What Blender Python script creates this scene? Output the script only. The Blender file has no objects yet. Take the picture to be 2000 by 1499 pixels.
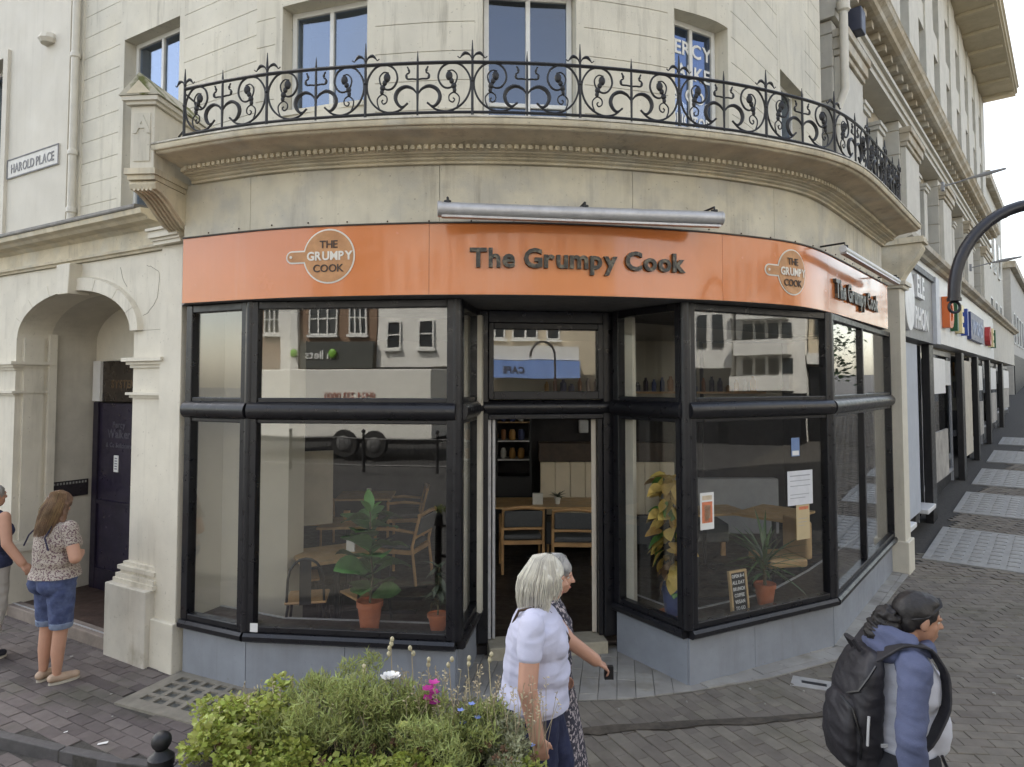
import bpy, bmesh, math, random, bisect
from mathutils import Vector, Matrix, noise
R = math.radians
rnd = random.Random(7)
scene = bpy.context.scene
COL = scene.collection

# ---------------------------------------------------------------- camera
cd = bpy.data.cameras.new('camera')
cam = bpy.data.objects.new('camera', cd); COL.objects.link(cam)
cam.location = (0, 0, 2.5)
cam.rotation_euler = (R(90 + 2.5), 0, 0)
cd.sensor_width = 36.0
cd.lens = 36.0 * 1300 / 2000
cd.shift_y = -0.0291
cd.clip_start = 0.05
cd.clip_end = 2000
scene.camera = cam

# ---------------------------------------------------------------- sky, sun, exposure
SUN_EL, SUN_AZ = 50.0, -42.0          # azimuth measured from +Y towards +X
world = bpy.data.worlds.new('World'); scene.world = world
world.use_nodes = True
wn = world.node_tree; wn.nodes.clear()
w_out = wn.nodes.new('ShaderNodeOutputWorld'); w_bg = wn.nodes.new('ShaderNodeBackground')
sky = wn.nodes.new('ShaderNodeTexSky'); sky.sky_type = 'NISHITA'; sky.sun_disc = False
sky.sun_elevation = R(SUN_EL); sky.sun_rotation = R(SUN_AZ)
sky.air_density = 1.2; sky.dust_density = 2.2; sky.ozone_density = 1.0
w_tc = wn.nodes.new('ShaderNodeTexCoord'); w_no = wn.nodes.new('ShaderNodeTexNoise')
w_no.inputs['Scale'].default_value = 1.7; w_no.inputs['Detail'].default_value = 6
w_ra = wn.nodes.new('ShaderNodeMapRange')
w_ra.inputs['From Min'].default_value = .40; w_ra.inputs['From Max'].default_value = .66
w_ra.inputs['To Min'].default_value = .35; w_ra.inputs['To Max'].default_value = .80
w_bw = wn.nodes.new('ShaderNodeRGBToBW')
w_ml = wn.nodes.new('ShaderNodeMix'); w_ml.data_type = 'RGBA'
w_cl = wn.nodes.new('ShaderNodeMix'); w_cl.data_type = 'RGBA'; w_cl.blend_type = 'MULTIPLY'; w_cl.inputs[0].default_value = 1
w_cl.inputs[7].default_value = (1.22, 1.15, 1.03, 1)
wn.links.new(w_tc.outputs['Generated'], w_no.inputs['Vector'])
wn.links.new(w_no.outputs['Fac'], w_ra.inputs['Value'])
wn.links.new(sky.outputs[0], w_bw.inputs[0])
wn.links.new(w_bw.outputs[0], w_cl.inputs[6])
wn.links.new(w_ra.outputs[0], w_ml.inputs[0])
wn.links.new(sky.outputs[0], w_ml.inputs[6]); wn.links.new(w_cl.outputs[2], w_ml.inputs[7])
wn.links.new(w_ml.outputs[2], w_bg.inputs['Color'])
w_bg.inputs['Strength'].default_value = 0.15
wn.links.new(w_bg.outputs[0], w_out.inputs['Surface'])

sd = bpy.data.lights.new('sun', 'SUN'); sun = bpy.data.objects.new('sun', sd); COL.objects.link(sun)
sd.energy = 3.2; sd.angle = R(0.6); sd.color = (1.0, .95, .86)
sun.rotation_euler = (R(90 - SUN_EL), 0, R(180 - SUN_AZ))
# the lamp points from the sun's azimuth down to the ground
sun.location = (0, 0, 30)
scene.view_settings.view_transform = 'Standard'
scene.view_settings.look = 'None'
scene.view_settings.gamma = 1.0
scene.view_settings.use_curve_mapping = False
scene.view_settings.exposure = 1.8
try:
    scene.cycles.use_denoising = True
    scene.cycles.max_bounces = 10
    scene.cycles.transparent_max_bounces = 24
    scene.cycles.sample_clamp_indirect = 6
    scene.cycles.caustics_reflective = False
    scene.cycles.caustics_refractive = False
except Exception:
    pass

# ---------------------------------------------------------------- materials
MATS = {}
def M(name, col=(.5, .5, .5), rough=.6, var=.1, scale=5.0, bump=0.0, bscale=60.0, transl=0.0, metal=0.0, spec=.5,
      streak=0.0, streak_col=(.10, .08, .05), coords='pos', island=0.0, coat=0.0, col2=None, c2scale=8.0, c2lo=.5, c2hi=.6, alpha=1.0, emis=None):
    if name in MATS: return MATS[name]
    m = bpy.data.materials.new(name); MATS[name] = m
    m.use_nodes = True
    t = m.node_tree; N = t.nodes; Lk = t.links
    b = N['Principled BSDF']
    b.inputs['Roughness'].default_value = rough
    b.inputs['Metallic'].default_value = metal
    b.inputs['Specular IOR Level'].default_value = spec
    if coat: b.inputs['Coat Weight'].default_value = coat; b.inputs['Coat Roughness'].default_value = .06
    if emis:
        b.inputs['Emission Color'].default_value = (*emis[0], 1); b.inputs['Emission Strength'].default_value = emis[1]
    if coords == 'pos':
        src = N.new('ShaderNodeNewGeometry').outputs['Position']
    else:
        src = N.new('ShaderNodeTexCoord').outputs['Object']
    cur = None
    def rgb(c):
        n = N.new('ShaderNodeRGB'); n.outputs[0].default_value = (*c, 1); return n.outputs[0]
    def mix(fac, a, b2, mode='MIX'):
        n = N.new('ShaderNodeMix'); n.data_type = 'RGBA'; n.blend_type = mode
        if isinstance(fac, float): n.inputs[0].default_value = fac
        else: Lk.new(fac, n.inputs[0])
        Lk.new(a, n.inputs[6]); Lk.new(b2, n.inputs[7]); return n.outputs[2]
    def nz(sc, detail=5.0, vec=src, rough_=.6):
        n = N.new('ShaderNodeTexNoise'); n.inputs['Scale'].default_value = sc
        n.inputs['Detail'].default_value = detail; n.inputs['Roughness'].default_value = rough_
        Lk.new(vec, n.inputs['Vector']); return n.outputs['Fac']
    def rng(v, a, b2, c, d):
        n = N.new('ShaderNodeMapRange'); n.inputs[1].default_value = a; n.inputs[2].default_value = b2
        n.inputs[3].default_value = c; n.inputs[4].default_value = d; Lk.new(v, n.inputs[0]); return n.outputs[0]
    cur = rgb(col)
    if col2 is not None:
        cur = mix(rng(nz(c2scale, 4.0), c2lo, c2hi, 0, 1), cur, rgb(col2))
    if var:
        v = rng(nz(scale, 6.0), .25, .75, 1 - var * 1.6, 1 + var)
        n = N.new('ShaderNodeHueSaturation'); Lk.new(cur, n.inputs['Color']); Lk.new(v, n.inputs['Value']); cur = n.outputs[0]
    if island:
        oi = N.new('ShaderNodeObjectInfo').outputs['Random']; gi = N.new('ShaderNodeNewGeometry').outputs['Random Per Island']
        ad = N.new('ShaderNodeMath'); ad.operation = 'ADD'; Lk.new(oi, ad.inputs[0]); Lk.new(gi, ad.inputs[1])
        fr = N.new('ShaderNodeMath'); fr.operation = 'FRACT'; Lk.new(ad.outputs[0], fr.inputs[0])
        n = N.new('ShaderNodeHueSaturation'); Lk.new(cur, n.inputs['Color'])
        Lk.new(rng(fr.outputs[0], 0, 1, 1 - island, 1 + island), n.inputs['Value'])
        Lk.new(rng(fr.outputs[0], 0, 1, .5 - island * .06, .5 + island * .06), n.inputs['Hue']); cur = n.outputs[0]
    if streak:
        mp = N.new('ShaderNodeMapping'); mp.inputs['Scale'].default_value = (9, 9, .7); Lk.new(src, mp.inputs['Vector'])
        s1 = rng(nz(1.0, 5.0, mp.outputs[0], .7), .51, .73, 0, 1)
        s2 = rng(nz(1.3, 4.0), .38, .68, 0, 1)
        mu = N.new('ShaderNodeMath'); mu.operation = 'MULTIPLY'; Lk.new(s1, mu.inputs[0]); Lk.new(s2, mu.inputs[1])
        ml = N.new('ShaderNodeMath'); ml.operation = 'MULTIPLY'; Lk.new(mu.outputs[0], ml.inputs[0]); ml.inputs[1].default_value = streak
        s3 = rng(nz(34.0, 3.0), .66, .72, 0, streak * .8)
        mx = N.new('ShaderNodeMath'); mx.operation = 'MAXIMUM'; Lk.new(ml.outputs[0], mx.inputs[0]); Lk.new(s3, mx.inputs[1])
        cur = mix(mx.outputs[0], cur, rgb(streak_col))
    Lk.new(cur, b.inputs['Base Color'])
    if rough > .12:
        Lk.new(rng(nz(scale * 2.3, 3.0), .3, .7, max(.02, rough - .1), min(1, rough + .1)), b.inputs['Roughness'])
    if bump:
        bp = N.new('ShaderNodeBump'); bp.inputs['Strength'].default_value = bump; bp.inputs['Distance'].default_value = .006
        Lk.new(nz(bscale, 5.0), bp.inputs['Height']); Lk.new(bp.outputs[0], b.inputs['Normal'])
    if transl:
        tl = N.new('ShaderNodeBsdfTranslucent'); ms = N.new('ShaderNodeMixShader'); ms.inputs[0].default_value = transl
        Lk.new(cur, tl.inputs['Color']); Lk.new(b.outputs[0], ms.inputs[1]); Lk.new(tl.outputs[0], ms.inputs[2]); Lk.new(ms.outputs[0], N['Material Output'].inputs['Surface'])
    if alpha < 1:
        b.inputs['Alpha'].default_value = alpha
    return m

def glass_mat(name, tint=(.86, .9, .9), ior=1.85, wav=.0, rough=0.0, gcol=(1, 1, 1)):
    if name in MATS: return MATS[name]
    m = bpy.data.materials.new(name); MATS[name] = m; m.use_nodes = True
    t = m.node_tree; N = t.nodes; N.clear(); Lk = t.links
    o = N.new('ShaderNodeOutputMaterial'); mx = N.new('ShaderNodeMixShader'); tr = N.new('ShaderNodeBsdfTransparent'); gl = N.new('ShaderNodeBsdfGlossy')
    fr = N.new('ShaderNodeFresnel'); bf = N.new('ShaderNodeNewGeometry'); mr = N.new('ShaderNodeMapRange'); mr.inputs[3].default_value = ior; mr.inputs[4].default_value = 1 / ior
    Lk.new(bf.outputs['Backfacing'], mr.inputs[0]); Lk.new(mr.outputs[0], fr.inputs['IOR'])
    tr.inputs['Color'].default_value = (*tint, 1); gl.inputs['Roughness'].default_value = rough; gl.inputs['Color'].default_value = (*gcol, 1)
    Lk.new(fr.outputs[0], mx.inputs[0]); Lk.new(tr.outputs[0], mx.inputs[1]); Lk.new(gl.outputs[0], mx.inputs[2]); Lk.new(mx.outputs[0], o.inputs[0])
    if wav:
        g = N.new('ShaderNodeNewGeometry'); n = N.new('ShaderNodeTexNoise'); n.inputs['Scale'].default_value = 1.6; n.inputs['Detail'].default_value = 1
        b = N.new('ShaderNodeBump'); b.inputs['Strength'].default_value = wav; b.inputs['Distance'].default_value = .02
        Lk.new(g.outputs['Position'], n.inputs['Vector']); Lk.new(n.outputs['Fac'], b.inputs['Height']); Lk.new(b.outputs[0], gl.inputs['Normal'])
    return m

# ---------------------------------------------------------------- objects
def setp(o, label=None, cat=None, group=None, kind=None):
    if label: o['label'] = label
    if cat: o['category'] = cat
    if group: o['group'] = group
    if kind: o['kind'] = kind
    return o
def thing(name, label, cat, loc=(0, 0, 0), rz=0.0, group=None):
    o = bpy.data.objects.new(name, None); COL.objects.link(o)
    o.empty_display_size = .1
    o.location = loc; o.rotation_euler = (0, 0, rz)
    return setp(o, label, cat, group)
def woff(p):
    v = Vector((0, 0, 0))
    while p is not None:
        v += p.location; p = p.parent
    return v
def copy_tree(o, parent=None):
    c = o.copy(); COL.objects.link(c); c.parent = parent
    for ch in o.children: copy_tree(ch, c)
    return c

class MB:
    def __init__(s): s.v = []; s.f = []; s.mi = []
    def add(s, vs, fs, mi=0):
        n = len(s.v); s.v += [tuple(v) for v in vs]
        for f in fs: s.f.append([i + n for i in f]); s.mi.append(mi)
    def box(s, x0, x1, y0, y1, z0, z1, mi=0):
        s.add([(x0, y0, z0), (x1, y0, z0), (x1, y1, z0), (x0, y1, z0), (x0, y0, z1), (x1, y0, z1), (x1, y1, z1), (x0, y1, z1)],
              [(0, 3, 2, 1), (4, 5, 6, 7), (0, 1, 5, 4), (1, 2, 6, 5), (2, 3, 7, 6), (3, 0, 4, 7)], mi)
    def obox(s, c, d, L, W, z0, z1, mi=0):
        """box whose plan is centred on c, long axis along d (unit 2-vector)"""
        dx, dy = d; nx, ny = -dy, dx
        P = [(c[0] + dx * a * L / 2 + nx * b * W / 2, c[1] + dy * a * L / 2 + ny * b * W / 2) for a, b in ((-1, -1), (1, -1), (1, 1), (-1, 1))]
        s.prism(P, z0, z1, mi)
    def seg(s, a, b, o0, o1, z0, z1, mi=0):
        """box along a->b in plan, from offset o0 to o1 (to the right of a->b is positive), z0..z1"""
        d = (b[0] - a[0], b[1] - a[1]); l = math.hypot(*d) or 1; n = (d[1] / l, -d[0] / l)
        s.prism([(a[0] + n[0] * o1, a[1] + n[1] * o1), (b[0] + n[0] * o1, b[1] + n[1] * o1), (b[0] + n[0] * o0, b[1] + n[1] * o0), (a[0] + n[0] * o0, a[1] + n[1] * o0)], z0, z1, mi)
    def prism(s, P, z0, z1, mi=0):
        n = len(P)
        s.add([(x, y, z0) for x, y in P] + [(x, y, z1) for x, y in P],
              [tuple(range(n))[::-1], tuple(range(n, 2 * n))] + [(i, (i + 1) % n, n + (i + 1) % n, n + i) for i in range(n)], mi)
    def tube(s, pts, r, n=8, cap=True, mi=0, flat=None):
        pts = [Vector(p) for p in pts]; k = len(pts)
        rs = r if isinstance(r, (list, tuple)) else [r] * k
        vs = []; up = None
        for i, p in enumerate(pts):
            t = (pts[min(i + 1, k - 1)] - pts[max(i - 1, 0)])
            t = t.normalized() if t.length > 1e-9 else Vector((0, 0, 1))
            if up is None:
                a = Vector((0, 0, 1)) if abs(t.z) < .9 else Vector((1, 0, 0)); u = t.cross(a).normalized()
            else:
                u = (up - t * up.dot(t)); u = u.normalized() if u.length > 1e-6 else t.orthogonal().normalized()
            up = u; w = t.cross(u)
            for j in range(n):
                an = 2 * math.pi * j / n
                vs.append(p + u * (math.cos(an) * rs[i]) + w * (math.sin(an) * rs[i]))
        fs = [(i * n + j, i * n + (j + 1) % n, (i + 1) * n + (j + 1) % n, (i + 1) * n + j) for i in range(k - 1) for j in range(n)]
        if cap: fs += [tuple(range(n))[::-1], tuple(range((k - 1) * n, k * n))]
        s.add(vs, fs, mi)
    def lathe(s, prof, c=(0, 0, 0), n=20, mi=0):
        k = len(prof); vs = []
        for r, z in prof:
            for j in range(n):
                a = 2 * math.pi * j / n; vs.append((c[0] + r * math.cos(a), c[1] + r * math.sin(a), c[2] + z))
        fs = [(i * n + j, i * n + (j + 1) % n, (i + 1) * n + (j + 1) % n, (i + 1) * n + j) for i in range(k - 1) for j in range(n)]
        fs += [tuple(range(n))[::-1], tuple(range((k - 1) * n, k * n))]
        s.add(vs, fs, mi)
    def ball(s, c, r, nu=12, nv=8, mi=0, rot=None):
        if not isinstance(r, (list, tuple)): r = (r, r, r)
        vs = []
        for i in range(1, nv):
            th = math.pi * i / nv
            for j in range(nu):
                ph = 2 * math.pi * j / nu
                v = Vector((r[0] * math.sin(th) * math.cos(ph), r[1] * math.sin(th) * math.sin(ph), r[2] * math.cos(th)))
                if rot: v = rot @ v
                vs.append(v + Vector(c))
        tp = Vector((0, 0, r[2])); bt = Vector((0, 0, -r[2]))
        if rot: tp = rot @ tp; bt = rot @ bt
        vs += [tp + Vector(c), bt + Vector(c)]
        a = (nv - 1) * nu; b = a + 1; fs = []
        for i in range(nv - 2):
            for j in range(nu):
                fs.append((i * nu + j, (i + 1) * nu + j, (i + 1) * nu + (j + 1) % nu, i * nu + (j + 1) % nu))
        for j in range(nu):
            fs.append((a, j, (j + 1) % nu)); fs.append((b, (nv - 2) * nu + (j + 1) % nu, (nv - 2) * nu + j))
        s.add(vs, fs, mi)
    def sweep(s, prof, path, closed=True, caps=True, mi=0):
        """prof: closed list of (d, z); path: list of (x, y, nx, ny) with n the outward direction"""
        k = len(prof); vs = []
        for x, y, nx, ny in path:
            vs += [(x + nx * d, y + ny * d, z) for d, z in prof]
        fs = []
        for i in range(len(path) - 1):
            for j in range(k if closed else k - 1):
                j2 = (j + 1) % k
                fs.append((i * k + j, (i + 1) * k + j, (i + 1) * k + j2, i * k + j2))
        if caps and closed:
            fs += [tuple(range(k)), tuple(range((len(path) - 1) * k, len(path) * k))[::-1]]
        s.add(vs, fs, mi)
    def xform(s, mat, i0=0):
        s.v[i0:] = [tuple(mat @ Vector(v)) for v in s.v[i0:]]
    def mesh(s, name, mats, off=Vector((0, 0, 0)), smooth=False, ang=38):
        me = bpy.data.meshes.new(name)
        me.from_pydata([(v[0] - off.x, v[1] - off.y, v[2] - off.z) for v in s.v], [], s.f)
        for m in (mats if isinstance(mats, (list, tuple)) else [mats]): me.materials.append(m)
        if max(s.mi, default=0): me.polygons.foreach_set('material_index', s.mi)
        bm = bmesh.new(); bm.from_mesh(me); bmesh.ops.recalc_face_normals(bm, faces=bm.faces); bm.to_mesh(me); bm.free()
        if smooth:
            me.polygons.foreach_set('use_smooth', [True] * len(me.polygons)); me.set_sharp_from_angle(angle=R(ang))
        me.update(); return me
    def build(s, name, mats, parent=None, smooth=False, ang=38, label=None, cat=None, group=None, kind=None, bevel=0.0, local=False, loc=None):
        off = Vector((0, 0, 0)) if (local or parent is None) else woff(parent)
        if loc is not None: off = off + (Vector(loc) - off if not local else Vector((0, 0, 0)))
        me = s.mesh(name, mats, off, smooth, ang)
        o = bpy.data.objects.new(name, me); COL.objects.link(o); o.parent = parent
        if loc is not None: o.location = Vector(loc) - (woff(parent) if parent is not None else Vector((0, 0, 0)))
        setp(o, label, cat, group, kind)
        if bevel:
            b = o.modifiers.new('bevel', 'BEVEL'); b.width = bevel; b.segments = 2; b.limit_method = 'ANGLE'; b.angle_limit = R(40)
        return o

def place(me, name, parent, loc, rz=0.0, mat4=None):
    o = bpy.data.objects.new(name, me); COL.objects.link(o); o.parent = parent
    l = Vector(loc) - (woff(parent) if parent is not None else Vector((0, 0, 0)))
    if mat4 is not None: o.matrix_local = Matrix.Translation(l) @ mat4
    else: o.location = l; o.rotation_euler = (0, 0, rz)
    return o

# lettering: every glyph becomes a mesh of its own
def glyphs(text, size, depth=.004, bold=0.0, spacing=1.0, sx=1.0, align='CENTER'):
    """list of (mesh vertices, faces, x-centre, width) in the plane x right, z up, y = thickness (towards -y is the front)"""
    out = []; xs = 0.0
    def conv(ch):
        cu = bpy.data.curves.new('glyph', 'FONT'); cu.body = ch; cu.size = size; cu.extrude = depth / 2; cu.offset = bold; cu.resolution_u = 3
        ob = bpy.data.objects.new('glyph', cu); COL.objects.link(ob)
        dg = bpy.context.evaluated_depsgraph_get(); dg.update()
        me = bpy.data.meshes.new_from_object(ob.evaluated_get(dg))
        vs = [tuple(v.co) for v in me.vertices]; fs = [tuple(p.vertices) for p in me.polygons]
        bpy.data.objects.remove(ob); bpy.data.curves.remove(cu); bpy.data.meshes.remove(me)
        return vs, fs
    for ch in text:
        if ch == ' ': xs += size * .26 * sx * spacing; continue
        vs, fs = conv(ch)
        if not vs: continue
        lo = min(v[0] for v in vs); hi = max(v[0] for v in vs)
        w = (hi - lo) * sx
        V = [((v[0] - lo) * sx - w / 2, v[2], v[1]) for v in vs]   # y = depth
        out.append((V, fs, xs + w / 2, w)); xs += w + size * .075 * spacing
    tot = xs - size * .075 * spacing
    sh = -tot / 2 if align == 'CENTER' else 0
    return [(V, f, x + sh, w) for V, f, x, w in out], tot

def letters_flat(text, parent, mat, origin, right, out, size, depth=.004, bold=0.0, spacing=1.0, sx=1.0, name='letter', slant=(0, 0, 1), join=False, align='CENTER'):
    """letters on a flat face: origin = base centre, right and out = unit vectors, up = slant"""
    g, tot = glyphs(text, size, depth, bold, spacing, sx, align)
    r = Vector(right); u = Vector(slant); o = Vector(out); org = Vector(origin)
    if join: mb = MB()
    for V, f, x, w in g:
        if not join: mb = MB()
        mb.add([org + r * (x + v[0]) + u * v[2] + o * (v[1]) for v in V], f)
        if not join: mb.build(name, mat, parent)
    if join: return mb.build(name, mat, parent)
# ---------------------------------------------------------------- the plan of the corner
_CP = [(-2.84, 5.69), (-2.075, 5.385), (-1.467, 5.23), (-.435, 5.11), (.527, 5.18), (1.357, 5.37), (1.914, 5.565), (2.65, 5.96), (3.456, 6.86), (4.15, 7.69), (5.02, 8.73)]
def _crom(P, n=24):
    Q = [tuple(2 * P[0][i] - P[1][i] for i in (0, 1))] + P + [tuple(2 * P[-1][i] - P[-2][i] for i in (0, 1))]
    out = []
    for k in range(1, len(Q) - 2):
        a, b, c, d = Q[k - 1:k + 3]
        for j in range(n):
            t = j / n
            out.append(tuple(.5 * (2 * b[i] + (c[i] - a[i]) * t + (2 * a[i] - 5 * b[i] + 4 * c[i] - d[i]) * t * t + (-a[i] + 3 * b[i] - 3 * c[i] + d[i]) * t ** 3) for i in (0, 1)))
    out.append(P[-1]); return out
_pts = _crom(_CP)
for _ in range(60):
    _pts = [_pts[0]] + [tuple(.25 * _pts[i - 1][k] + .5 * _pts[i][k] + .25 * _pts[i + 1][k] for k in (0, 1)) for i in range(1, len(_pts) - 1)] + [_pts[-1]]
_SL = [0]
for _a, _b in zip(_pts, _pts[1:]): _SL.append(_SL[-1] + math.dist(_a, _b))
ST = _SL[-1]
def FP(s, d=0.0):
    """point on the shopfront curve at arc length s, d metres proud of it -> x, y, heading"""
    if s < 0: i = 0
    elif s >= ST: i = len(_pts) - 2
    else: i = min(bisect.bisect_right(_SL, s) - 1, len(_pts) - 2)
    a, b = _pts[i], _pts[i + 1]; L = _SL[i + 1] - _SL[i]; t = (s - _SL[i]) / L
    def hd(j):
        j = max(0, min(len(_pts) - 2, j)); return math.atan2(_pts[j + 1][1] - _pts[j][1], _pts[j + 1][0] - _pts[j][0])
    tt = max(0, min(1, t)); h = (hd(i - 1) + hd(i)) / 2 * (1 - tt) + (hd(i) + hd(i + 1)) / 2 * tt
    return (a[0] + (b[0] - a[0]) * t + math.sin(h) * d, a[1] + (b[1] - a[1]) * t - math.cos(h) * d, h)
def FPATH(s0, s1, d=0.0, step=.12):
    n = max(1, int(math.ceil((s1 - s0) / step))); out = []
    for i in range(n + 1):
        x, y, h = FP(s0 + (s1 - s0) * i / n, d); out.append((x, y, math.sin(h), -math.cos(h)))
    return out
# left street wall: P0 + s*DL, inwards NL.   right street wall: R0 + s*DR, inwards NR
P0 = (-2.894, 5.903); DL = (-.8668, .4986); NL = (.4986, .8668)
R0 = (5.323, 9.104); DR = (.6443, .7648); NR = (-.7648, .6443)
def LP(s, b=0.0): return (P0[0] + DL[0] * s + NL[0] * b, P0[1] + DL[1] * s + NL[1] * b)
def RP(s, b=0.0): return (R0[0] + DR[0] * s + NR[0] * b, R0[1] + DR[1] * s + NR[1] * b)
def LPATH(s0, s1, b=0.0):
    # runs from the larger s to the smaller one, so that it reads left to right
    a = LP(s0, b); c = LP(s1, b); return [(a[0], a[1], -NL[0], -NL[1]), (c[0], c[1], -NL[0], -NL[1])]
def RPATH(s0, s1, b=0.0):
    a = RP(s0, b); c = RP(s1, b); return [(a[0], a[1], -NR[0], -NR[1]), (c[0], c[1], -NR[0], -NR[1])]

# ---------------------------------------------------------------- palette
CREAM = M('cream_render', (.66, .62, .51), .75, .08, 2.0, .25, 90, streak=.58, col2=(.61, .58, .49), c2scale=.9, c2lo=.42, c2hi=.62)
CREAM2 = M('cream_paint', (.66, .62, .52), .6, .07, 3, .15, 70, streak=.42)
FRIEZE = M('weathered_render', (.68, .635, .51), .8, .12, 2.0, .35, 70, streak=.6, streak_col=(.15, .11, .06), col2=(.57, .545, .47), c2scale=2.6, c2lo=.44, c2hi=.6)
CORN = M('weathered_cornice', (.68, .61, .46), .85, .16, 4, .4, 60, streak=.55, streak_col=(.10, .07, .04), col2=(.64, .60, .49), c2scale=3, c2lo=.5, c2hi=.66)
LEAD = M('lead_flashing', (.20, .19, .17), .7, .25, 9, .3, 50)
BLACKP = M('black_gloss_paint', (.010, .010, .013), .34, .2, 6, .0, 40, spec=.5, streak=.04, streak_col=(.12, .11, .10))
SILLB = M('black_sill_paint', (.014, .014, .017), .34, .2, 8, .0, 40)
IRON = M('black_iron', (.012, .012, .014), .5, .2, 20, .2, 90)
ORANGE = M('orange_acrylic', (.67, .21, .058), .18, .05, 1.6, 0, spec=.5, coat=.5, streak=.22, streak_col=(.70, .36, .2))
GLASSGR = glass_mat('upper_glass_grey_reflection', (.5, .55, .6), 3.0, .12, gcol=(.40, .46, .58))  # grey of the reflection is put into the pane's glossy tint
GLASSDB = glass_mat('upper_glass_deep_reflection', (.5, .55, .6), 3.0, .12, gcol=(.42, .54, .86))  # reflection made darker and bluer by the glossy tint
WHITEP = M('white_paint', (.74, .74, .72), .45, .05, 6)
GREYPL = M('grey_plinth_paint', (.27, .29, .325), .6, .12, 3, .1, 60, streak=.4, streak_col=(.14, .13, .12))
GLASS = glass_mat('shop_glass', (.985, .99, .985), 1.72, .05)
GLASSUP = glass_mat('upper_glass', (.5, .55, .6), 3.0, .10, gcol=(.66, .78, 1.0))  # blue of the reflected sky strengthened through the glossy tint
WOOD = M('light_wood', (.52, .31, .14), .45, .2, 7, .1, 30, coords='obj')
WOODD = M('dark_wood', (.06, .04, .028), .5, .3, 8, .1, 30)
TERRA = M('terracotta', (.45, .14, .06), .75, .12, 12, .15, 60)
GREYF = M('grey_upholstery', (.10, .105, .11), .85, .1, 30, .2, 160)
BLACKM = M('black_metal', (.015, .015, .017), .4, .1, 10)
STEEL = M('galvanised_steel', (.55, .55, .56), .42, .12, 12, .1, 60, metal=.35, streak=.2, streak_col=(.25, .2, .14))
STONE = M('threshold_stone', (.42, .38, .29), .8, .15, 8, .3, 60)
# ---------------------------------------------------------------- ground
def road_drop(x, y):
    return -.075 if x < -1.2 else (-.075 + .075 * min(1, (x + 1.2) / 2.2))
def rise(x, y):
    """the right-hand street climbs away from the corner"""
    a = (x - R0[0]) * DR[0] + (y - R0[1]) * DR[1]
    return .056 * max(0.0, a) if a < 60 else .056 * 60
KERB = [(-9.5, 6.9), (-6.0, 5.62), (-3.616, 4.815), (-2.339, 4.45), (-1.2, 4.42), (-.3, 4.62), (.48, 4.90), (1.2, 5.0), (1.9, 5.07), (2.6, 5.17), (3.4, 5.26)]
KD = _crom(KERB, 10)
def kerb_y(x):
    for a, b in zip(KD, KD[1:]):
        if a[0] <= x <= b[0]: return a[1] + (b[1] - a[1]) * (x - a[0]) / (b[0] - a[0])
    return KD[0][1] if x < KD[0][0] else 5.26
MORTAR = M('paving_joint_sand', (.06, .055, .048), .95, .3, 30, .4, 120)
DIRT = M('gutter_dirt', (.085, .07, .053), .95, .45, 9, .6, 70)
TARMAC = M('tarmac', (.038, .037, .036), .9, .2, 10, .5, 160)
PAVEL = M('purple_brown_paver', (.125, .105, .10), .85, .16, 6, .4, 110, island=.28, col2=(.09, .085, .06), c2scale=1.2, c2lo=.5, c2hi=.7)
PAVER = M('grey_brown_paver', (.18, .158, .13), .85, .16, 6, .3, 110, island=.13, col2=(.15, .135, .10), c2scale=1.3, c2lo=.5, c2hi=.7)
SLABM = M('pale_apron_slab', (.33, .315, .285), .85, .14, 3, .3, 80, island=.09, col2=(.22, .20, .16), c2scale=2.0, c2lo=.52, c2hi=.7)
KERBM = M('dark_kerb', (.085, .08, .08), .8, .2, 9, .3, 90)

# base sheets: the road bed, and the pavement bed with its kerb face
gx = [-400, -60, -20, -12] + [-9 + .5 * i for i in range(0, 60)] + [24, 32, 45, 60, 120, 400]
gy = [-400, -60, -20, -8, -4, -2, 0, 2, 3] + [3.5 + .5 * i for i in range(0, 40)] + [26, 30, 36, 44, 56, 70, 120, 400]
mb = MB()
for j, y in enumerate(gy):
    for i, x in enumerate(gx): mb.v.append((x, y, road_drop(x, y) - .03 + rise(x, y)))
for j in range(len(gy) - 1):
    for i in range(len(gx) - 1):
        n = len(gx); mb.f.append([j * n + i, j * n + i + 1, (j + 1) * n + i + 1, (j + 1) * n + i]); mb.mi.append(0)
ground = mb.build('ground', TARMAC, kind='structure', smooth=True)
setp(ground, 'dark tarmac ground running out under the paving')
mb = MB()
gx2 = [KD[0][0] + (KD[-1][0] - KD[0][0]) * i / 60 for i in range(61)]
for x in gx2:
    y0 = kerb_y(x) + .002; top = -.009
    mb.v += [(x, y0, -.16), (x, y0, top)] + [(x, y0 + (14 - y0) * q, top) for q in (.1, .3, .6, 1.0)]
for i in range(60):
    for j in range(5): mb.f.append([i * 6 + j, (i + 1) * 6 + j, (i + 1) * 6 + j + 1, i * 6 + j + 1]); mb.mi.append(0)
bed = mb.build('pavement', MORTAR, kind='structure')
setp(bed, 'block paved pavement round the corner shop')

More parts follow.
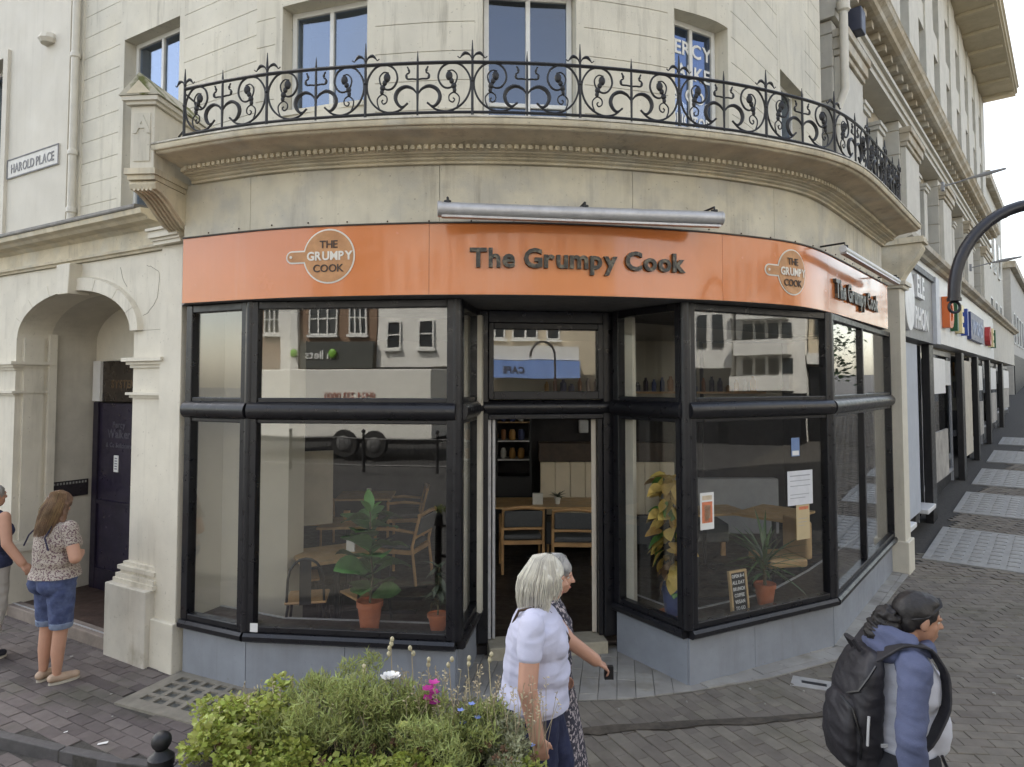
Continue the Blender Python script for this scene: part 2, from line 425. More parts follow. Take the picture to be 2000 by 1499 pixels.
# block pavers: one by one where they show largest, the rest joined
def in_poly(x, y, P):
    c = False; n = len(P)
    for i in range(n):
        x1, y1 = P[i]; x2, y2 = P[(i + 1) % n]
        if (y1 > y) != (y2 > y) and x < (x2 - x1) * (y - y1) / (y2 - y1) + x1: c = not c
    return c
def sdist(x, y, a, b):
    l = math.dist(a, b); return ((b[0] - a[0]) * (y - a[1]) - (b[1] - a[1]) * (x - a[0])) / l
def halfclip(P, a, b):
    out = []
    for i in range(len(P)):
        p, q = P[i], P[(i + 1) % len(P)]; sp, sq = sdist(*p, a, b), sdist(*q, a, b)
        if sp >= 0: out.append(p)
        if (sp >= 0) != (sq >= 0): t = sp / (sp - sq); out.append((p[0] + (q[0] - p[0]) * t, p[1] + (q[1] - p[1]) * t))
    return out
def paver_field(parent, mat, poly, d, L, W, zf, gap, n_single, name='paver', h=.05, excl=(), tilt=.004, clip=None):
    dx, dy = d; nx, ny = -dy, dx
    us = [x * dx + y * dy for x, y in poly]; vs = [x * nx + y * ny for x, y in poly]
    lst = []; r = 0; v = min(vs)
    while v < max(vs) + W:
        u = min(us) - (L / 2 if r % 2 else 0)
        while u < max(us) + L:
            cx = (u + L / 2) * dx + (v + W / 2) * nx; cy = (u + L / 2) * dy + (v + W / 2) * ny
            if in_poly(cx, cy, poly) and not any(in_poly(cx, cy, e) for e in excl): lst.append((cx, cy))
            u += L
        v += W; r += 1
    lst.sort(key=lambda p: p[0] ** 2 + p[1] ** 2 + (1e4 if not (abs(p[0] / max(p[1], .1)) < .80 and p[1] > 4.05) else 0))
    c = .003
    def blk(mb):
        a, b = L / 2 - gap / 2, W / 2 - gap / 2
        mb.add([(-a, -b, -h), (a, -b, -h), (a, b, -h), (-a, b, -h), (-a, -b, -c), (a, -b, -c), (a, b, -c), (-a, b, -c),
                (-a + c, -b + c, 0), (a - c, -b + c, 0), (a - c, b - c, 0), (-a + c, b - c, 0)],
               [(0, 1, 5, 4), (1, 2, 6, 5), (2, 3, 7, 6), (3, 0, 4, 7), (4, 5, 9, 8), (5, 6, 10, 9), (6, 7, 11, 10), (7, 4, 8, 11), (8, 9, 10, 11)])
    m0 = MB(); blk(m0); me = m0.mesh(name, mat)
    ang = math.atan2(dy, dx); rest = MB()
    for k, (x, y) in enumerate(lst):
        z = zf(x, y) + rnd.uniform(-.003, .003)
        e = Matrix.Rotation(ang + rnd.uniform(-.012, .012), 4, 'Z') @ Matrix.Rotation(rnd.uniform(-tilt, tilt) * 2, 4, 'X') @ Matrix.Rotation(rnd.uniform(-tilt, tilt), 4, 'Y')
        near = [q for q in range(len(clip) - 1) if sdist(x, y, clip[q], clip[q + 1]) < L * .62 and -.25 < ((x - clip[q][0]) * (clip[q + 1][0] - clip[q][0]) + (y - clip[q][1]) * (clip[q + 1][1] - clip[q][1])) / math.dist(clip[q], clip[q + 1]) ** 2 < 1.25] if clip else []
        if near:
            P = [(x + dx * a * (L - gap) / 2 + nx * b * (W - gap) / 2, y + dy * a * (L - gap) / 2 + ny * b * (W - gap) / 2) for a, b in ((-1, -1), (1, -1), (1, 1), (-1, 1))]
            for q in near: P = halfclip(P, clip[q], clip[q + 1])
            if len(P) < 3: continue
            mb = MB(); mb.prism(P, z - h, z); mb.build(name, mat, parent)
        elif k < n_single: place(me, name, parent, (x, y, z), mat4=e)
        else:
            i0 = len(rest.v); blk(rest); rest.xform(Matrix.Translation((x, y, z)) @ e, i0)
    if rest.v: rest.build(name + '_field', mat, parent, kind='stuff')

# outlines in plan
BAYL = [(-2.83, 5.84), (-2.224, 5.64), (-.443, 5.43), (-.353, 6.20), (.97, 6.29), (1.449, 5.656), (3.067, 6.46), (5.2, 9.05)]
APRON = [(-.62, 5.36), (.2, 5.32), (.9, 5.36), (1.425, 5.48), (2.2, 5.74), (2.9, 6.08), (3.25, 6.45), (5.35, 9.0), (5.2, 9.06), (3.067, 6.46), (1.449, 5.66), (.97, 6.31), (-.36, 6.22), (-.45, 5.45)]
LWELL = [(-3.10, 5.30), (-2.22, 4.93), (-2.05, 5.60), (-2.85, 5.90)]
GRATES = [(.55, 2.55), (3.75, 5.7), (6.6, 8.7), (9.8, 11.9), (13.2, 14.9)]
GP = [[RP(a, -.10), RP(b, -.10), RP(b, -1.28), RP(a, -1.28)] for a, b in GRATES]
SHOPZONE = [(-2.89, 5.89), (-2.224, 5.67), (-.443, 5.45), (-.1, 6.2), (1.0, 6.25), (1.449, 5.7), (3.067, 6.46), (5.3, 9.1), (8, 20), (-6, 20), (-9, 9.4)]
left_field = [(x, kerb_y(x) + .09) for x in [-7.4, -6, -5, -4, -3, -2.339, -1.2, -.62]] + [(-.62, 5.42), (-2.2, 5.7), LP(0.02), LP(5.4)]
paver_field(bed, PAVEL, left_field, DL, .205, .103, lambda x, y: 0.0, .005, 150, 'paver', excl=[LWELL])
mid_field = [(x, kerb_y(x) - .18) for x in [-.62, -.3, .48, 1.2, 1.9, 2.6, 2.68]] + [(2.70, 6.15), (2.2, 5.95), (1.425, 5.7), (.9, 5.6), (.2, 5.55), (-.62, 5.5)]
MANH = [(2.30, 5.62), (2.62, 5.50), (2.72, 5.66), (2.40, 5.80)]
paver_field(bed, PAVER, mid_field, (.42, -.907), .205, .103, lambda x, y: 0.0, .005, 150, 'paver', excl=[MANH], clip=[(x, kerb_y(x) + .015) for x in (-.9, -.3, .3, .9, 1.6, 2.3, 3.0)])

mb = MB()
rx = [-8 + .25 * i for i in range(0, 45)]
for x in rx:
    for q in range(6):
        y = 2.2 + (kerb_y(x) + .01 - 2.2) * q / 5; mb.v.append((x, y, road_drop(x, y) - .009))
for i in range(len(rx) - 1):
    for j in range(5): mb.f.append([i * 6 + j, (i + 1) * 6 + j, (i + 1) * 6 + j + 1, i * 6 + j + 1]); mb.mi.append(0)
road = mb.build('road', MORTAR, kind='structure'); setp(road, 'block paved roadway in front of the kerb')
road_l = [(-5.6, 3.3), (-.7, 3.3)] + [(x, kerb_y(x) - .05) for x in [-.7, -1.2, -2.339, -3.616, -4.4, -5.6]]
paver_field(road, PAVEL, road_l, DL, .205, .103, lambda x, y: road_drop(x, y), .005, 120)
road_m = [(-.75, 3.3), (2.72, 3.3), (2.72, 5.35), (1.9, 5.25), (1.2, 5.17), (.48, 5.07), (-.3, 4.77), (-.75, 4.6)]
paver_field(road, PAVER, road_m, (.42, -.907), .205, .103, lambda x, y: road_drop(x, y), .005, 180, clip=[(x, kerb_y(x) - .01) for x in (3.0, 2.3, 1.6, .9, .3, -.3, -.9)])

mb = MB()
mb.v += []
plx = [2.6] + [3 + .4 * i for i in range(45)] + [22, 26, 30]; ply = [2 + .4 * i for i in range(55)] + [25, 30, 40]
for y in ply:
    for x in plx: mb.v.append((x, y, rise(x, y) - .009 + (0 if x > 2.7 else -.004)))
for j in range(len(ply) - 1):
    for i in range(len(plx) - 1):
        n = len(plx); mb.f.append([j * n + i, j * n + i + 1, (j + 1) * n + i + 1, (j + 1) * n + i]); mb.mi.append(0)
street = mb.build('street_paving', MORTAR, kind='structure'); setp(street, 'pedestrian street of grey brown block paving climbing past the shops')
right_field = [(2.63, 3.3), (6.5, 3.3), (13, 10.5), (27, 28.0), (25, 29.8), (5.5, 9.3), (5.2, 9.06), (3.15, 6.5), (2.85, 6.25), (2.63, 6.12)]
paver_field(street, PAVER, right_field, (.996, -.087), .205, .103, rise, .005, 300, excl=GP + [MANH])

# kerb stones
me_k = None
L = 0; cum = [0]
for a, b in zip(KD, KD[1:]): cum.append(cum[-1] + math.dist(a, b))
def kpt(s):
    i = min(max(bisect.bisect_right(cum, s) - 1, 0), len(KD) - 2); t = (s - cum[i]) / (cum[i + 1] - cum[i])
    a, b = KD[i], KD[i + 1]; h = math.atan2(b[1] - a[1], b[0] - a[0]); return (a[0] + (b[0] - a[0]) * t, a[1] + (b[1] - a[1]) * t, h)
kerb = thing('kerb', 'low granite kerb edging the paved corner', 'kerb', (0, 5, 0)); kerb['kind'] = 'structure'; del kerb['category']
s = .5
while s < cum[-1] - .9:
    mb = MB(); x0, y0, h0 = kpt(s + .004); x1, y1, h1 = kpt(s + .896)
    if x1 > -.2: break
    P = []
    for t, o in ((0, 0), (.5, 0), (1, 0), (1, .07), (.5, .07), (0, .07)):
        x, y, h = kpt(s + .004 + .892 * t); P.append((x - math.sin(h) * o, y + math.cos(h) * o))
    mb.prism(P, -.16, .001 + rnd.uniform(-.002, .002)); mb.build('kerb_stone', KERBM, kerb, bevel=.008)
    s += .9
# dirt caught in the gutter
mb = MB()
for i in range(60):
    x = -.9 + 3.6 * i / 59; w = .075 + .05 * noise.noise((x * 3.1, 0, 0)) + .03 * noise.noise((x * 9, 4, 0))
    w *= min(1, (2.75 - x) / .8) if x > 1.9 else 1
    y = kerb_y(x) + .03 + .02 * noise.noise((x * 5, 3, 0)); mb.v += [(x, kerb_y(x) + .02 + .012 * noise.noise((x * 6, 2, 0)), .008), (x, kerb_y(x) + .004 - max(w, .01), road_drop(x, y) + .010)]
for i in range(59): mb.f.append([2 * i, 2 * i + 1, 2 * i + 3, 2 * i + 2]); mb.mi.append(0)
g = mb.build('gutter_dirt', DIRT, kind='stuff'); setp(g, 'dark mossy dirt lying along the kerb below the shop door', 'dirt')

# pale slab apron in front of the door
apron = MB(); apron.prism(APRON, -.10, .006)
apron = apron.build('entrance_apron', M('apron_joint', (.16, .15, .13), .9, .2, 10), kind='structure'); setp(apron, 'pale slab apron laid round the foot of the shopfront')
paver_field(apron, SLABM, [(-.75, 5.2), (.2, 5.15), (.9, 5.2), (1.425, 5.3), (1.40, 5.62)] + [(1.44, 5.70), (.95, 6.34), (-.36, 6.24), (-.47, 5.5)], (.16, .987), .30, .15, lambda x, y: .014, .005, 200, 'apron_slab', h=.012, tilt=.001, clip=APRON[:9])
paver_field(apron, SLABM, [(1.41, 5.3), (2.25, 5.6), (3.05, 5.98), (3.35, 6.3), (3.09, 6.50), (1.46, 5.70)], (.89, .45), .30, .13, lambda x, y: .014, .005, 80, 'apron_slab', h=.012, tilt=.001, clip=APRON[:9])
paver_field(apron, SLABM, [(3.09, 6.40), (3.4, 6.30), (5.5, 8.9), (5.2, 9.1), (3.05, 6.45)], (.622, .783), .30, .13, lambda x, y: .014 + rise(x, y), .005, 60, 'apron_slab', h=.012, tilt=.001, clip=APRON[:8])
mb = MB(); gg = random.Random(31)
for _ in range(130):
    x = gg.uniform(-4.6, 7); y = gg.uniform(4.6, 9)
    if in_poly(x, y, SHOPZONE) or y < kerb_y(x) + .15: continue
    r = gg.uniform(.006, .018); z = rise(x, y) + .0165
    mb.prism([(x + r * math.cos(a * .9) * gg.uniform(.7, 1.1), y + r * math.sin(a * .9)) for a in range(7)], z - .012, z - .009 if y > 6.6 or x < -.6 else z)
setp(mb.build('chewing_gum', M('old_gum', (.33, .32, .29), .9, .2, 9), kind='stuff'), 'pale spots of trodden chewing gum on the paving', 'gum')
# small covers and pavement lights
CONC = M('concrete', (.36, .35, .33), .85, .15, 8, .35, 70)
GLASSB = M('old_glass_block', (.10, .105, .10), .35, .3, 20, .2, 40)
mb = MB(); mb.prism(MANH, -.03, .003); mh = mb.build('drain_cover', CONC, label='small pale concrete drain cover with a slot in the brick paving', cat='drain cover')
mb = MB(); mb.obox((2.51, 5.645), (.92, -.39), .19, .045, -.01, .006); mb.build('slot', BLACKM, mh)
def pavement_light(P, nu, nv, zf, lab, gm, fm, m=.07, grp=None):
    t = thing('pavement_light', lab, 'pavement light', (*P[0], zf(*P[0])), 0, grp)
    def q(u, v):
        a = Vector(P[0]).lerp(Vector(P[1]), u); b = Vector(P[3]).lerp(Vector(P[2]), u); p = a.lerp(b, v); return (p.x, p.y, zf(p.x, p.y))
    eu = m / math.dist(P[0], P[1]); ev = m / math.dist(P[0], P[3]); mb = MB()
    top = .012
    us = [0, eu]; vs = [0, ev]; k = .16
    for i in range(nu): a = eu + (1 - 2 * eu) * i / nu; b = eu + (1 - 2 * eu) * (i + 1) / nu; us += [a + (b - a) * k, b - (b - a) * k]
    for i in range(nv): a = ev + (1 - 2 * ev) * i / nv; b = ev + (1 - 2 * ev) * (i + 1) / nv; vs += [a + (b - a) * k, b - (b - a) * k]
    us = sorted(us[2:]); vs = sorted(vs[2:]); us = [0] + us + [1]; vs = [0] + vs + [1]
    for i in range(len(us) - 1):
        for j in range(len(vs) - 1):
            hole = i % 2 == 1 and j % 2 == 1
            z = (-.006 if fm.name.startswith('worn') else .004) if hole else top
            c = [q(us[i], vs[j]), q(us[i + 1], vs[j]), q(us[i + 1], vs[j + 1]), q(us[i], vs[j + 1])]
            if hole:
                g = MB(); cc = Vector((sum(p[0] for p in c) / 4, sum(p[1] for p in c) / 4, 0))
                g.add([(p[0], p[1], p[2] + z) for p in c] + [(p[0] + (cc.x - p[0]) * .25, p[1] + (cc.y - p[1]) * .25, p[2] + z + .004) for p in c], [(4, 5, 6, 7), (0, 1, 5, 4), (1, 2, 6, 5), (2, 3, 7, 6), (3, 0, 4, 7)])
                g.build('glass_block', gm, t)
                # walls of the recess
                mb.add([(p[0], p[1], p[2] + top) for p in c] + [(p[0], p[1], p[2] - .01) for p in c], [(0, 1, 5, 4), (1, 2, 6, 5), (2, 3, 7, 6), (3, 0, 4, 7)])
            else: mb.add([(p[0], p[1], p[2] + z) for p in c], [(0, 1, 2, 3)])
    c = [q(0, 0), q(1, 0), q(1, 1), q(0, 1)]
    mb.add([(p[0], p[1], p[2] + top) for p in c] + [(p[0], p[1], p[2] - .06) for p in c], [(0, 1, 5, 4), (1, 2, 6, 5), (2, 3, 7, 6), (3, 0, 4, 7)])
    mb.build('frame', fm, t)
    return t
pavement_light(LWELL, 5, 4, lambda x, y: 0.0, 'worn stone pavement light with dark glass squares left of the planter', GLASSB, M('worn_cast_stone', (.24, .22, .18), .9, .2, 7, .4, 70), .1)
GLB2 = M('pale_glass_block', (.27, .265, .25), .4, .2, 12, .2, 50)
GFR2 = M('pale_grating', (.31, .305, .285), .7, .12, 8, .2, 70)
for k, (P, lab) in enumerate(zip(GP, ['nearest pale pavement light beside the end pillar of the cafe', 'second pale pavement light, below the grey shop window', 'third pale pavement light, below the white fascia',
                                   'fourth pale pavement light further up the street', 'farthest pale pavement light up the street'])):
    pavement_light(P, 9, 5, rise, lab, GLB2, GFR2, .06, 'pavement lights along the shopfronts')
# ---------------------------------------------------------------- the corner building
bld = thing('corner_building', 'cream rendered corner building with a curved front above the cafe', 'building', (0, 7, 0))
UD = -.8
def upath(a, b):
    (ka, sa), (kb, sb) = a, b
    if ka == 'L' and kb == 'L': return LPATH(sa, sb, .8)
    if ka == 'F': return FPATH(sa, sb, UD)
    return LPATH(sa, .10, .8) + FPATH(.02, sb, UD)[0:]
# frieze, in sheets with open joints
for a, b in ((.02, .74), (.744, 2.36), (2.364, 3.9), (3.904, 5.3), (5.304, 7.0), (7.004, 8.72)):
    mb = MB(); mb.sweep([(-.30, 3.742), (0, 3.742), (0, 4.195), (-.30, 4.195)], FPATH(a, b)); mb.build('frieze_panel', FRIEZE, bld, smooth=True)
# rows of screw heads along the foot of the frieze
mb = MB()
for i in range(26):
    x, y, h = FP(.3 + i * .33, .004); mb.ball((x, y, 3.765 + .01 * math.sin(i * 7)), .007, 6, 4)
mb.build('screw_head', M('rust', (.07, .04, .025), .9), bld, kind='stuff')
# cornice
prof = [(-.30, 4.197), (.035, 4.197), (.04, 4.212), (.03, 4.216), (.055, 4.228), (.06, 4.24), (.085, 4.243), (.09, 4.25), (.125, 4.252), (.13, 4.262), (.15, 4.263), (.15, 4.296), (.175, 4.300), (.20, 4.312),
        (.27, 4.322), (.345, 4.330), (.355, 4.331), (.385, 4.333), (.40, 4.342), (.405, 4.352), (.425, 4.354), (.432, 4.362), (.434, 4.396), (.42, 4.404), (.30, 4.415), (-.30, 4.42)]
mb = MB(); mb.sweep(prof, FPATH(.13, 8.74, 0, .08)); mb.build('cornice', CORN, bld, smooth=True)
mb = MB(); mb.sweep([(.24, 4.418), (.436, 4.397), (.442, 4.400), (.438, 4.414), (.24, 4.428)], FPATH(.13, 8.74, 0, .08)); mb.build('cornice_capping', M('cornice_capping', (.56, .53, .45), .8, .3, 12, .4, 60, streak=.7, streak_col=(.08, .05, .03)), bld, smooth=True)
me = MB(); me.box(-.016, .016, -.022, .012, -.0155, .0155); DENT = me.mesh('dentil', CORN)
s = .22
while s < 8.65:
    x, y, h = FP(s, .163); place(DENT, 'dentil', bld, (x, y, 4.2795), h); s += .0505
mb = MB(); mb.sweep([(-.92, 4.36), (-.31, 4.36), (-.31, 4.425), (-.92, 4.425)], FPATH(.1, 9.1)); mb.build('balcony_floor', LEAD, bld)
# upper wall in channelled courses, windows between
WIN = [(('L', 2.50), ('L', 1.42), 4.30, 6.62), (('F', .34), ('F', 1.44), 5.10, 6.14), (('F', 2.67), ('F', 3.68), 4.50, 6.14), (('F', 4.86), ('F', 5.88), 4.66, 6.12), (('F', 7.50), ('F', 8.42), 4.8, 6.25)]
edges = [('L', 3.60)]
for w in WIN: edges += [w[0], w[1]]
edges.append(('F', 9.30))
mb = MB(); mb.sweep([(-.30, 4.0), (.002, 4.0), (.002, 4.399), (-.30, 4.399)], LPATH(3.6, .2, .8)); mb.build('base_course', CREAM, bld)
CZ = [4.44 + .27 * k for k in range(0, 15)]
def moved(e, d):
    return (e[0], e[1] + (-d if e[0] == 'L' else d))
def trim(path, d0, d1): return path
for i in range(0, len(edges), 2):
    a, b = edges[i], edges[i + 1]
    mg = .09
    mb = MB(); mb.sweep([(-.30, 4.40), (-.011, 4.40), (-.011, 8.3), (-.30, 8.3)], upath(moved(a, .004), moved(b, -.004))); mb.build('wall_backing', CREAM, bld, smooth=True)
    if i > 0:
        mb = MB(); mb.sweep([(-.02, 4.44), (0.001, 4.44), (.001, 8.3), (-.02, 8.3)], upath(a, moved(a, mg))); mb.build('window_margin', CREAM, bld)
    if i < len(edges) - 2:
        mb = MB(); mb.sweep([(-.02, 4.44), (0.001, 4.44), (.001, 8.3), (-.02, 8.3)], upath(moved(b, -mg), b)); mb.build('window_margin', CREAM, bld)
    for k, z in enumerate(CZ[:-1]):
        mb = MB(); mb.sweep([(-.03, z), (0, z), (0, z + .263), (-.03, z + .263)], upath(moved(a, mg if i else 0), moved(b, -mg)))
        mb.build('stone_course', CREAM, bld, smooth=True, ang=25)
FRW = M('window_white', (.70, .70, .67), .5, .06, 8)
for wi, (a, b, z0, z1) in enumerate(WIN):
    P = upath(a, b)
    for zz0, zz1 in ((z1, 8.3), (4.30, z0)):
        if zz1 - zz0 > .06:
            mb = MB(); mb.sweep([(-.30, zz0), (0.002, zz0), (.002, zz1), (-.30, zz1)], P); mb.build('spandrel', CREAM, bld, smooth=True)
    # flat window set back in the reveal
    p0 = Vector((P[0][0] - P[0][2] * .17, P[0][1] - P[0][3] * .17)); p1 = Vector((P[-1][0] - P[-1][2] * .17, P[-1][1] - P[-1][3] * .17))
    for p, q in ((P[0], p0), (P[-1], p1)):
        pass
    d = (p1 - p0); Lw = d.length; d /= Lw; n = Vector((d.y, -d.x))
    win = MB()
    def fr(u0, u1, za, zb, o0=-.03, o1=.03):
        A = p0 + d * u0; B = p0 + d * u1; win.seg(tuple(A), tuple(B), o0, o1, za, zb)
    fr(0, .05, z0, z1); fr(Lw - .05, Lw, z0, z1); fr(.05, Lw - .05, z1 - .055, z1); fr(.05, Lw - .05, z0, z0 + .05)
    fr(Lw / 2 - .022, Lw / 2 + .022, z0 + .05, z1 - .055)
    if wi in (2,): fr(.05, Lw / 2 - .022, 5.06, 5.10); fr(Lw / 2 + .022, Lw - .05, 5.06, 5.10)
    w = win.build('window', FRW, bld, bevel=.006)
    g = MB(); A = p0 + d * .04; B = p0 + d * (Lw - .04); g.seg(tuple(A), tuple(B), -.004, .004, z0 + .03, z1 - .03); g.build('pane', {2: GLASSGR, 3: GLASSDB}.get(wi, GLASSUP), w)
    if wi in (1, 3, 4):
        sl = MB(); sl.seg(tuple(p0 - d * .0), tuple(p1 + d * .0), -.02, .20, z0 - .05, z0 - .002); sl.build('sill', CREAM, w)
    if wi in (1, 3):
        cu = MB(); nn = 22; q0, q1 = ((.80, .97) if wi == 3 else (.04, .14))
        for k in range(nn + 1):
            a_ = p0 + d * (Lw * (q0 + (q1 - q0) * k / nn)) - n * (.10 + .012 * math.sin(k * 1.9)); cu.v += [(a_.x, a_.y, z0), (a_.x, a_.y, z1)]
        cu.f = [[2 * k, 2 * k + 2, 2 * k + 3, 2 * k + 1] for k in range(nn)]; cu.mi = [0] * nn; cu.build('curtain', M('net_curtain', (.6, .58, .52), .9, .05, 6), w, smooth=True)
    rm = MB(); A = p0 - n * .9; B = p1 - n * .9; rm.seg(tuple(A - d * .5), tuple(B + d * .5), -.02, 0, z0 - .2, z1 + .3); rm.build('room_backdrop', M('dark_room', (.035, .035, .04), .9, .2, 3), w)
    if wi == 3:
        gold = M('gilt_letter', (.75, .75, .72), .5, .03); o = p0 + d * (Lw / 2) + n * .008
        for txt, z, sz, sx in (('PERCY', 5.80, .20, .98), ('WALKER', 5.565, .20, .92), ('& CO.', 5.33, .18, .95), ('SOLICITORS', 5.08, .155, .74)):
            letters_flat(txt, w, gold, (o.x, o.y, z), (d.x, d.y, 0), (n.x, n.y, 0), sz, .003, .004, 1.0, sx)
# the building goes on above the picture
mb = MB(); mb.sweep([(-.30, 8.3), (0, 8.3), (0, 14.2), (-.30, 14.2)], upath(('L', 3.6), ('F', 9.3))); mb.build('upper_wall', CREAM, bld, smooth=True)
mb = MB(); mb.sweep([(-.30, 14.2), (.5, 14.2), (.6, 14.5), (-.30, 14.6)], upath(('L', 3.6), ('F', 9.3))); mb.build('roof_cornice', CORN, bld)
U = upath(('L', 3.6), ('F', 9.3)); far = [RP(9.5, 9.0), LP(9.0, 9.0)]
mb = MB(); mb.prism([(p[0] - p[2] * .35, p[1] - p[3] * .35) for p in U[::4]] + [RP(.4, 9.0), LP(3.6, 8.0)], 6.9, 14.3); mb.build('building_core', CREAM, bld)
mb = MB(); mb.seg(LP(3.59, .78), LP(3.59, 9), 0, .2, 0, 14.2); mb.build('side_wall', CREAM, bld)

# ---- shopfront
FR = .045
def frame_run(parent, a, b, splits=(), name='window_frame', plinth=True, panes=True, sill=True, posts=(1, 1), cap=.0):
    a = Vector(a); b = Vector(b); d = (b - a); L = d.length; d /= L; n = Vector((d.y, -d.x))
    f = MB()
    def v(u0, u1, z0, z1, o0=-.045, o1=.045): A = a + d * u0; B = a + d * u1; f.seg(tuple(A), tuple(B), o0, o1, z0, z1)
    if posts[0]: v(0, .075, .47, 3.175)
    if posts[1]: v(L - .075, L, .47, 3.175)
    u0, u1 = (.075 if posts[0] else 0), (L - .075 if posts[1] else L)
    v(u0, u1, 3.11, 3.175, -.04, .04); v(u0, u1, 2.335, 2.375, -.03, .035); v(u0, u1, 2.165, 2.20, -.03, .035); v(u0, u1, .47, .52, -.035, .04)
    for s in splits: v(s - .03, s + .03, .52, 2.165, -.035, .038); v(s - .03, s + .03, 2.375, 3.11, -.035, .038)
    fo = f.build(name, BLACKP, parent, bevel=.007)
    ub = [u0] + list(splits) + [u1]
    for i in range(len(ub) - 1):
        for z0, z1 in ((.50, 2.18), (2.36, 3.12)):
            A = a + d * (ub[i] - .01); B = a + d * (ub[i + 1] + .01); g = MB(); g.seg(tuple(A), tuple(B), -.004, .004, z0, z1); g.build('pane', GLASS, fo)
    t = MB(); pts = [tuple((a + d * (L * k / 8) + n * .028)) for k in range(9)]
    prof = [(-.05 if k in (0,) else 0, 0) for k in range(1)]
    pr = [(-.04, 2.195)] + [(.062 * math.cos(R(x)), 2.268 + .072 * math.sin(R(x))) for x in range(-80, 81, 16)] + [(-.04, 2.34)]
    t.sweep(pr, [(x, y, n.x, n.y) for x, y in pts]); t.build('transom', BLACKP, parent, smooth=True)
    if sill:
        sl = MB(); sl.sweep([(-.06, .395), (.055, .395), (.075, .41), (.078, .445), (.06, .468), (-.06, .472)], [(x, y, n.x, n.y) for x, y in [tuple(a), tuple(b)]]); sl.build('sill', SILLB, parent, smooth=False)
    return fo
shop = bld
frame_run(shop, (-2.845, 5.875), (-2.177, 5.56)); frame_run(shop, (-2.177, 5.56), (-.443, 5.36))
frame_run(shop, (-.443, 5.36), (-.335, 6.19)); frame_run(shop, (.985, 6.30), (1.453, 5.59))
R1a, R1b, R2b = (1.453, 5.59), (3.047, 6.43), (5.05, 8.95)
frame_run(shop, R1a, R1b); frame_run(shop, R1b, R2b, splits=(1.46,))
def plinth(a, b, cuts):
    a = Vector(a); b = Vector(b); c = [0] + list(cuts) + [1]
    for i in range(len(c) - 1):
        A = a.lerp(b, c[i]); B = a.lerp(b, c[i + 1]); e = (B - A).normalized() * .002
        mb = MB(); mb.seg(tuple(A + e), tuple(B - e), -.06, .012, -.05, .393); mb.build('plinth_panel', GREYPL, shop)
plinth((-2.845, 5.875), (-2.177, 5.56), ()); plinth((-2.177, 5.56), (-.443, 5.36), (.48,)); plinth((-.443, 5.36), (-.335, 6.19), ()); plinth((.985, 6.30), R1a, ())
plinth(R1a, R1b, (.42,)); plinth(R1b, R2b, (.33, .66))
# corner posts
for p in ((-2.177, 5.56), (-.443, 5.36), R1a, R1b):
    mb = MB(); mb.lathe([(.052, .47), (.052, 3.174)], (*p, 0), 10); mb.build('corner_post', BLACKP, shop, smooth=True)
# doorway
DA, DB = Vector((-.325, 6.20)), Vector((.985, 6.405)); dd = (DB - DA).normalized(); dn = Vector((dd.y, -dd.x)); DLn = (DB - DA).length
f = MB()
def dv(u0, u1, z0, z1, o0=-.06, o1=.05, m=f):
    A = DA + dd * u0; B = DA + dd * u1; m.seg(tuple(A), tuple(B), o0, o1, z0, z1)
dv(0, .10, .13, 3.175); dv(DLn - .125, DLn, .13, 3.175); dv(.10, DLn - .125, 3.06, 3.175); dv(.10, DLn - .125, 2.16, 2.205)
dv(.10, .15, 2.345, 3.06, -.04, .06); dv(DLn - .175, DLn - .125, 2.345, 3.06, -.04, .06); dv(.15, DLn - .175, 2.345, 2.42, -.04, .06); dv(.15, DLn - .175, 3.0, 3.06, -.04, .06)
dv(DLn - .17, DLn - .125, .13, 2.16, -.06, .02)
dfo = f.build('door_frame', BLACKP, shop, bevel=.007)
g = MB(); dv(.14, DLn - .165, 2.41, 3.01, -.004, .004, g); g.build('pane', GLASS, dfo)
t = MB(); pr = [(-.05, 2.195)] + [(.075 * math.cos(R(x)), 2.268 + .072 * math.sin(R(x))) for x in range(-80, 81, 16)] + [(-.05, 2.34)]
t.sweep(pr, [(*(DA + dd * (DLn * k / 4)), dn.x, dn.y) for k in range(5)]); t.build('transom', BLACKP, shop, smooth=True)
f = MB(); dv(.105, .135, .14, 2.16, -.10, -.02, f); dv(.15, .175, .14, 2.16, -.12, -.03, f); f.build('door_jamb', STEEL, shop)
f = MB(); dv(.10, DLn - .125, .0, .125, -.12, .16, f); f.build('threshold', STONE, shop, bevel=.01)
# the door leaf stands open into the cafe
H = DA + dd * (DLn - .20) - dn * .05; e = Vector((.15, .988)).normalized(); lf = MB()
lf.seg(tuple(H), tuple(H + e * .06), -.02, .025, .14, 2.15); lf.seg(tuple(H + e * .80), tuple(H + e * .86), -.02, .025, .14, 2.15)
lf.seg(tuple(H + e * .06), tuple(H + e * .8), -.02, .025, .14, .26); lf.seg(tuple(H + e * .06), tuple(H + e * .8), -.02, .025, 2.05, 2.15)
leaf = lf.build('door', M('pale_door_edge', (.55, .50, .42), .5, .08), shop, bevel=.004); setp(leaf, 'pale framed glass door standing open inside')
g = MB(); g.seg(tuple(H + e * .05), tuple(H + e * .81), -.002, .004, .25, 2.06); g.build('pane', GLASS, leaf)
# cream boards beside the door
for A, B in (((-.352, 6.10), (-.363, 6.0)), ((1.02, 6.235), (1.075, 6.15))):
    mb = MB(); mb.seg(A, B, -.09, -.05, .46, 3.11); mb.build('reveal_board', CREAM2, shop)
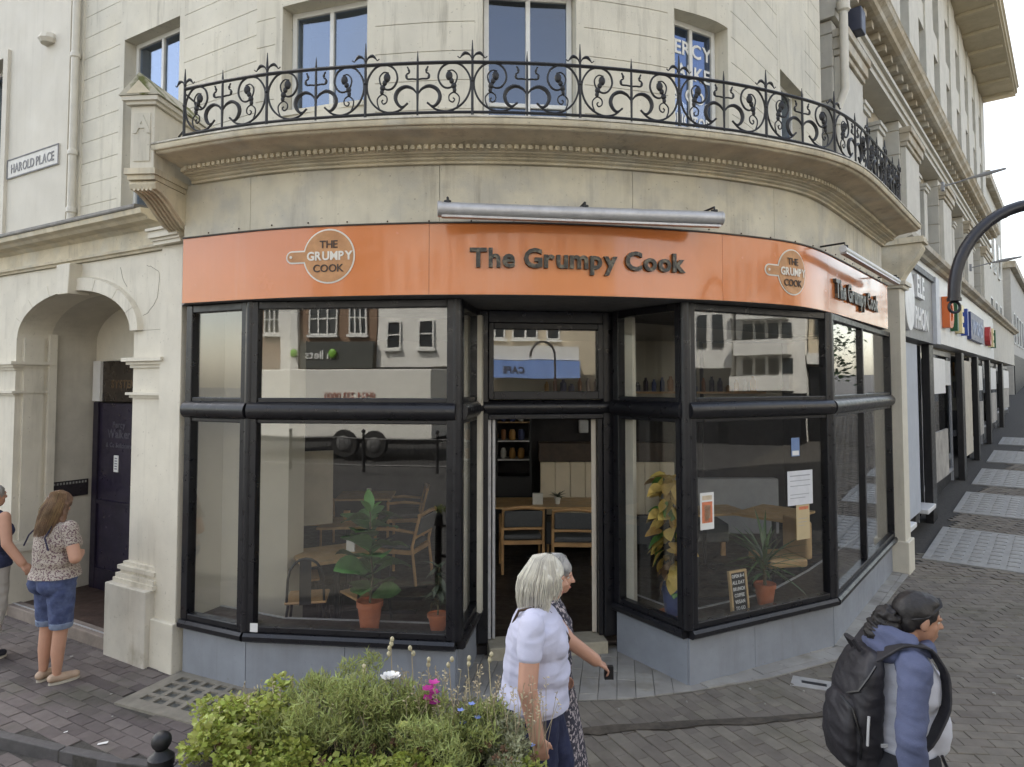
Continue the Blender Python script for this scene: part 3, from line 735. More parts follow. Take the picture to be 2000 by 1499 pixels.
# soffits over the recesses and behind the sign
SOFF = M('grey_soffit', (.14, .14, .145), .6, .12, 5)
mb = MB(); mb.prism([(p[0] - p[2] * .015, p[1] - p[3] * .015) for p in FPATH(0.02, 9.0)] + [(4.2, 9.6), (.98, 7.2), (-.33, 7.2), (-3.2, 6.3)], 3.178, 3.205); mb.build('soffit', SOFF, shop)
mb = MB(); mb.sweep([(-.3, 3.2), (-.045, 3.2), (-.045, 3.74), (-.3, 3.74)], FPATH(.02, 9.0)); mb.build('fascia_backing', FRIEZE, shop)

# ---- pillars and the arched porch on the left street
def lbox(s0, s1, b0, b1, z0, z1, mb): mb.prism([LP(s0, b0), LP(s1, b0), LP(s1, b1), LP(s0, b1)], z0, z1)
mb = MB(); lbox(-.0, .31, -.05, .06, 0, 3.74, mb); mb.build('pillar', CREAM2, bld, bevel=.006)
mb = MB()
for z0, z1, o in ((3.742, 3.775, .06), (3.775, 3.80, .075), (3.80, 3.86, .10), (3.86, 3.885, .12)): lbox(-.03 - o * .3, .31 + o * .6, -.05 - o, .35, z0, z1, mb)
mb.build('capital', CREAM2, bld)
pier = MB(); lbox(.315, .80, -.0, .32, .55, 2.99, pier); pier = pier.build('pier', CREAM2, bld, bevel=.006)
def mould(items, s0, s1, b, name, mat=CREAM2):
    mb = MB()
    for z0, z1, o in items: lbox(s0 - o, s1 + o, b - o, .33, z0, z1, mb)
    return mb.build(name, mat, bld)
mould(((2.64, 2.67, .02), (2.67, 2.70, .045), (2.70, 2.735, .075)), .33, .80, 0, 'impost')
mould(((2.36, 2.385, .02), (2.385, 2.41, .045)), .33, .80, 0, 'necking')
mould(((.66, .70, .09), (.70, .74, .075), (.74, .775, .045), (.775, .81, .065), (.81, .84, .03)), .36, .80, 0, 'pier_base')
mb = MB(); lbox(.30, .93, -.14, .34, -.02, .66, mb); mb.build('pedestal', M('stained_pedestal', (.56, .53, .46), .75, .1, 4, .3, 70, streak=.5, streak_col=(.2, .17, .11), col2=(.38, .34, .26), c2scale=2.6, c2lo=.55, c2hi=.72), bld, bevel=.01)
mb = MB(); lbox(-.02, .31, -.09, .05, -.02, .42, mb); mb.build('pillar_foot', CREAM2, bld, bevel=.01)
# arch: opening s .80 - 2.93
AC, AW, AZ, AR = 1.865, 1.065, 2.99, .45
def arc(k, n, dw=0.0): a = math.pi * k / n; return (AC - (AW + dw) * math.cos(a), AZ + (AR + dw) * math.sin(a))
mb = MB(); NA = 28; vs = []
for k in range(NA + 1):
    s_, z_ = arc(k, NA)
    for b in (0.0, .30):
        x, y = LP(s_, b); vs += [(x, y, z_), (x, y, 3.72)]
fs = []
for k in range(NA):
    a, b = 4 * k, 4 * (k + 1)
    fs += [(a, b, b + 1, a + 1), (a + 2, a + 3, b + 3, b + 2), (a, a + 2, b + 2, b), (a + 1, b + 1, b + 3, a + 3)]
mb.add(vs, fs); lbox(.315, .80, 0, .30, 2.992, 3.72, mb); lbox(2.93, 7.5, 0, .30, 2.992, 3.72, mb); mb.build('arch_wall', CREAM2, bld)
# archivolt stones, one by one
for k in range(8):
    mb = MB(); vs = []
    for j in range(5):
        kk = (k + .008 + .984 * j / 4) * NA / 8
        for dw, b in ((.003, -.045), (.13, -.045), (.15, 0.01), (.003, .01)):
            s_, z_ = arc(kk, NA, dw); vs.append((*LP(s_, b), z_))
    fs = [(4 * j + i, 4 * j + (i + 1) % 4, 4 * j + 4 + (i + 1) % 4, 4 * j + 4 + i) for j in range(4) for i in range(4)] + [(0, 3, 2, 1), (16, 17, 18, 19)]
    mb.add(vs, fs); mb.build('arch_stone', CREAM2, bld)
mb = MB(); mb.add([(*LP(AC - .10, -.12), 3.40), (*LP(AC + .10, -.12), 3.40), (*LP(AC + .13, -.12), 3.71), (*LP(AC - .13, -.12), 3.71), (*LP(AC - .10, .1), 3.40), (*LP(AC + .10, .1), 3.40), (*LP(AC + .13, .1), 3.71), (*LP(AC - .13, .1), 3.71)],
                  [(0, 1, 2, 3), (4, 7, 6, 5), (0, 4, 5, 1), (1, 5, 6, 2), (2, 6, 7, 3), (3, 7, 4, 0)]); mb.build('keystone', CREAM2, bld, bevel=.008)
mb = MB(); lbox(2.93, 7.5, 0.002, .30, 0, 2.99, mb); mb.build('street_wall', CREAM2, bld)
for it, nm in ((((2.64, 2.67, .02), (2.67, 2.70, .045), (2.70, 2.735, .075)), 'impost'), (((2.36, 2.385, .02), (2.385, 2.41, .045)), 'necking'), (((.66, .70, .09), (.70, .74, .075), (.74, .775, .045)), 'pier_base')): mould(it, 2.935, 3.42, -.05, nm)
mb = MB(); lbox(2.93, 3.42, -.05, .0, .775, 2.99, mb); mb.build('pier', CREAM2, bld)
mb = MB(); lbox(2.88, 3.5, -.14, .30, -.02, .66, mb); mb.build('pedestal', CREAM2, bld, bevel=.01)
# entablature over the arch
pr = [(-.3, 3.725), (.03, 3.725), (.035, 3.745), (.06, 3.75), (.065, 3.775), (.02, 3.785), (.02, 3.93), (.05, 3.945), (.07, 3.965), (.16, 3.975), (.19, 4.0), (.24, 4.015), (.25, 4.06), (-.3, 4.10)]
mb = MB(); mb.sweep(pr, LPATH(7.5, .33)); mb.build('entablature', CORN, bld)
mb = MB(); mb.sweep([(-.8, 4.105), (.26, 4.062), (.265, 4.075), (.26, 4.10), (-.8, 4.14)], LPATH(7.5, .40)); mb.build('lead_flashing', LEAD, bld)
for P in ([(.62, 3.60), (.47, 3.55), (.42, 3.50), (.43, 3.36), (.46, 3.26), (.58, 3.16), (.66, 3.13)], [(1.05, 3.62), (1.0, 3.50), (.93, 3.42)]):
    mb = MB(); mb.tube([(*LP(a, -.0005), z + .012 * noise.noise((a * 25, z * 25, 0))) for a, z in _crom(P, 5)], .0022, 4); mb.build('crack', M('crack_dark', (.24, .21, .17), .95, .3, 30), bld)
# porch
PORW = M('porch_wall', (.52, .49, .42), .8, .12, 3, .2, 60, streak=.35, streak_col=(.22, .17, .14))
PD = .80
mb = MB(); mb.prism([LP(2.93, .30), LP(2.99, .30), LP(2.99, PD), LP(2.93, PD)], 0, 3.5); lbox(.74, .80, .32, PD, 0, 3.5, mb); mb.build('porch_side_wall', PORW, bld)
mb = MB(); lbox(2.90, 2.93, .02, .22, .1, 3.0, mb); lbox(2.87, 2.93, .26, .34, .1, 3.05, mb); mb.build('porch_pilaster', CREAM2, bld)
mb = MB(); lbox(.75, 2.98, PD, PD + .1, 2.76, 3.6, mb); mb.build('porch_back_wall', CREAM2, bld)
mb = MB(); vs = []
for k in range(NA + 1):
    s_, z_ = arc(k, NA)
    for b in (.30, PD): x, y = LP(s_, b); vs += [(x, y, z_ + .001), (x, y, z_ + .05)]
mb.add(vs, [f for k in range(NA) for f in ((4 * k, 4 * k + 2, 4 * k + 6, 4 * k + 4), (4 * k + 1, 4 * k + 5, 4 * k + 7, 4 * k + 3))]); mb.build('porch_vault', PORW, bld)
PFL = M('porch_tiles', (.06, .035, .025), .6, .3, 6, .2, 40)
mb = MB(); lbox(.8, 2.93, .06, PD + .2, -.02, .10, mb); mb.build('porch_floor', PFL, bld)
mb = MB(); lbox(.86, 2.90, -.08, .058, -.02, .115, mb); mb.build('porch_step', M('step_stone', (.24, .2, .17), .8, .2, 7, .3, 60), bld, bevel=.01)
mb = MB(); lbox(.86, 2.9, -.03, -.015, .1155, .122, mb); mb.build('step_nosing', STEEL, bld)
DOORM = M('dark_purple_door', (.022, .017, .035), .35, .25, 5, .05)
door = MB(); lbox(.95, 2.84, PD - .04, PD, .10, 2.26, door); door = door.build('porch_door', DOORM, bld, label='dark purple porch door with faint white lettering')
mb = MB(); lbox(.95, 2.84, PD - .06, PD - .035, 1.08, 1.13, mb); lbox(2.74, 2.84, PD - .065, PD - .035, .10, 2.27, mb); lbox(.95, 2.84, PD - .06, PD - .035, .10, .34, mb); mb.build('door_rail', M('purple_rail', (.015, .011, .025), .4, .2), door)
mb = MB(); lbox(.95, 2.74, PD - .02, PD + .02, 2.28, 2.755, mb); tl = mb.build('transom_light', M('dark_transom', (.035, .025, .018), .3, .4, 4), bld)
mb = MB(); lbox(2.745, 2.90, PD - .05, PD + .02, 2.28, 2.76, mb); mb.build('white_jamb', WHITEP, bld)
gold = M('dull_gold_letter', (.12, .075, .035), .5, .1); pale = M('faded_white_letter', (.085, .08, .10), .6, .1)
o = LP(2.28, PD - .023); letters_flat('SYSTEMS', tl, gold, (*o, 2.44), (-DL[0], -DL[1], 0), (-NL[0], -NL[1], 0), .13, .003, .003)
for tx, z, sz in (('Percy', 1.98, .10), ('Walker', 1.86, .14), ('& Co Solicitors', 1.75, .075)):
    o = LP(2.34, PD - .043); letters_flat(tx, door, pale, (*o, z), (-DL[0], -DL[1], 0), (-NL[0], -NL[1], 0), sz, .003, .002)
mb = MB(); lbox(2.33, 2.42, PD - .048, PD - .041, 1.47, 1.66, mb); pn = mb.build('paper_notice', WHITEP, door)
mb = MB(); o = LP(2.36, PD - .05)
for k in range(5): lbox(2.35, 2.40, PD - .0495, PD - .0482, 1.50 + k * .03, 1.512 + k * .03, mb)
mb.build('print_line', M('grey_print', (.2, .2, .25), .8), pn)
np_ = MB(); q = lambda t: (LP(2.93, t)[0] - DL[0] * 0, LP(2.93, t)[1])
mb = MB(); mb.prism([LP(2.918, .34), LP(2.93, .34), LP(2.93, .74), LP(2.918, .74)], 1.17, 1.36); mb.build('name_plate', M('dark_name_plate', (.03, .026, .03), .35, .3, 30), bld)
mb = MB()
for k in range(11): mb.prism([LP(2.914, .36 + k * .034), LP(2.918, .36 + k * .034), LP(2.918, .378 + k * .034), LP(2.914, .378 + k * .034)], 1.32, 1.345)
mb.build('plate_lettering', M('plate_letter', (.3, .3, .28), .6), bld)

# ---- console and pedimented block at the left end of the balcony
AX = Vector((.082, .9966)); CX_ = Vector((.9966, -.082)); B0 = Vector((-2.96, 5.25))
def bpt(t, c): p = B0 + AX * t + CX_ * c; return (p.x, p.y)
def bbox(t0, t1, c0, c1, z0, z1, mb): mb.prism([bpt(t0, c0), bpt(t0, c1), bpt(t1, c1), bpt(t1, c0)], z0, z1)
def gable(t0, t1, c, z0, z1, mb):
    mb.add([(*bpt(t0, -c), z0), (*bpt(t0, c), z0), (*bpt(t0, 0), z1), (*bpt(t1, -c), z0), (*bpt(t1, c), z0), (*bpt(t1, 0), z1)], [(0, 1, 2), (3, 5, 4), (0, 3, 4, 1), (1, 4, 5, 2), (2, 5, 3, 0)])
blk = MB(); bbox(0, 1.35, -.10, .10, 4.21, 4.72, blk); blk = blk.build('end_block', CREAM2, bld, bevel=.006)
mb = MB(); bbox(-.008, 0, -.068, .068, 4.27, 4.66, mb); mb.build('sunk_panel', CREAM, blk)
g, _ = glyphs('A', .2, .008, .006); mb = MB()
for V, f, x, w in g: mb.add([(*bpt(-.012 + v[1], x + v[0]), 4.5 + v[2]) for v in V], f)
mb.build('letter', CREAM, blk)
mb = MB(); bbox(-.03, 1.35, -.125, .125, 4.722, 4.75, mb); bbox(-.05, 1.35, -.15, .15, 4.75, 4.785, mb); mb.build('block_moulding', CREAM2, blk)
mb = MB(); gable(-.06, 1.35, .17, 4.788, 4.97, mb); mb.build('pediment', M('mossy_pediment', (.5, .47, .38), .85, .15, 4, .4, 50, streak=.5, streak_col=(.09, .07, .03), col2=(.14, .15, .05), c2scale=5, c2lo=.5, c2hi=.6), blk)
mb = MB(); gable(-.064, -.061, .10, 4.80, 4.905, mb); mb.build('pediment_recess', CORN, blk)
mb = MB(); bbox(-.03, .70, -.13, .13, 4.16, 4.207, mb); bbox(-.01, .70, -.115, .115, 4.12, 4.16, mb); mb.build('console_cap', CORN, bld)
sp = [(.02, 4.12), (.035, 4.06), (.10, 4.03), (.20, 3.99), (.32, 3.93), (.42, 3.88), (.53, 3.86), (.60, 3.90), (.74, 3.90), (.74, 4.12)]
sp = [(.02, 4.118), (.0, 4.08), (.03, 4.03), (.10, 4.0), (.18, 3.985), (.30, 3.93), (.42, 3.885), (.52, 3.875), (.74, 3.88), (.74, 4.118)]
sp = [(.02, 4.118), (.005, 4.09), (.02, 4.05), (.10, 4.04), (.2, 4.0), (.33, 3.92), (.45, 3.85), (.53, 3.83), (.56, 3.80), (.74, 3.80), (.74, 4.118)]
con = MB()
con.add([(*bpt(t, c), z) for c in (-.11, .11) for t, z in sp], [tuple(range(len(sp)))[::-1], tuple(range(len(sp), 2 * len(sp)))] + [(i, (i + 1) % len(sp), len(sp) + (i + 1) % len(sp), len(sp) + i) for i in range(len(sp))])
con = con.build('console', CORN, bld, bevel=.006)
for c in (-.07, -.035, 0, .035, .07):
    mb = MB(); mb.tube([(*bpt(t - .006, c), z - .004) for t, z in sp[2:8]], .011, 6); mb.build('flute', CORN, con, smooth=True)
# right-hand end: console and pillar
def rbox(s0, s1, b0, b1, z0, z1, mb): mb.prism([RP(s0, b0), RP(s1, b0), RP(s1, b1), RP(s0, b1)], z0, z1)
mb = MB(); rbox(-.33, .02, -.06, .16, -.02, 3.76, mb); mb.build('pillar', CREAM2, bld, bevel=.006)
mb = MB(); rbox(-.35, .04, -.10, .35, -.02, .42, mb); mb.build('pillar_foot', CREAM2, bld, bevel=.01)
mb = MB(); rbox(-.36, .05, -.11, .35, 3.762, 3.80, mb); rbox(-.38, .07, -.14, .35, 3.80, 3.85, mb); mb.build('capital', CREAM2, bld)
mb = MB(); vs = []
for s_ in (-.33, -.06): vs += [(*RP(s_, b - .40), z) for b, z in ((.08, 4.34), (.07, 4.28), (.11, 4.2), (.19, 4.08), (.28, 3.95), (.33, 3.852), (.60, 3.852), (.60, 4.34))]
mb.add(vs, [tuple(range(8))[::-1], tuple(range(8, 16))] + [(i, (i + 1) % 8, 8 + (i + 1) % 8, 8 + i) for i in range(8)]); mb.build('console', CORN, bld)
mb = MB(); rbox(-.36, -.03, -.36, .6, 4.342, 4.38, mb); rbox(-.36, -.03, -.35, .6, 4.38, 4.42, mb); mb.build('console_cap', CORN, bld)

# ---------------------------------------------------------------- fascia sign
sign = thing('shop_sign', 'long orange curved fascia sign reading The Grumpy Cook', 'sign', (0, 5.2, 3.2))
for a, b in ((.01, 2.28), (2.283, 4.72), (4.723, 6.3), (6.303, 9.02)):
    mb = MB(); mb.sweep([(-.035, 3.182), (0, 3.182), (0, 3.736), (-.035, 3.736)], FPATH(a, b, 0, .08)); mb.build('sign_panel', ORANGE, sign, smooth=True)
mb = MB(); mb.sweep([(-.04, 3.737), (.012, 3.737), (.012, 3.748), (-.04, 3.748)], FPATH(.01, 9.02, 0, .08)); mb.build('top_trim', M('dark_trim', (.05, .04, .03), .6), sign)
LETB = M('black_letter', (.035, .033, .028), .35, .5, 26, .3, 60, col2=(.16, .14, .10), c2scale=22, c2lo=.5, c2hi=.6)
def letters_curve(txt, parent, mat, sc, z, size, depth, bold, d0, sx=1.0, name='letter', spacing=1.0, width=None):
    g, tot = glyphs(txt, size, depth, bold, spacing, sx)
    if width: k = width / tot
    else: k = 1
    for V, f, x, w in g:
        mb = MB(); vs = []
        for v in V:
            X, Y, h = FP(sc + (x + v[0]) * k, d0 - v[1]); vs.append((X, Y, z + v[2]))
        mb.add(vs, f); mb.build(name, mat, parent)
letters_curve('The Grumpy Cook', sign, LETB, 3.475, 3.395, .205, .028, .006, .016, width=1.75)
letters_curve('The Grumpy Cook', sign, LETB, 7.40, 3.345, .25, .028, .008, .016, width=1.85)
LOGT = M('logo_tan', (.52, .25, .10), .4, .12, 10, col2=(.58, .30, .13), c2scale=5, c2lo=.4, c2hi=.6); LOGW = M('logo_white', (.80, .76, .68), .4, .04); LOGB = M('logo_brown', (.06, .035, .025), .5)
def logo(sc, z, r):
    def curve_poly(P, d, nm, mat, th=.003):
        mb = MB(); n = len(P); c = (sum(p[0] for p in P) / n, sum(p[1] for p in P) / n)
        vs = []
        for dd_ in (d, d + th):
            for a, b in P: X, Y, h = FP(sc + a, dd_); vs.append((X, Y, z + b))
        mb.add(vs, [tuple(range(n, 2 * n))] + [(i, (i + 1) % n, n + (i + 1) % n, n + i) for i in range(n)]); return mb.build(nm, mat, sign)
    def pan(rr, hw, hl):
        a0 = math.asin(hw / rr); P = []
        for k in range(41):
            a = math.pi + a0 + (2 * math.pi - 2 * a0) * k / 40; P.append((rr * math.cos(a), rr * math.sin(a)))
        for k in range(9):
            a = math.pi / 2 + math.pi * k / 8; P.append((-r - hl + hw * math.cos(a) + 0, hw * math.sin(a)))
        return P
    w = curve_poly(pan(r, .052, .10), .002, 'logo_board', LOGW); curve_poly(pan(r - .013, .039, .10), .006, 'logo_face', LOGT)
    curve_poly([(-r - .105 + .012 * math.cos(a * .785), .012 * math.sin(a * .785)) for a in range(8)], .0105, 'logo_hole', LOGW)
    letters_curve('THE', sign, LOGB, sc, z + .065, .085, .004, .001, .012, name='logo_letter')
    letters_curve('GRUMPY', sign, LOGW, sc + .01, z - .03, .095, .004, .003, .012, name='logo_letter', width=r * 1.76)
    letters_curve('COOK', sign, LOGB, sc, z - .125, .085, .004, .001, .012, name='logo_letter')
logo(1.47, 3.50, .218); logo(5.53, 3.475, .205)

# ---------------------------------------------------------------- lamps over the sign
def trough(name, lab, A, B, r, nb, wall):
    t = thing(name, lab, 'sign lamp', A, 0, 'trough lamps above the fascia sign'); A = Vector(A); B = Vector(B); d = (B - A).normalized()
    h = Vector((d.y, -d.x, 0)).normalized()
    mb = MB(); mb.tube([A, B], r, 14); mb.build('housing', WHITEP if nb == 2 else STEEL, t, smooth=True)
    mb = MB(); mb.tube([A - d * .03, A - d * .0005], r * 1.12, 14); mb.tube([B + d * .0005, B + d * .02], r * 1.05, 14); mb.build('end_cap', STEEL, t, smooth=True)
    mb = MB(); a = A + Vector((0, 0, -r * .9)) - h * .01; b = B + Vector((0, 0, -r * .9)) - h * .01
    mb.seg((a.x, a.y), (b.x, b.y), -.02, .035, a.z - .014, a.z + .002); mb.build('reflector', STEEL, t)
    mb = MB()
    for k in range(3 if nb == 3 else nb):
        p = A.lerp(B, .02 + .96 * k / (max(1, nb - 1))); sx, sy = wall(p)
        mb.tube([p + Vector((0, 0, r)), p + Vector((0, 0, r + .035)), Vector((sx, sy, p.z + r + .03))], .009, 6)
        mb.lathe([(.028, -.012), (.028, .012)], (p.x, p.y, p.z + r), 10)
    mb.build('bracket', IRON, t, smooth=True); return t
def nearest_wall(p):
    best = min(range(0, 181), key=lambda i: (FP(i * .05)[0] - p.x) ** 2 + (FP(i * .05)[1] - p.y) ** 2); x, y, h = FP(best * .05); return x, y
a = FP(2.42, .28); b = FP(4.5, .28); trough('sign_lamp', 'long galvanised trough lamp fixed above the words on the orange sign', (a[0], a[1], 3.775), (b[0], b[1], 3.785), .052, 3, nearest_wall)
a = FP(6.05, .22); b = FP(8.55, .20); trough('sign_lamp', 'white trough lamp on bent arms over the right end of the orange sign', (a[0], a[1], 3.72), (b[0], b[1], 3.72), .03, 2, nearest_wall)

# ---------------------------------------------------------------- balcony railing
rail = thing('balcony_railing', 'black wrought iron balcony railing with scrollwork panels above the cafe', 'railing', (0, 5, 4.43))
RD = .36
def rp(s, z, d=RD): x, y, h = FP(s, d); return Vector((x, y, z))
NPAN, PW, S0 = 10, .745, .40
S1 = S0 + NPAN * PW; ZB, ZT = 4.465, 4.835
for z, r in ((ZB, .011), (ZT, .013)):
    mb = MB(); mb.tube([rp(S0 + (S1 - S0) * k / 90, z) for k in range(91)], r, 6); mb.build('rail', IRON, rail, smooth=True)
def half(sp, dirn):
    """one half panel from the post at sp towards the middle bar"""
    W = PW / 2; Hh = ZT - ZB
    def q(x, y): return rp(sp + dirn * W * (x - 960) / 452, ZB + Hh * (503 - y) / 385)
    def sm(P, n=6):
        return [q(*p) for p in _crom(P, n)]
    big = [(1165, 185), (1120, 180), (1085, 220), (1100, 280), (1150, 315), (1205, 300), (1240, 235), (1215, 160), (1140, 122), (1050, 140), (985, 220), (975, 310), (1010, 400), (1080, 465), (1170, 495), (1260, 478), (1330, 425)]
    mb = MB(); P = sm(big); mb.tube(P, [.0045 + .0035 * min(1, k / 30) for k in range(len(P))], 6); mb.build('scroll', IRON, rail, smooth=True)
    sml = [(1118, 392), (1105, 405), (1120, 425), (1148, 410), (1148, 372), (1110, 350), (1070, 380), (1068, 420), (1085, 462)]
    mb = MB(); P = sm(sml); mb.tube(P, .0055, 6); mb.build('scroll', IRON, rail, smooth=True)
    hrt = [(1408, 355), (1370, 315), (1310, 298), (1250, 325), (1225, 375), (1240, 425), (1280, 455), (1330, 430)]
    mb = MB(); P = sm(hrt); mb.tube(P, [.0055 + .010 * math.sin(math.pi * k / (len(P) - 1)) for k in range(len(P))], 6); mb.build('scroll', IRON, rail, smooth=True)
    lf = [(1410, 245), (1370, 240), (1325, 238), (1318, 205), (1340, 190), (1335, 165), (1325, 145)]
    mb = MB(); P = sm(lf, 4); mb.tube(P, [.010 if k in (9, 10, 11, 18, 19) else .0065 for k in range(len(P))], 6); mb.build('leaf_scroll', IRON, rail, smooth=True)
    mb = MB(); c = q(1150, 222); mb.ball(c, (.026, .018, .036), 8, 6); c = q(1130, 262); mb.ball(c, (.018, .014, .022), 8, 6); c = q(1112, 300); mb.ball(c, (.021, .016, .024), 8, 6); c = q(1106, 332); mb.ball(c, (.015, .013, .022), 8, 6); mb.build('cast_leaf', IRON, rail, smooth=True)
for k in range(NPAN + 1):
    s_ = S0 + k * PW; mb = MB()
    mb.tube([rp(s_, 4.425), rp(s_, 4.5), rp(s_, 4.90), rp(s_, 5.0)], [.012, .011, .010, .003], 6)
    mb.build('post', IRON, rail, smooth=True)
    mb = MB()
    for dr in (-1, 1):
        P = [rp(s_ + dr * a, 4.862 + b) for a, b in _crom([(.004, 0), (.02, .03), (.05, .042), (.072, .022), (.085, .006), (.10, .018)], 4)]
        mb.tube(P, [.004 + .008 * math.exp(-((i - 8) / 4.0) ** 2) for i in range(len(P))], 6)
    mb.ball(rp(s_, 4.87), .013, 8, 6); mb.ball(rp(s_, 4.70), .016, 8, 6); mb.build('finial', IRON, rail, smooth=True)
    if k < NPAN:
        m_ = s_ + PW / 2; mb = MB(); mb.tube([rp(m_, 4.43), rp(m_, 4.55), rp(m_, 4.62), rp(m_, 4.86), rp(m_, 4.925)], [.008, .009, .011, .008, .002], 6); mb.build('bar', IRON, rail, smooth=True)
        half(s_, 1); half(s_ + PW, -1)
mb = MB(); mb.tube([rp(S0, 4.50), rp(S0 - .12, 4.49, .30)], .009, 6); mb.tube([rp(S0, 4.80), rp(S0 - .1, 4.80, .1)], .008, 6); mb.tube([rp(S1, 4.8), rp(S1 + .2, 4.8, -.3)], .008, 6); mb.build('stay', IRON, rail)

# ---------------------------------------------------------------- drainpipe, plaque, neighbour on the left street
PIPE = M('painted_pipe', (.60, .57, .49), .5, .06, 6, streak=.2)
dp = thing('drainpipe', 'cream painted drainpipe running down to the ledge beside the porch', 'drainpipe', (*LP(3.44, .73), 4.14))
mb = MB(); mb.tube([(*LP(3.44, .72), 4.2), (*LP(3.44, .72), 9.0)], .046, 12); mb.build('pipe', PIPE, dp, smooth=True)
for z in (4.62, 5.35, 6.6, 7.6):
    mb = MB(); mb.lathe([(.048, 0), (.058, .01), (.058, .06), (.05, .075)], (*LP(3.44, .72), z), 12); mb.build('collar', PIPE, dp, smooth=True)
mb = MB(); mb.lathe([(.06, .0), (.06, .07), (.075, .09), (.05, .2)], (*LP(3.44, .72), 4.142), 12); mb.prism([LP(3.36, .64), LP(3.53, .64), LP(3.53, .80), LP(3.36, .80)], 4.136, 4.20); mb.build('shoe', PIPE, dp, smooth=True)
lt = thing('terrace_building', 'unseen cream terrace added along the left street to shade the ground', 'building', (*LP(20, .8), 0)); mb = MB(); lbox(9.6, 34, .8, 9, 0, 13, mb); mb.build('wall', CREAM, lt)  # added out of view so its shadow darkens the ground mirrored in the panes
for k in range(8): mb = MB(); lbox(10.5 + k * 2.9, 11.7 + k * 2.9, .76, .799, 4.8, 6.9, mb); mb.build('window', FRW, lt)
nb = thing('rendered_building', 'smooth cream rendered building beyond the drainpipe at the left edge', 'building', (*LP(6, .8), 0))
SM = M('smooth_render', (.62, .585, .50), .7, .05, 1.5, .15, 60, streak=.18)
mb = MB()
for s0, s1, z0, z1 in ((3.62, 5.17, 4.1, 12.5), (6.3, 9.5, 4.1, 12.5), (5.17, 6.3, 7.05, 12.5), (5.17, 6.3, 4.1, 4.5)): lbox(s0, s1, .74, 1.2, z0, z1, mb)
mb.build('wall', SM, nb)
mb = MB(); lbox(5.17, 5.30, .70, .74, 4.4, 7.15, mb); lbox(5.30, 6.3, .70, .74, 7.05, 7.15, mb); mb.build('window_surround', SM, nb)
mb = MB(); lbox(5.17, 5.23, .9, .98, 4.5, 7.05, mb); lbox(5.70, 5.75, .9, .98, 4.5, 7.05, mb); lbox(5.23, 5.7, .9, .98, 5.7, 5.76, mb); lbox(5.23, 6.3, .9, .98, 6.99, 7.05, mb); w = mb.build('window', FRW, nb)
mb = MB(); lbox(5.2, 6.3, .935, .945, 4.5, 7.05, mb); mb.build('pane', GLASSUP, w)
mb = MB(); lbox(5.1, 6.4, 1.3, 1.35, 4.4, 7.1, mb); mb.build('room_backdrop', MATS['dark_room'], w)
mb = MB(); mb.lathe([(.10, 0), (.13, .05), (.10, .12)], (*LP(4.1, .72), 6.95), 10); mb.build('wall_boss', SM, nb)
pq = thing('street_sign', 'white street name plaque with a black border reading HAROLD PLACE', 'street sign', (*LP(4.47, .73), 5.3))
PLW = M('plaque_white', (.60, .58, .53), .5, .08, 12); PLB = M('plaque_black', (.16, .16, .17), .6, .2)
mb = MB(); lbox(3.79, 5.14, .725, .738, 5.305, 5.575, mb); mb.build('plate', PLW, pq)
mb = MB(); lbox(3.79, 5.14, .718, .7245, 5.56, 5.575, mb); lbox(3.79, 5.14, .718, .7245, 5.305, 5.32, mb); lbox(3.79, 3.805, .718, .7245, 5.32, 5.56, mb); lbox(5.125, 5.14, .718, .7245, 5.32, 5.56, mb); mb.build('border', PLB, pq)
o = LP(4.465, .722); letters_flat('HAROLD PLACE', pq, M('plaque_faded', (.20, .20, .21), .6, .2), (*o, 5.375), (-DL[0], -DL[1], 0), (-NL[0], -NL[1], 0), .175, .004, .002, 1.0, .86)
# ---------------------------------------------------------------- the long building up the right-hand street
tb = thing('terrace_building', 'long pale stone building with columns and deep eaves receding up the right-hand street', 'building', (*RP(10, 0), 0))
PALE = M('pale_stone', (.56, .54, .48), .75, .08, 3, .2, 60, streak=.3, streak_col=(.16, .13, .09))
WSTN = M('weathered_stone', (.46, .40, .30), .85, .16, 4, .35, 60, streak=.6, streak_col=(.10, .07, .04), col2=(.55, .52, .45), c2scale=1.6, c2lo=.45, c2hi=.6)
DGL = M('dark_glazing', (.03, .035, .045), .08, .2, 3, spec=.7)
DGL = glass_mat('street_glass', (.55, .58, .6), 1.9, .06)
PIERS = [(.06, 1.94), (5.04, 7.16), (10.2, 12.3), (15.4, 17.5), (20.6, 23.7)]
def rb(mb, s0, s1, b0, b1, z0, z1): mb.prism([RP(s0, b0), RP(s1, b0), RP(s1, b1), RP(s0, b1)], z0, z1)
for a, b in PIERS:
    z = 4.7
    while z < 7.8:
        mb = MB(); rb(mb, a, b, .80, 1.3, z, min(z + .50, 7.9) - .015); mb.build('pier_stone', PALE, tb, bevel=.012); z += .50
    mb = MB(); rb(mb, a + .02, b - .02, .815, 1.3, 4.6, 7.9); mb.build('pier_core', WSTN, tb)
    mb = MB(); rb(mb, a + .08, b - .5, .70, .80, 4.7, 7.35, ); mb.build('pilaster', PALE, tb, bevel=.01)
    mb = MB(); rb(mb, a + .05, b - .47, .66, .80, 7.36, 7.45); rb(mb, a + .02, b - .44, .62, .80, 7.45, 7.62); rb(mb, a - .0, b - .42, .58, .80, 7.62, 7.74); mb.build('capital', WSTN, tb, bevel=.01)
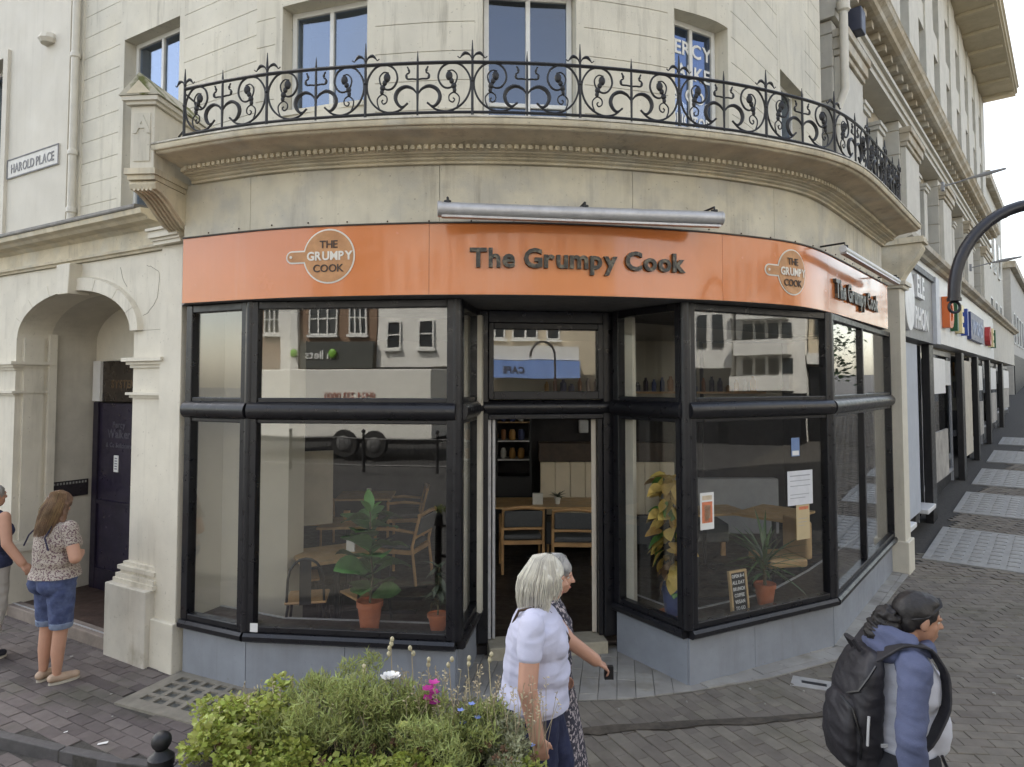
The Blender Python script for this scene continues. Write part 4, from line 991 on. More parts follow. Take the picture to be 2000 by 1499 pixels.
for i in range(4):
    a, b = PIERS[i][1], PIERS[i + 1][0]
    for c in (a + .62, a + 1.85):
        mb = MB(); rb(mb, c, c + .46, .95, 1.3, 4.7, 6.1); rb(mb, c, c + .46, .95, 1.3, 6.115, 7.36); mb.build('column', PALE, tb, bevel=.012)
        mb = MB(); rb(mb, c - .04, c + .50, .91, 1.3, 7.365, 7.45); rb(mb, c - .07, c + .53, .88, 1.3, 7.45, 7.52); mb.build('column_capital', PALE, tb)
    mb = MB(); rb(mb, a, b, 1.10, 1.3, 7.523, 7.9); mb.build('transom_wall', WSTN, tb)
    w = MB()
    for u in (a, a + 1.15, a + 2.4, b - .06): rb(w, u, u + .06, 1.22, 1.30, 4.7, 7.52)
    rb(w, a + .06, b - .06, 1.225, 1.295, 6.3, 6.36); w = w.build('window', M('window_dark_frame', (.08, .08, .09), .5), tb)
    mb = MB(); rb(mb, a, b, 1.255, 1.262, 4.7, 7.5); mb.build('pane', GLASSUP, w)
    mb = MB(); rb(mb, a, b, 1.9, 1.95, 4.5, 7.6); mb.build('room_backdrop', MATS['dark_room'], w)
mb = MB(); rb(mb, 0, 23.7, .74, 1.3, 7.91, 8.02); rb(mb, 0, 23.7, .70, 1.3, 8.02, 8.14); rb(mb, 0, 23.7, .64, 1.3, 8.14, 8.22); mb.build('architrave', PALE, tb)
mb = MB(); rb(mb, 0, 23.7, .84, 1.3, 8.22, 8.52); mb.build('frieze', WSTN, tb)
for k in range(46):
    mb = MB(); rb(mb, .2 + k * .51, .36 + k * .51, .60, .83, 8.42, 8.535); mb.build('modillion', WSTN, tb)
mb = MB(); mb.sweep([(-1.3, 8.538), (-.52, 8.538), (-.46, 8.56), (-.44, 8.62), (-.36, 8.68), (-.34, 8.74), (-.42, 8.76), (-.42, 8.98), (-.40, 9.0), (-1.3, 9.06)], [(*RP(0, 0), -NR[0], -NR[1]), (*RP(23.75, 0), -NR[0], -NR[1])]); mb.build('main_cornice', WSTN, tb)
# upper floors, wall pieces between windows
ws = [.9 + 2.3 * k for k in range(10)]
zs = [9.0, 9.5, 11.4, 12.05, 13.35, 14.4]
xs = [0] + [v for w in ws for v in (w, w + 1.05)] + [23.7]
for i in range(0, len(xs), 2):
    mb = MB(); rb(mb, xs[i], xs[i + 1], .80, 1.2, 9.0, 14.4); mb.build('upper_pier', PALE, tb)
for w_ in ws:
    mb = MB(); rb(mb, w_, w_ + 1.05, .84, 1.2, 9.0, 9.5); rb(mb, w_, w_ + 1.05, .84, 1.2, 11.4, 12.05); rb(mb, w_, w_ + 1.05, .84, 1.2, 13.35, 14.4); mb.build('spandrel', PALE, tb)
    for z0, z1 in ((9.5, 11.4), (12.05, 13.35)):
        w = MB()
        for u0, u1 in ((w_, w_ + .06), (w_ + .99, w_ + 1.05), (w_ + .5, w_ + .55)): rb(w, u0, u1, 1.0, 1.06, z0, z1)
        rb(w, w_ + .06, w_ + .99, 1.0, 1.06, z1 - .06, z1); rb(w, w_ + .06, w_ + .99, 1.0, 1.06, (z0 + z1) / 2, (z0 + z1) / 2 + .05)
        w = w.build('window', FRW, tb); mb = MB(); rb(mb, w_ + .03, w_ + 1.02, 1.03, 1.035, z0, z1); mb.build('pane', GLASSUP, w)
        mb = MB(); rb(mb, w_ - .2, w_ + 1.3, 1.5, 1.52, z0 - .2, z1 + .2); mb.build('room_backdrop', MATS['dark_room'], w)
mb = MB(); mb.sweep([(-1.4, 14.41), (.30, 14.41), (.30, 14.5), (.36, 14.52), (.36, 14.72), (.42, 14.76), (-1.4, 15.0)], [(*RP(-.2, 0), -NR[0], -NR[1]), (*RP(23.9, 0), -NR[0], -NR[1])]); mb.build('eaves', M('eaves_stone', (.46, .41, .30), .85, .1, 2, .2, 40, streak=.3), tb)
for k in range(15):
    mb = MB(); rb(mb, .3 + k * 1.63, .45 + k * 1.63, -.22, .79, 14.30, 14.405); mb.build('eaves_rib', MATS['eaves_stone'], tb)
mb = MB(); rb(mb, 0, 23.7, 1.95, 9, 4.4, 14.9); mb.build('building_core', PALE, tb)
mb = MB(); rb(mb, 23.71, 23.9, .8, 9, 0, 14.4); mb.build('end_wall', PALE, tb)
# drainpipe and alarm box at the joint of the two buildings
dp2 = thing('drainpipe', 'cream drainpipe with an offset bend where the corner building meets the long building', 'drainpipe', (*RP(-.25, .72), 4.5))
mb = MB(); mb.tube([(*RP(-.12, .70), 4.45), (*RP(-.12, .70), 6.45), (*RP(-.02, .62), 6.75), (*RP(-.02, .62), 9.2)], .06, 10); mb.build('pipe', PIPE, dp2, smooth=True)
mb = MB(); mb.lathe([(.062, 0), (.075, .01), (.075, .08), (.062, .09)], (*RP(-.12, .70), 6.2), 10); mb.lathe([(.062, 0), (.09, .03), (.09, .2), (.062, .22)], (*RP(-.02, .62), 7.9), 10); mb.build('collar', PIPE, dp2, smooth=True)
ab = MB(); rb(ab, .35, .62, .46, .66, 7.76, 8.12); setp(ab.build('alarm_box', M('alarm_navy', (.03, .035, .06), .5), None, bevel=.02), 'dark boxy alarm fixed high above the first pilaster capital', 'alarm box')

# shop level
SHG = M('grey_fascia', (.26, .26, .255), .5, .06, 6); SHW = M('white_fascia', (.70, .70, .69), .4, .04, 4); BLK = M('black_shopfront', (.012, .012, .014), .4, .2, 8)
mb = MB(); mb.sweep([(-1.3, 4.46), (.05, 4.46), (.08, 4.5), (.16, 4.53), (.17, 4.60), (-1.3, 4.70)], [(*RP(.06, 0), -NR[0], -NR[1]), (*RP(23.7, 0), -NR[0], -NR[1])]); mb.build('shop_cornice', WSTN, tb)
mb = MB(); rb(mb, .06, 14.3, .02, 1.0, 4.30, 4.455); mb.build('shop_frieze', SHW, tb)
mb = MB(); rb(mb, 14.3, 23.7, .02, 1.0, 3.2, 4.455); mb.build('shop_frieze', PALE, tb)
def rise_s(s): return .056 * max(0, s)
gs = thing('shop_sign', 'grey fascia with a white disc and white letters above the shop next to the cafe', 'sign', (*RP(1.4, 0), 3.2))
mb = MB(); rb(mb, .06, 2.80, 0, .3, 3.16, 4.295); mb.build('fascia_board', SHG, gs)
mb = MB(); rb(mb, .06, 2.80, -.04, -.001, 4.20, 4.29); mb.build('fascia_top_rail', M('dark_rail', (.05, .05, .055), .5), gs)  # dark rail along the top of the grey board
mb = MB(); c = RP(.42, -.05); P = []
for k in range(28):
    a = 2 * math.pi * k / 28; P.append((.36 * math.cos(a), .44 * math.sin(a)))
mb.add([(*RP(.42 + x, -.06), 3.68 + z) for x, z in P] + [(*RP(.42 + x, -.001), 3.68 + z) for x, z in P], [tuple(range(28)), tuple(range(28, 56))[::-1]] + [(i, (i + 1) % 28, 28 + (i + 1) % 28, 28 + i) for i in range(28)]); mb.build('disc', M('white_disc', (.75, .75, .75), .4), gs)
for tx, z, s_ in (('ELE', 3.80, 1.38), ('PHON', 3.32, 1.42)):
    o = RP(s_, -.03); letters_flat(tx, gs, M('white_letter', (.72, .72, .72), .4, .03), (*o, z), (DR[0], DR[1], 0), (-NR[0], -NR[1], 0), .46 if tx == 'ELE' else .44, .05, .012, 1.0, .9)
ps = MB(); rb(ps, 2.81, 3.20, -.06, .3, 3.16, 4.295); ps.build('fascia_pilaster', M('bluish_white', (.60, .62, .66), .5), tb)
ws_ = thing('shop_sign', 'white fascia with big coloured letters on the shop further up the street', 'sign', (*RP(7, 0), 3.2))
for k, (a, b) in enumerate(((3.21, 6.3), (6.305, 9.4), (9.405, 14.2))): mb = MB(); rb(mb, a, b, 0, .3, 3.2, 4.295); mb.build('fascia_board', SHW, ws_)
def big_letter(ch, s_, z, sz, col, nm, sx=1.0, dep=.12):
    o = RP(s_, -.065); letters_flat(ch, ws_, M(nm, col, .4, .04), (*o, z), (DR[0], DR[1], 0), (-NR[0], -NR[1], 0), sz, dep, .03, 1.0, sx)
big_letter('D', 4.15, 3.53, .74, (.62, .14, .03), 'orange_letter', 1.1); big_letter('I', 5.0, 3.53, .74, (.02, .10, .04), 'green_letter', 1.4); big_letter('E', 5.75, 3.53, .74, (.75, .62, .32), 'cream_letter', 1.0); big_letter('I', 6.6, 3.53, .74, (.03, .07, .32), 'blue_letter', 1.4)
mb = MB(); rb(mb, 7.6, 10.4, -.08, -.001, 3.48, 4.10); mb.build('navy_panel', M('navy_panel', (.02, .035, .14), .4), ws_)
o = RP(9.0, -.082); letters_flat('WORD', ws_, M('pale_blue_letter', (.25, .32, .5), .4), (*o, 3.62), (DR[0], DR[1], 0), (-NR[0], -NR[1], 0), .46, .01, .01, 1.0, 1.5)
big_letter('O', 11.7, 3.53, .66, (.45, .05, .05), 'red_letter'); big_letter('E', 12.5, 3.53, .66, (.75, .62, .32), 'cream_letter'); big_letter('I', 13.2, 3.53, .66, (.02, .10, .04), 'green_letter')
def shop_bay(s0, s1, kind):
    zb = rise_s(s0)
    mb = MB(); rb(mb, s0, s1, .30 if kind != 'door' else .9, .45 if kind != 'door' else 1.0, zb - .1, zb + (.42 if kind == 'glass' else .12)); mb.build('plinth', BLK, tb)
    w = MB(); b = .25 if kind == 'glass' else .95
    for u in (s0, s1 - .05): rb(w, u, u + .05, b, b + .06, zb + .12, 3.15)
    rb(w, s0 + .05, s1 - .05, b, b + .06, 3.05, 3.15); rb(w, s0 + .05, s1 - .05, b, b + .06, zb + .42, zb + .48)
    w = w.build('shop_window', M('grey_frame', (.35, .36, .38), .4), tb)
    mb = MB(); rb(mb, s0 + .03, s1 - .03, b + .025, b + .035, zb + .45, 3.08); mb.build('pane', DGL, w)
for s_, k_ in ((7.5, 1.3),): mb = MB(); rb(mb, s_, s_ + k_, .06, .10, rise_s(s_) + .45, 3.0); mb.build('door_panel', M('cream_door_panel', (.50, .46, .38), .6), tb)
for s_, k_ in ((3.4, 1.5), (10.6, 1.2), (14.0, 2.0), (19.0, 2.5)): mb = MB(); rb(mb, s_, s_ + k_, .10, .12, 2.3, 2.95); mb.build('window_poster', SHW, tb); mb = MB(); rb(mb, s_ + .2, s_ + k_ + .5, .14, .18, rise_s(s_) + .5, 1.4 + rise_s(s_)); mb.build('window_display', M('display_grey', (.35, .33, .30), .6, .3, 3), tb)
def black_post(s0, s1, b=.05, z1=3.155): mb = MB(); rb(mb, s0, s1, b, b + .12, rise_s(s0) - .05, z1); mb.build('shop_post', BLK, tb, bevel=.01)
shop_bay(.30, 2.72, 'glass'); black_post(2.74, 3.16); shop_bay(3.18, 6.98, 'glass'); black_post(7.0, 7.4); shop_bay(7.42, 10.0, 'door'); black_post(10.02, 10.36); shop_bay(10.38, 13.2, 'glass'); black_post(13.22, 13.56)
shop_bay(13.58, 17.7, 'glass'); black_post(17.72, 18.1); shop_bay(18.12, 23.2, 'glass')
GPAN = M('pale_blue_panel', (.42, .45, .50), .6, .05, 3)
mb = MB(); rb(mb, .06, .30, .06, .45, -.02, 3.155); mb.build('shop_pier', M('white_tile', (.62, .62, .60), .5), tb)
mb = MB(); rb(mb, .40, 1.75, .08, .12, .5, 3.1); mb.build('door_panel', GPAN, tb)
mb = MB(); rb(mb, .25, .75, -.02, .07, .43, .50); mb.build('shop_sill', SHW, tb, bevel=.01); mb = MB(); rb(mb, 1.9, 2.65, -.0, .24, .43, .50); mb.build('shop_sill', SHW, tb, bevel=.01)
mb = MB(); rb(mb, .3, 23.7, 3.0, 3.1, 0, 3.2); mb.build('shop_back_wall', M('shop_interior', (.16, .15, .14), .9, .3, 2), tb)
mb = MB(); rb(mb, .3, 23.7, .5, 3.0, 3.17, 3.2); mb.build('shop_ceiling', M('shop_ceiling', (.4, .4, .39), .9), tb)
# goods in the shop windows: a few pale posters and boxes
gr_ = random.Random(3)
GOODS = [M('goods_%s' % n, c, .6, .1) for n, c in (('white', (.6, .6, .58)), ('amber', (.4, .22, .08)), ('grey', (.2, .2, .22)), ('blue', (.08, .12, .3)))]
for s0, s1 in ((3.3, 6.8), (10.5, 13.0)):
    for k in range(14):
        u = gr_.uniform(s0, s1 - .4); z = rise_s(s0) + gr_.choice((.5, .95, 1.5, 2.1)); mb = MB(); rb(mb, u, u + gr_.uniform(.15, .4), .30 + k * .03, .33 + k * .03, z, z + gr_.uniform(.15, .5)); mb.build('window_goods', gr_.choice(GOODS), tb)
    mb = MB(); rb(mb, s0 + .1, s1 - .6, .17, .2, 2.45, 2.95); mb.build('window_poster', GOODS[0], tb)

# lamps reaching out from the facade
def bracket_lamp(s, z, L, lab):
    t = thing('street_lamp', lab, 'street lamp', (*RP(s, .4), z), 0, 'thin lamps on the long building')
    a = RP(s, .42); 
    P = [(*RP(s, .42), z), (*RP(s, .42 - L * .5), z + .04), (*RP(s, .42 - L), z + .09)]
    mb = MB(); mb.tube(P, .018, 6); mb.build('arm', M('lamp_grey', (.3, .3, .31), .5), t, smooth=True)
    mb = MB(); mb.tube([(*RP(s, .42 - L), z + .09), (*RP(s, .42 - L - .3), z + .13), (*RP(s, .42 - L - .7), z + .18)], [.02, .05, .025], 8); mb.build('lantern', MATS['lamp_grey'], t, smooth=True)
    mb = MB(); mb.obox(RP(s, .43), DR, .12, .06, z - .10, z + .10); mb.build('wall_plate', MATS['lamp_grey'], t)
bracket_lamp(8.0, 7.12, .5, 'thin grey lamp reaching over the street from the pale cornice')
bracket_lamp(13.3, 5.9, .5, 'farther thin grey lamp at the far end of the street')

# buildings beyond the far end
def far_block(lab, s0, s1, b0, b1, h, mat, nf):
    t = thing('far_building', lab, 'building', (*RP((s0 + s1) / 2, b0), 0), 0, 'pale buildings at the far end of the street')
    mb = MB(); rb(mb, s0, s1, b0, b1, -1, h); mb.build('wall', mat, t)
    mb = MB(); rb(mb, s0 - .2, s1 + .2, b0 - .25, b1, h + .002, h + .35); mb.build('roof', WSTN, t)
    z = 4.6
    while z < h - 1.6:
        u = s0 + .8
        while u < s1 - 1.2:
            w = MB(); rb(w, u, u + 1.0, b0 - .06, b0 - .001, z, z + 1.7); w = w.build('window', FRW, t)
            mb = MB(); rb(mb, u + .09, u + .91, b0 - .07, b0 - .061, z + .09, z + 1.6); mb.build('pane', M('far_pane', (.06, .07, .09), .1, .1), w); u += 2.4
        z += nf
    mb = MB(); rb(mb, s0 + .3, s1 - .3, b0 - .05, b0 - .001, 1.2, 4.0); mb.build('shopfront', BLK, t)
far_block('pale narrow building just past the end of the deep eaves', 24.2, 33, .9, 9, 11.2, PALE, 3.0)
far_block('lower pale building far up the street', 33.5, 52, .6, 9, 8.6, M('far_cream', (.5, .48, .44), .8, .1), 2.8)
t = thing('far_building', 'small pale building closing the far end of the street', 'building', (47, 62, 0), 0, 'pale buildings at the far end of the street')
mb = MB(); mb.box(42, 62, 60, 70, -1, 10.5); mb.build('wall', MATS['far_cream'], t)
mb = MB(); mb.box(41.7, 62.3, 59.7, 70, 10.5, 11.2); mb.build('roof', M('slate_grey', (.10, .10, .11), .8), t)
for i in range(7):
    for z in (5.2, 8.0): mb = MB(); mb.box(43.3 + i * 2.6, 44.4 + i * 2.6, 59.93, 59.999, z, z + 1.6); mb.build('window', M('far_pane'), t)

# swan-neck lamp post standing close on the right
def swan(loc, zt, lab, r=.037, rad=.60, rz=0):
    t = thing('street_lamp', lab, 'street lamp', loc, rz, 'black swan-neck lamp posts')
    x, y, z0 = loc; P = []
    for k in range(25):
        a = math.pi * k / 24; P.append((x - rad + rad * math.cos(a), y, zt - rad + rad * math.sin(a)))
    P = [(x, y, z0 + 1.2)] + P + [(x - 2 * rad, y, zt - rad + .0 - .02)]
    mb = MB(); mb.tube(P, r, 12); mb.build('swan_neck', M('lamp_black', (.016, .016, .022), .35, .1, 8), t, smooth=True)
    mb = MB(); mb.lathe([(.12, 0), (.12, .05), (.085, .12), (.075, 1.0), (.09, 1.04), (.09, 1.1), (.06, 1.16), (.05, 1.3)], (x, y, z0), 16); mb.build('base', MATS['lamp_black'], t, smooth=True)
    e = (x - 2 * rad, y, zt - rad - .02); mb = MB(); mb.tube([(e[0], y, e[2]), (e[0], y, e[2] - .02)], r * 1.15, 12); mb.build('collar', MATS['lamp_black'], t, smooth=True)
    mb = MB(); ring = [(e[0] + .036 * math.cos(2 * math.pi * k / 20), y - .0, e[2] - .06 + .036 * math.sin(2 * math.pi * k / 20)) for k in range(21)]; mb.tube(ring, .009, 6, cap=False); mb.build('hanging_ring', MATS['lamp_black'], t, smooth=True)
    return t
swan((4.07, 4.3, 0), 3.67, 'black swan-neck lamp post curving into the top right of the picture')
# ---------------------------------------------------------------- inside the cafe
room = thing('cafe_interior', 'dim cafe room behind the shop windows with dark floor and cream walls', 'room', (0, 8, .1)); room['kind'] = 'structure'; del room['category']
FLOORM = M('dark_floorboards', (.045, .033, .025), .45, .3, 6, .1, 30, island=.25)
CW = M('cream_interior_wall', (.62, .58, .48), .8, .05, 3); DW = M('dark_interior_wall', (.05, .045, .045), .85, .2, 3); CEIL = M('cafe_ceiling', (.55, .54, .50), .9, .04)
INN = [(p[0] - p[2] * .32, p[1] - p[3] * .32) for p in FPATH(.3, 8.9, 0, .4)]
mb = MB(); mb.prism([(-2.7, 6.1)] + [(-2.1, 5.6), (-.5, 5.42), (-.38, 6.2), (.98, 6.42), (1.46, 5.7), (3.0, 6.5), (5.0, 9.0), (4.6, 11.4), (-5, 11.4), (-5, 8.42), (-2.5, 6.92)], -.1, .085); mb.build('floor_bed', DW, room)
k = 0
for i in range(36):
    y = 6.3 + i * .145
    x = -5 + (i % 3) * .5
    while x < 4.6:
        L_ = 1.5; mb = MB(); mb.box(x + .002, x + L_ - .002, y + .002, y + .143, .086, .10)
        if not (x < -2.2 and y < 7.9) and not (x + L_ > 2.4 + (y - 6.3) * .9) and k < 190: mb.build('floorboard', FLOORM, room); k += 1
        x += L_
mb = MB(); mb.prism([(-2.80, 5.93), (-2.2, 5.62), (-.45, 5.45), (.9, 6.55), (1.5, 5.75), (3.0, 6.55), (4.95, 9.1), (4.6, 11.5), (-5.1, 11.5), (-5.1, 8.42), (-2.5, 6.92), (-2.72, 6.15)], 3.207, 3.40); mb.build('ceiling', CEIL, room)
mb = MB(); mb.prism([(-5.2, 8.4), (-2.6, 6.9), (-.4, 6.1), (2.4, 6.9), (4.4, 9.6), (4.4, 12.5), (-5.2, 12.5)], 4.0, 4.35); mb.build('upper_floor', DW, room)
mb = MB(); mb.box(-5.1, 4.7, 11.3, 11.45, 2.15, 3.207); mb.build('back_wall', CW, room)
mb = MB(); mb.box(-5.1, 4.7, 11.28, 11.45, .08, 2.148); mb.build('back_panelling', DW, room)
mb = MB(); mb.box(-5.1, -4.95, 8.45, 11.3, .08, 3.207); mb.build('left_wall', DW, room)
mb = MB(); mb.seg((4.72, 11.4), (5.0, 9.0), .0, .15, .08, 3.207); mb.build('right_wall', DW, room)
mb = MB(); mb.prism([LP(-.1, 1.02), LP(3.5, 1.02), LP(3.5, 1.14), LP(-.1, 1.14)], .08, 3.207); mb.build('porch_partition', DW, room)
# cream pier behind the left bay
mb = MB(); mb.prism([(-2.86, 5.935), (-2.70, 6.255), (-2.12, 6.36), (-2.05, 6.62), (-2.6, 6.7), (-3.05, 6.05)], .08, 3.205); mb.build('cream_pier', CW, room)
# display shelves behind the glass, with a metal nosing
SHELF = M('dark_shelf_boards', (.055, .042, .032), .5, .3, 9, .1, 40)
SL = [(-2.83, 5.90), (-2.175, 5.595), (-.475, 5.40), (-.40, 6.12), (-.56, 6.14), (-.70, 5.80), (-2.0, 5.93), (-2.69, 6.25)]
SR = [(1.04, 6.28), (1.468, 5.635), (3.03, 6.47), (5.0, 8.96), (4.75, 9.15), (3.25, 7.4), (2.5, 6.62), (1.68, 6.16), (1.5, 6.13), (1.2, 6.58)]
for P, e in ((SL, (3, 7)), (SR, (4, 9))):
    mb = MB(); mb.prism(P, .10, .44); mb.build('window_shelf', SHELF, room)
    mb = MB()
    for i in range(e[0], e[1]): a, b = P[i], P[i + 1]; mb.seg(a, b, -.012, .012, .425, .447)
    mb.build('shelf_nosing', STEEL, room)
for k in range(7):
    mb = MB(); mb.box(-4.94, -4.88, 8.5 + k * .4, 8.88 + k * .4, .3, 2.0)
    mb.build('wall_panel', WOODD, room)

def wood_chair(loc, rz, lab):
    t = thing('armchair', lab, 'chair', (0, 0, 0), 0, 'oak armchairs in the cafe')
    W, D = .26, .24
    for sx in (-1, 1):
        mb = MB(); mb.tube([(sx * W, D, 0), (sx * W, D, .63)], .018, 8); mb.build('leg', WOOD, t, smooth=True)
        mb = MB(); mb.tube([(sx * W, -D - .05, 0), (sx * W, -D, .45), (sx * (W - .01), -D - .09, .82)], .019, 8); mb.build('leg', WOOD, t, smooth=True)
        mb = MB(); mb.tube([(sx * W, D + .02, .635), (sx * W, 0, .65), (sx * W, -D - .02, .62)], [.02, .022, .018], 8); mb.build('armrest', WOOD, t, smooth=True)
        mb = MB(); mb.box(sx * W - .015, sx * W + .015, -D, D, .36, .41); mb.build('side_rail', WOOD, t)
    mb = MB(); mb.box(-W, W, -D - .015, -D + .015, .36, .41); mb.box(-W, W, D - .015, D + .015, .36, .41); mb.build('rail', WOOD, t)
    mb = MB(); mb.box(-W + .02, W - .02, -D + .02, D - .01, .412, .475); mb.build('seat', GREYF, t, bevel=.02)
    mb = MB(); mb.tube([(-W, -D - .088, .82), (0, -D - .12, .845), (W, -D - .088, .82)], .024, 8); mb.tube([(-W + .01, -D - .03, .56), (0, -D - .05, .57), (W - .01, -D - .03, .56)], .018, 8); mb.build('back_rail', WOOD, t, smooth=True)
    mb = MB(); mb.add([(-W + .02, -D - .04, .59), (W - .02, -D - .04, .59), (W - .02, -D - .10, .80), (-W + .02, -D - .10, .80), (-W + .02, -D - .075, .59), (W - .02, -D - .075, .59), (W - .02, -D - .13, .80), (-W + .02, -D - .13, .80)], [(0, 3, 2, 1), (4, 5, 6, 7), (0, 1, 5, 4), (1, 2, 6, 5), (2, 3, 7, 6), (3, 0, 4, 7)]); mb.build('backrest', GREYF, t, bevel=.015)
    t.location = loc; t.rotation_euler = (0, 0, rz); return t
def metal_chair(loc, rz, lab):
    t = thing('metal_chair', lab, 'chair', (0, 0, 0), 0, 'black metal chairs with wooden seats')
    for sx in (-1, 1):
        for sy in (-1, 1): mb = MB(); mb.tube([(sx * .20, sy * .20, 0), (sx * .15, sy * .15, .44)], .013, 6); mb.build('leg', BLACKM, t, smooth=True)
    mb = MB(); mb.tube([(.16 * math.cos(a * math.pi / 10), -.16 - .02 * math.sin(a * math.pi / 10), .45 + .40 * math.sin(a * math.pi / 10) ** .5) for a in range(11)], .012, 6); mb.build('back_hoop', BLACKM, t, smooth=True)
    mb = MB(); mb.add([(-.05, -.175, .45), (.05, -.175, .45), (.05, -.185, .84), (-.05, -.185, .84)], [(0, 1, 2, 3)]); mb.box(-.05, .05, -.19, -.182, .45, .83); mb.build('back_slat', BLACKM, t)
    mb = MB(); mb.box(-.18, .18, -.18, .18, .452, .475); mb.build('seat', WOOD, t, bevel=.02)
    t.location = loc; t.rotation_euler = (0, 0, rz); return t
def table(loc, rz, w, d, h, lab, four=False):
    t = thing('cafe_table', lab, 'table', (0, 0, 0), 0, 'wooden cafe tables')
    mb = MB(); mb.box(-w / 2, w / 2, -d / 2, d / 2, h - .03, h); mb.build('tabletop', M('oak_top', (.52, .34, .16), .4, .2, 5, .05, 20, coords='obj'), t, bevel=.006)
    mb = MB(); mb.tube([(0, 0, .02), (0, 0, h - .03)], .03, 8); mb.build('pedestal', BLACKM, t, smooth=True)
    mb = MB(); mb.box(-.25, .25, -.03, .03, 0, .02); mb.box(-.03, .03, -.25, .25, 0.0005, .0205); mb.build('foot', BLACKM, t)
    t.location = loc; t.rotation_euler = (0, 0, rz); return t
table((-1.72, 6.62, .10), R(30), .80, .62, .74, 'oak table with a pale top nearest the left window')
metal_chair((-2.12, 6.75, .10), R(-70), 'black metal chair with a wooden seat at the left end of the nearest table'); metal_chair((-1.85, 6.12, .10), R(10), 'black metal chair tucked between the nearest table and the window shelf'); metal_chair((-1.35, 6.25, .1), R(40), 'black metal chair beside the fiddle leaf fig')
wood_chair((.12, 8.75, .10), R(4), 'oak armchair with a grey back seen in the left half of the doorway'); wood_chair((.78, 8.62, .10), R(-3), 'oak armchair with a grey back seen in the right half of the doorway')
table((.45, 9.30, .10), 0, 1.7, .75, .75, 'long oak table behind the two armchairs in the doorway')
wood_chair((-2.95, 9.9, .1), R(-95), 'oak armchair facing right at the back of the left window'); table((-2.15, 9.9, .1), R(4), .8, .7, .75, 'oak table at the back of the room behind the left window')
wood_chair((-1.62, 10.1, .1), R(100), 'oak armchair facing left behind the left window'); wood_chair((-1.35, 8.3, .1), R(75), 'oak armchair standing behind the fiddle leaf fig'); table((-1.95, 8.0, .1), R(8), .65, .6, .75, 'small oak table behind the fiddle leaf fig')
table((3.35, 8.6, .1), R(45), .9, .7, .75, 'oak table near the right window'); table((2.55, 8.9, .1), R(12), 1.0, .6, .72, 'oak table behind the spiky plant')
# tan chair
t = thing('tan_chair', 'tan upholstered chair beside the right window', 'chair', (0, 0, 0)); TAN = M('tan_leather', (.52, .34, .16), .55, .1, 8)
mb = MB(); mb.box(-.24, .24, -.22, .24, .36, .46); mb.build('seat', TAN, t, bevel=.03); mb = MB(); mb.box(-.24, .24, -.28, -.20, .44, .86); mb.build('backrest', TAN, t, bevel=.03)
for sx in (-1, 1):
    for sy in (-1, 1): mb = MB(); mb.tube([(sx * .21, sy * .2, 0), (sx * .18, sy * .17, .36)], .014, 6); mb.build('leg', BLACKM, t)
t.location = (3.02, 7.65, .1); t.rotation_euler = (0, 0, R(100))
# panelled booth
bt = thing('booth_bench', 'cream panelled booth bench with a dark back ledge and grey seat', 'bench', (1.4, 10, .1)); BP = M('cream_leatherette', (.66, .58, .44), .5, .06, 4)
for k in range(9): mb = MB(); mb.box(.42 + k * .222, .42 + k * .222 + .218, 9.95, 10.03, .55, 1.32); mb.build('back_panel', BP, bt, bevel=.012)
mb = MB(); mb.box(.40, 2.43, 9.98, 10.3, 1.322, 1.60); mb.build('ledge', WOODD, bt, bevel=.01); mb = MB(); mb.box(.42, 2.42, 9.5, 9.94, .22, .54); mb.build('seat', GREYF, bt, bevel=.02)
for x in (.5, 1.4, 2.3): mb = MB(); mb.tube([(x, 9.55, .1), (x, 9.55, .22)], .025, 8); mb.build('leg', WOOD, bt)
# bench end by the right window
bt = thing('settee', 'pale grey settee end near the right window', 'settee', (2.6, 8.3, .1))
mb = MB(); mb.box(2.2, 3.0, 9.3, 9.8, .3, .55); mb.build('seat', GREYF, bt, bevel=.02); mb = MB(); mb.box(2.2, 3.9, 9.8, 9.95, .3, 1.1); mb.build('back', M('grey_pad', (.36, .36, .37), .8), bt, bevel=.02)
for x in (2.26, 2.94): mb = MB(); mb.box(x - .03, x + .03, 9.36, 9.42, .1, .3); mb.build('leg', WOOD, bt)
# counter cabinet and shelves
cb = thing('display_cabinet', 'black display cabinet of cakes and crockery at the back left of the doorway', 'cabinet', (-.3, 10.9, .1))
mb = MB(); mb.box(-.85, .32, 10.75, 11.2, .1, 1.0); mb.build('base', BLACKM, cb); mb = MB()
for x in (-.85, -.27, .28): mb.box(x, x + .04, 10.75, 11.2, 1.0, 2.1)
mb.box(-.85, .32, 10.75, 11.2, 2.1, 2.16); mb.build('frame', BLACKM, cb)
for z in (1.25, 1.55, 1.85): mb = MB(); mb.box(-.81, .28, 10.78, 11.18, z, z + .02); mb.build('shelf', STEEL if z < 1.6 else WOOD, cb)
gr_ = random.Random(5)
CROCK = [M('crockery_white', (.65, .64, .6), .35), M('cake_amber', (.5, .27, .08), .5), M('jar_dark', (.05, .04, .06), .3), M('tin_blue', (.08, .1, .22), .5), M('copper_tin', (.35, .16, .07), .4)]
for z in (1.27, 1.57, 1.87):
    for k in range(7):
        mb = MB(); x = -.72 + k * .145; r = gr_.uniform(.03, .06); mb.lathe([(r * .7, 0), (r, .03), (r, gr_.uniform(.06, .16)), (r * .6, .17)], (x, 10.9, z), 8); mb.build('crockery', gr_.choice(CROCK), cb, smooth=True)
sh = thing('wall_shelf', 'long wooden wall shelf of jars above the booth', 'shelf', (2, 11.1, 2.2))
for z in (1.92, 2.32): mb = MB(); mb.box(.5, 4.2, 11.02, 11.27, z, z + .035); mb.build('board', WOOD, sh)
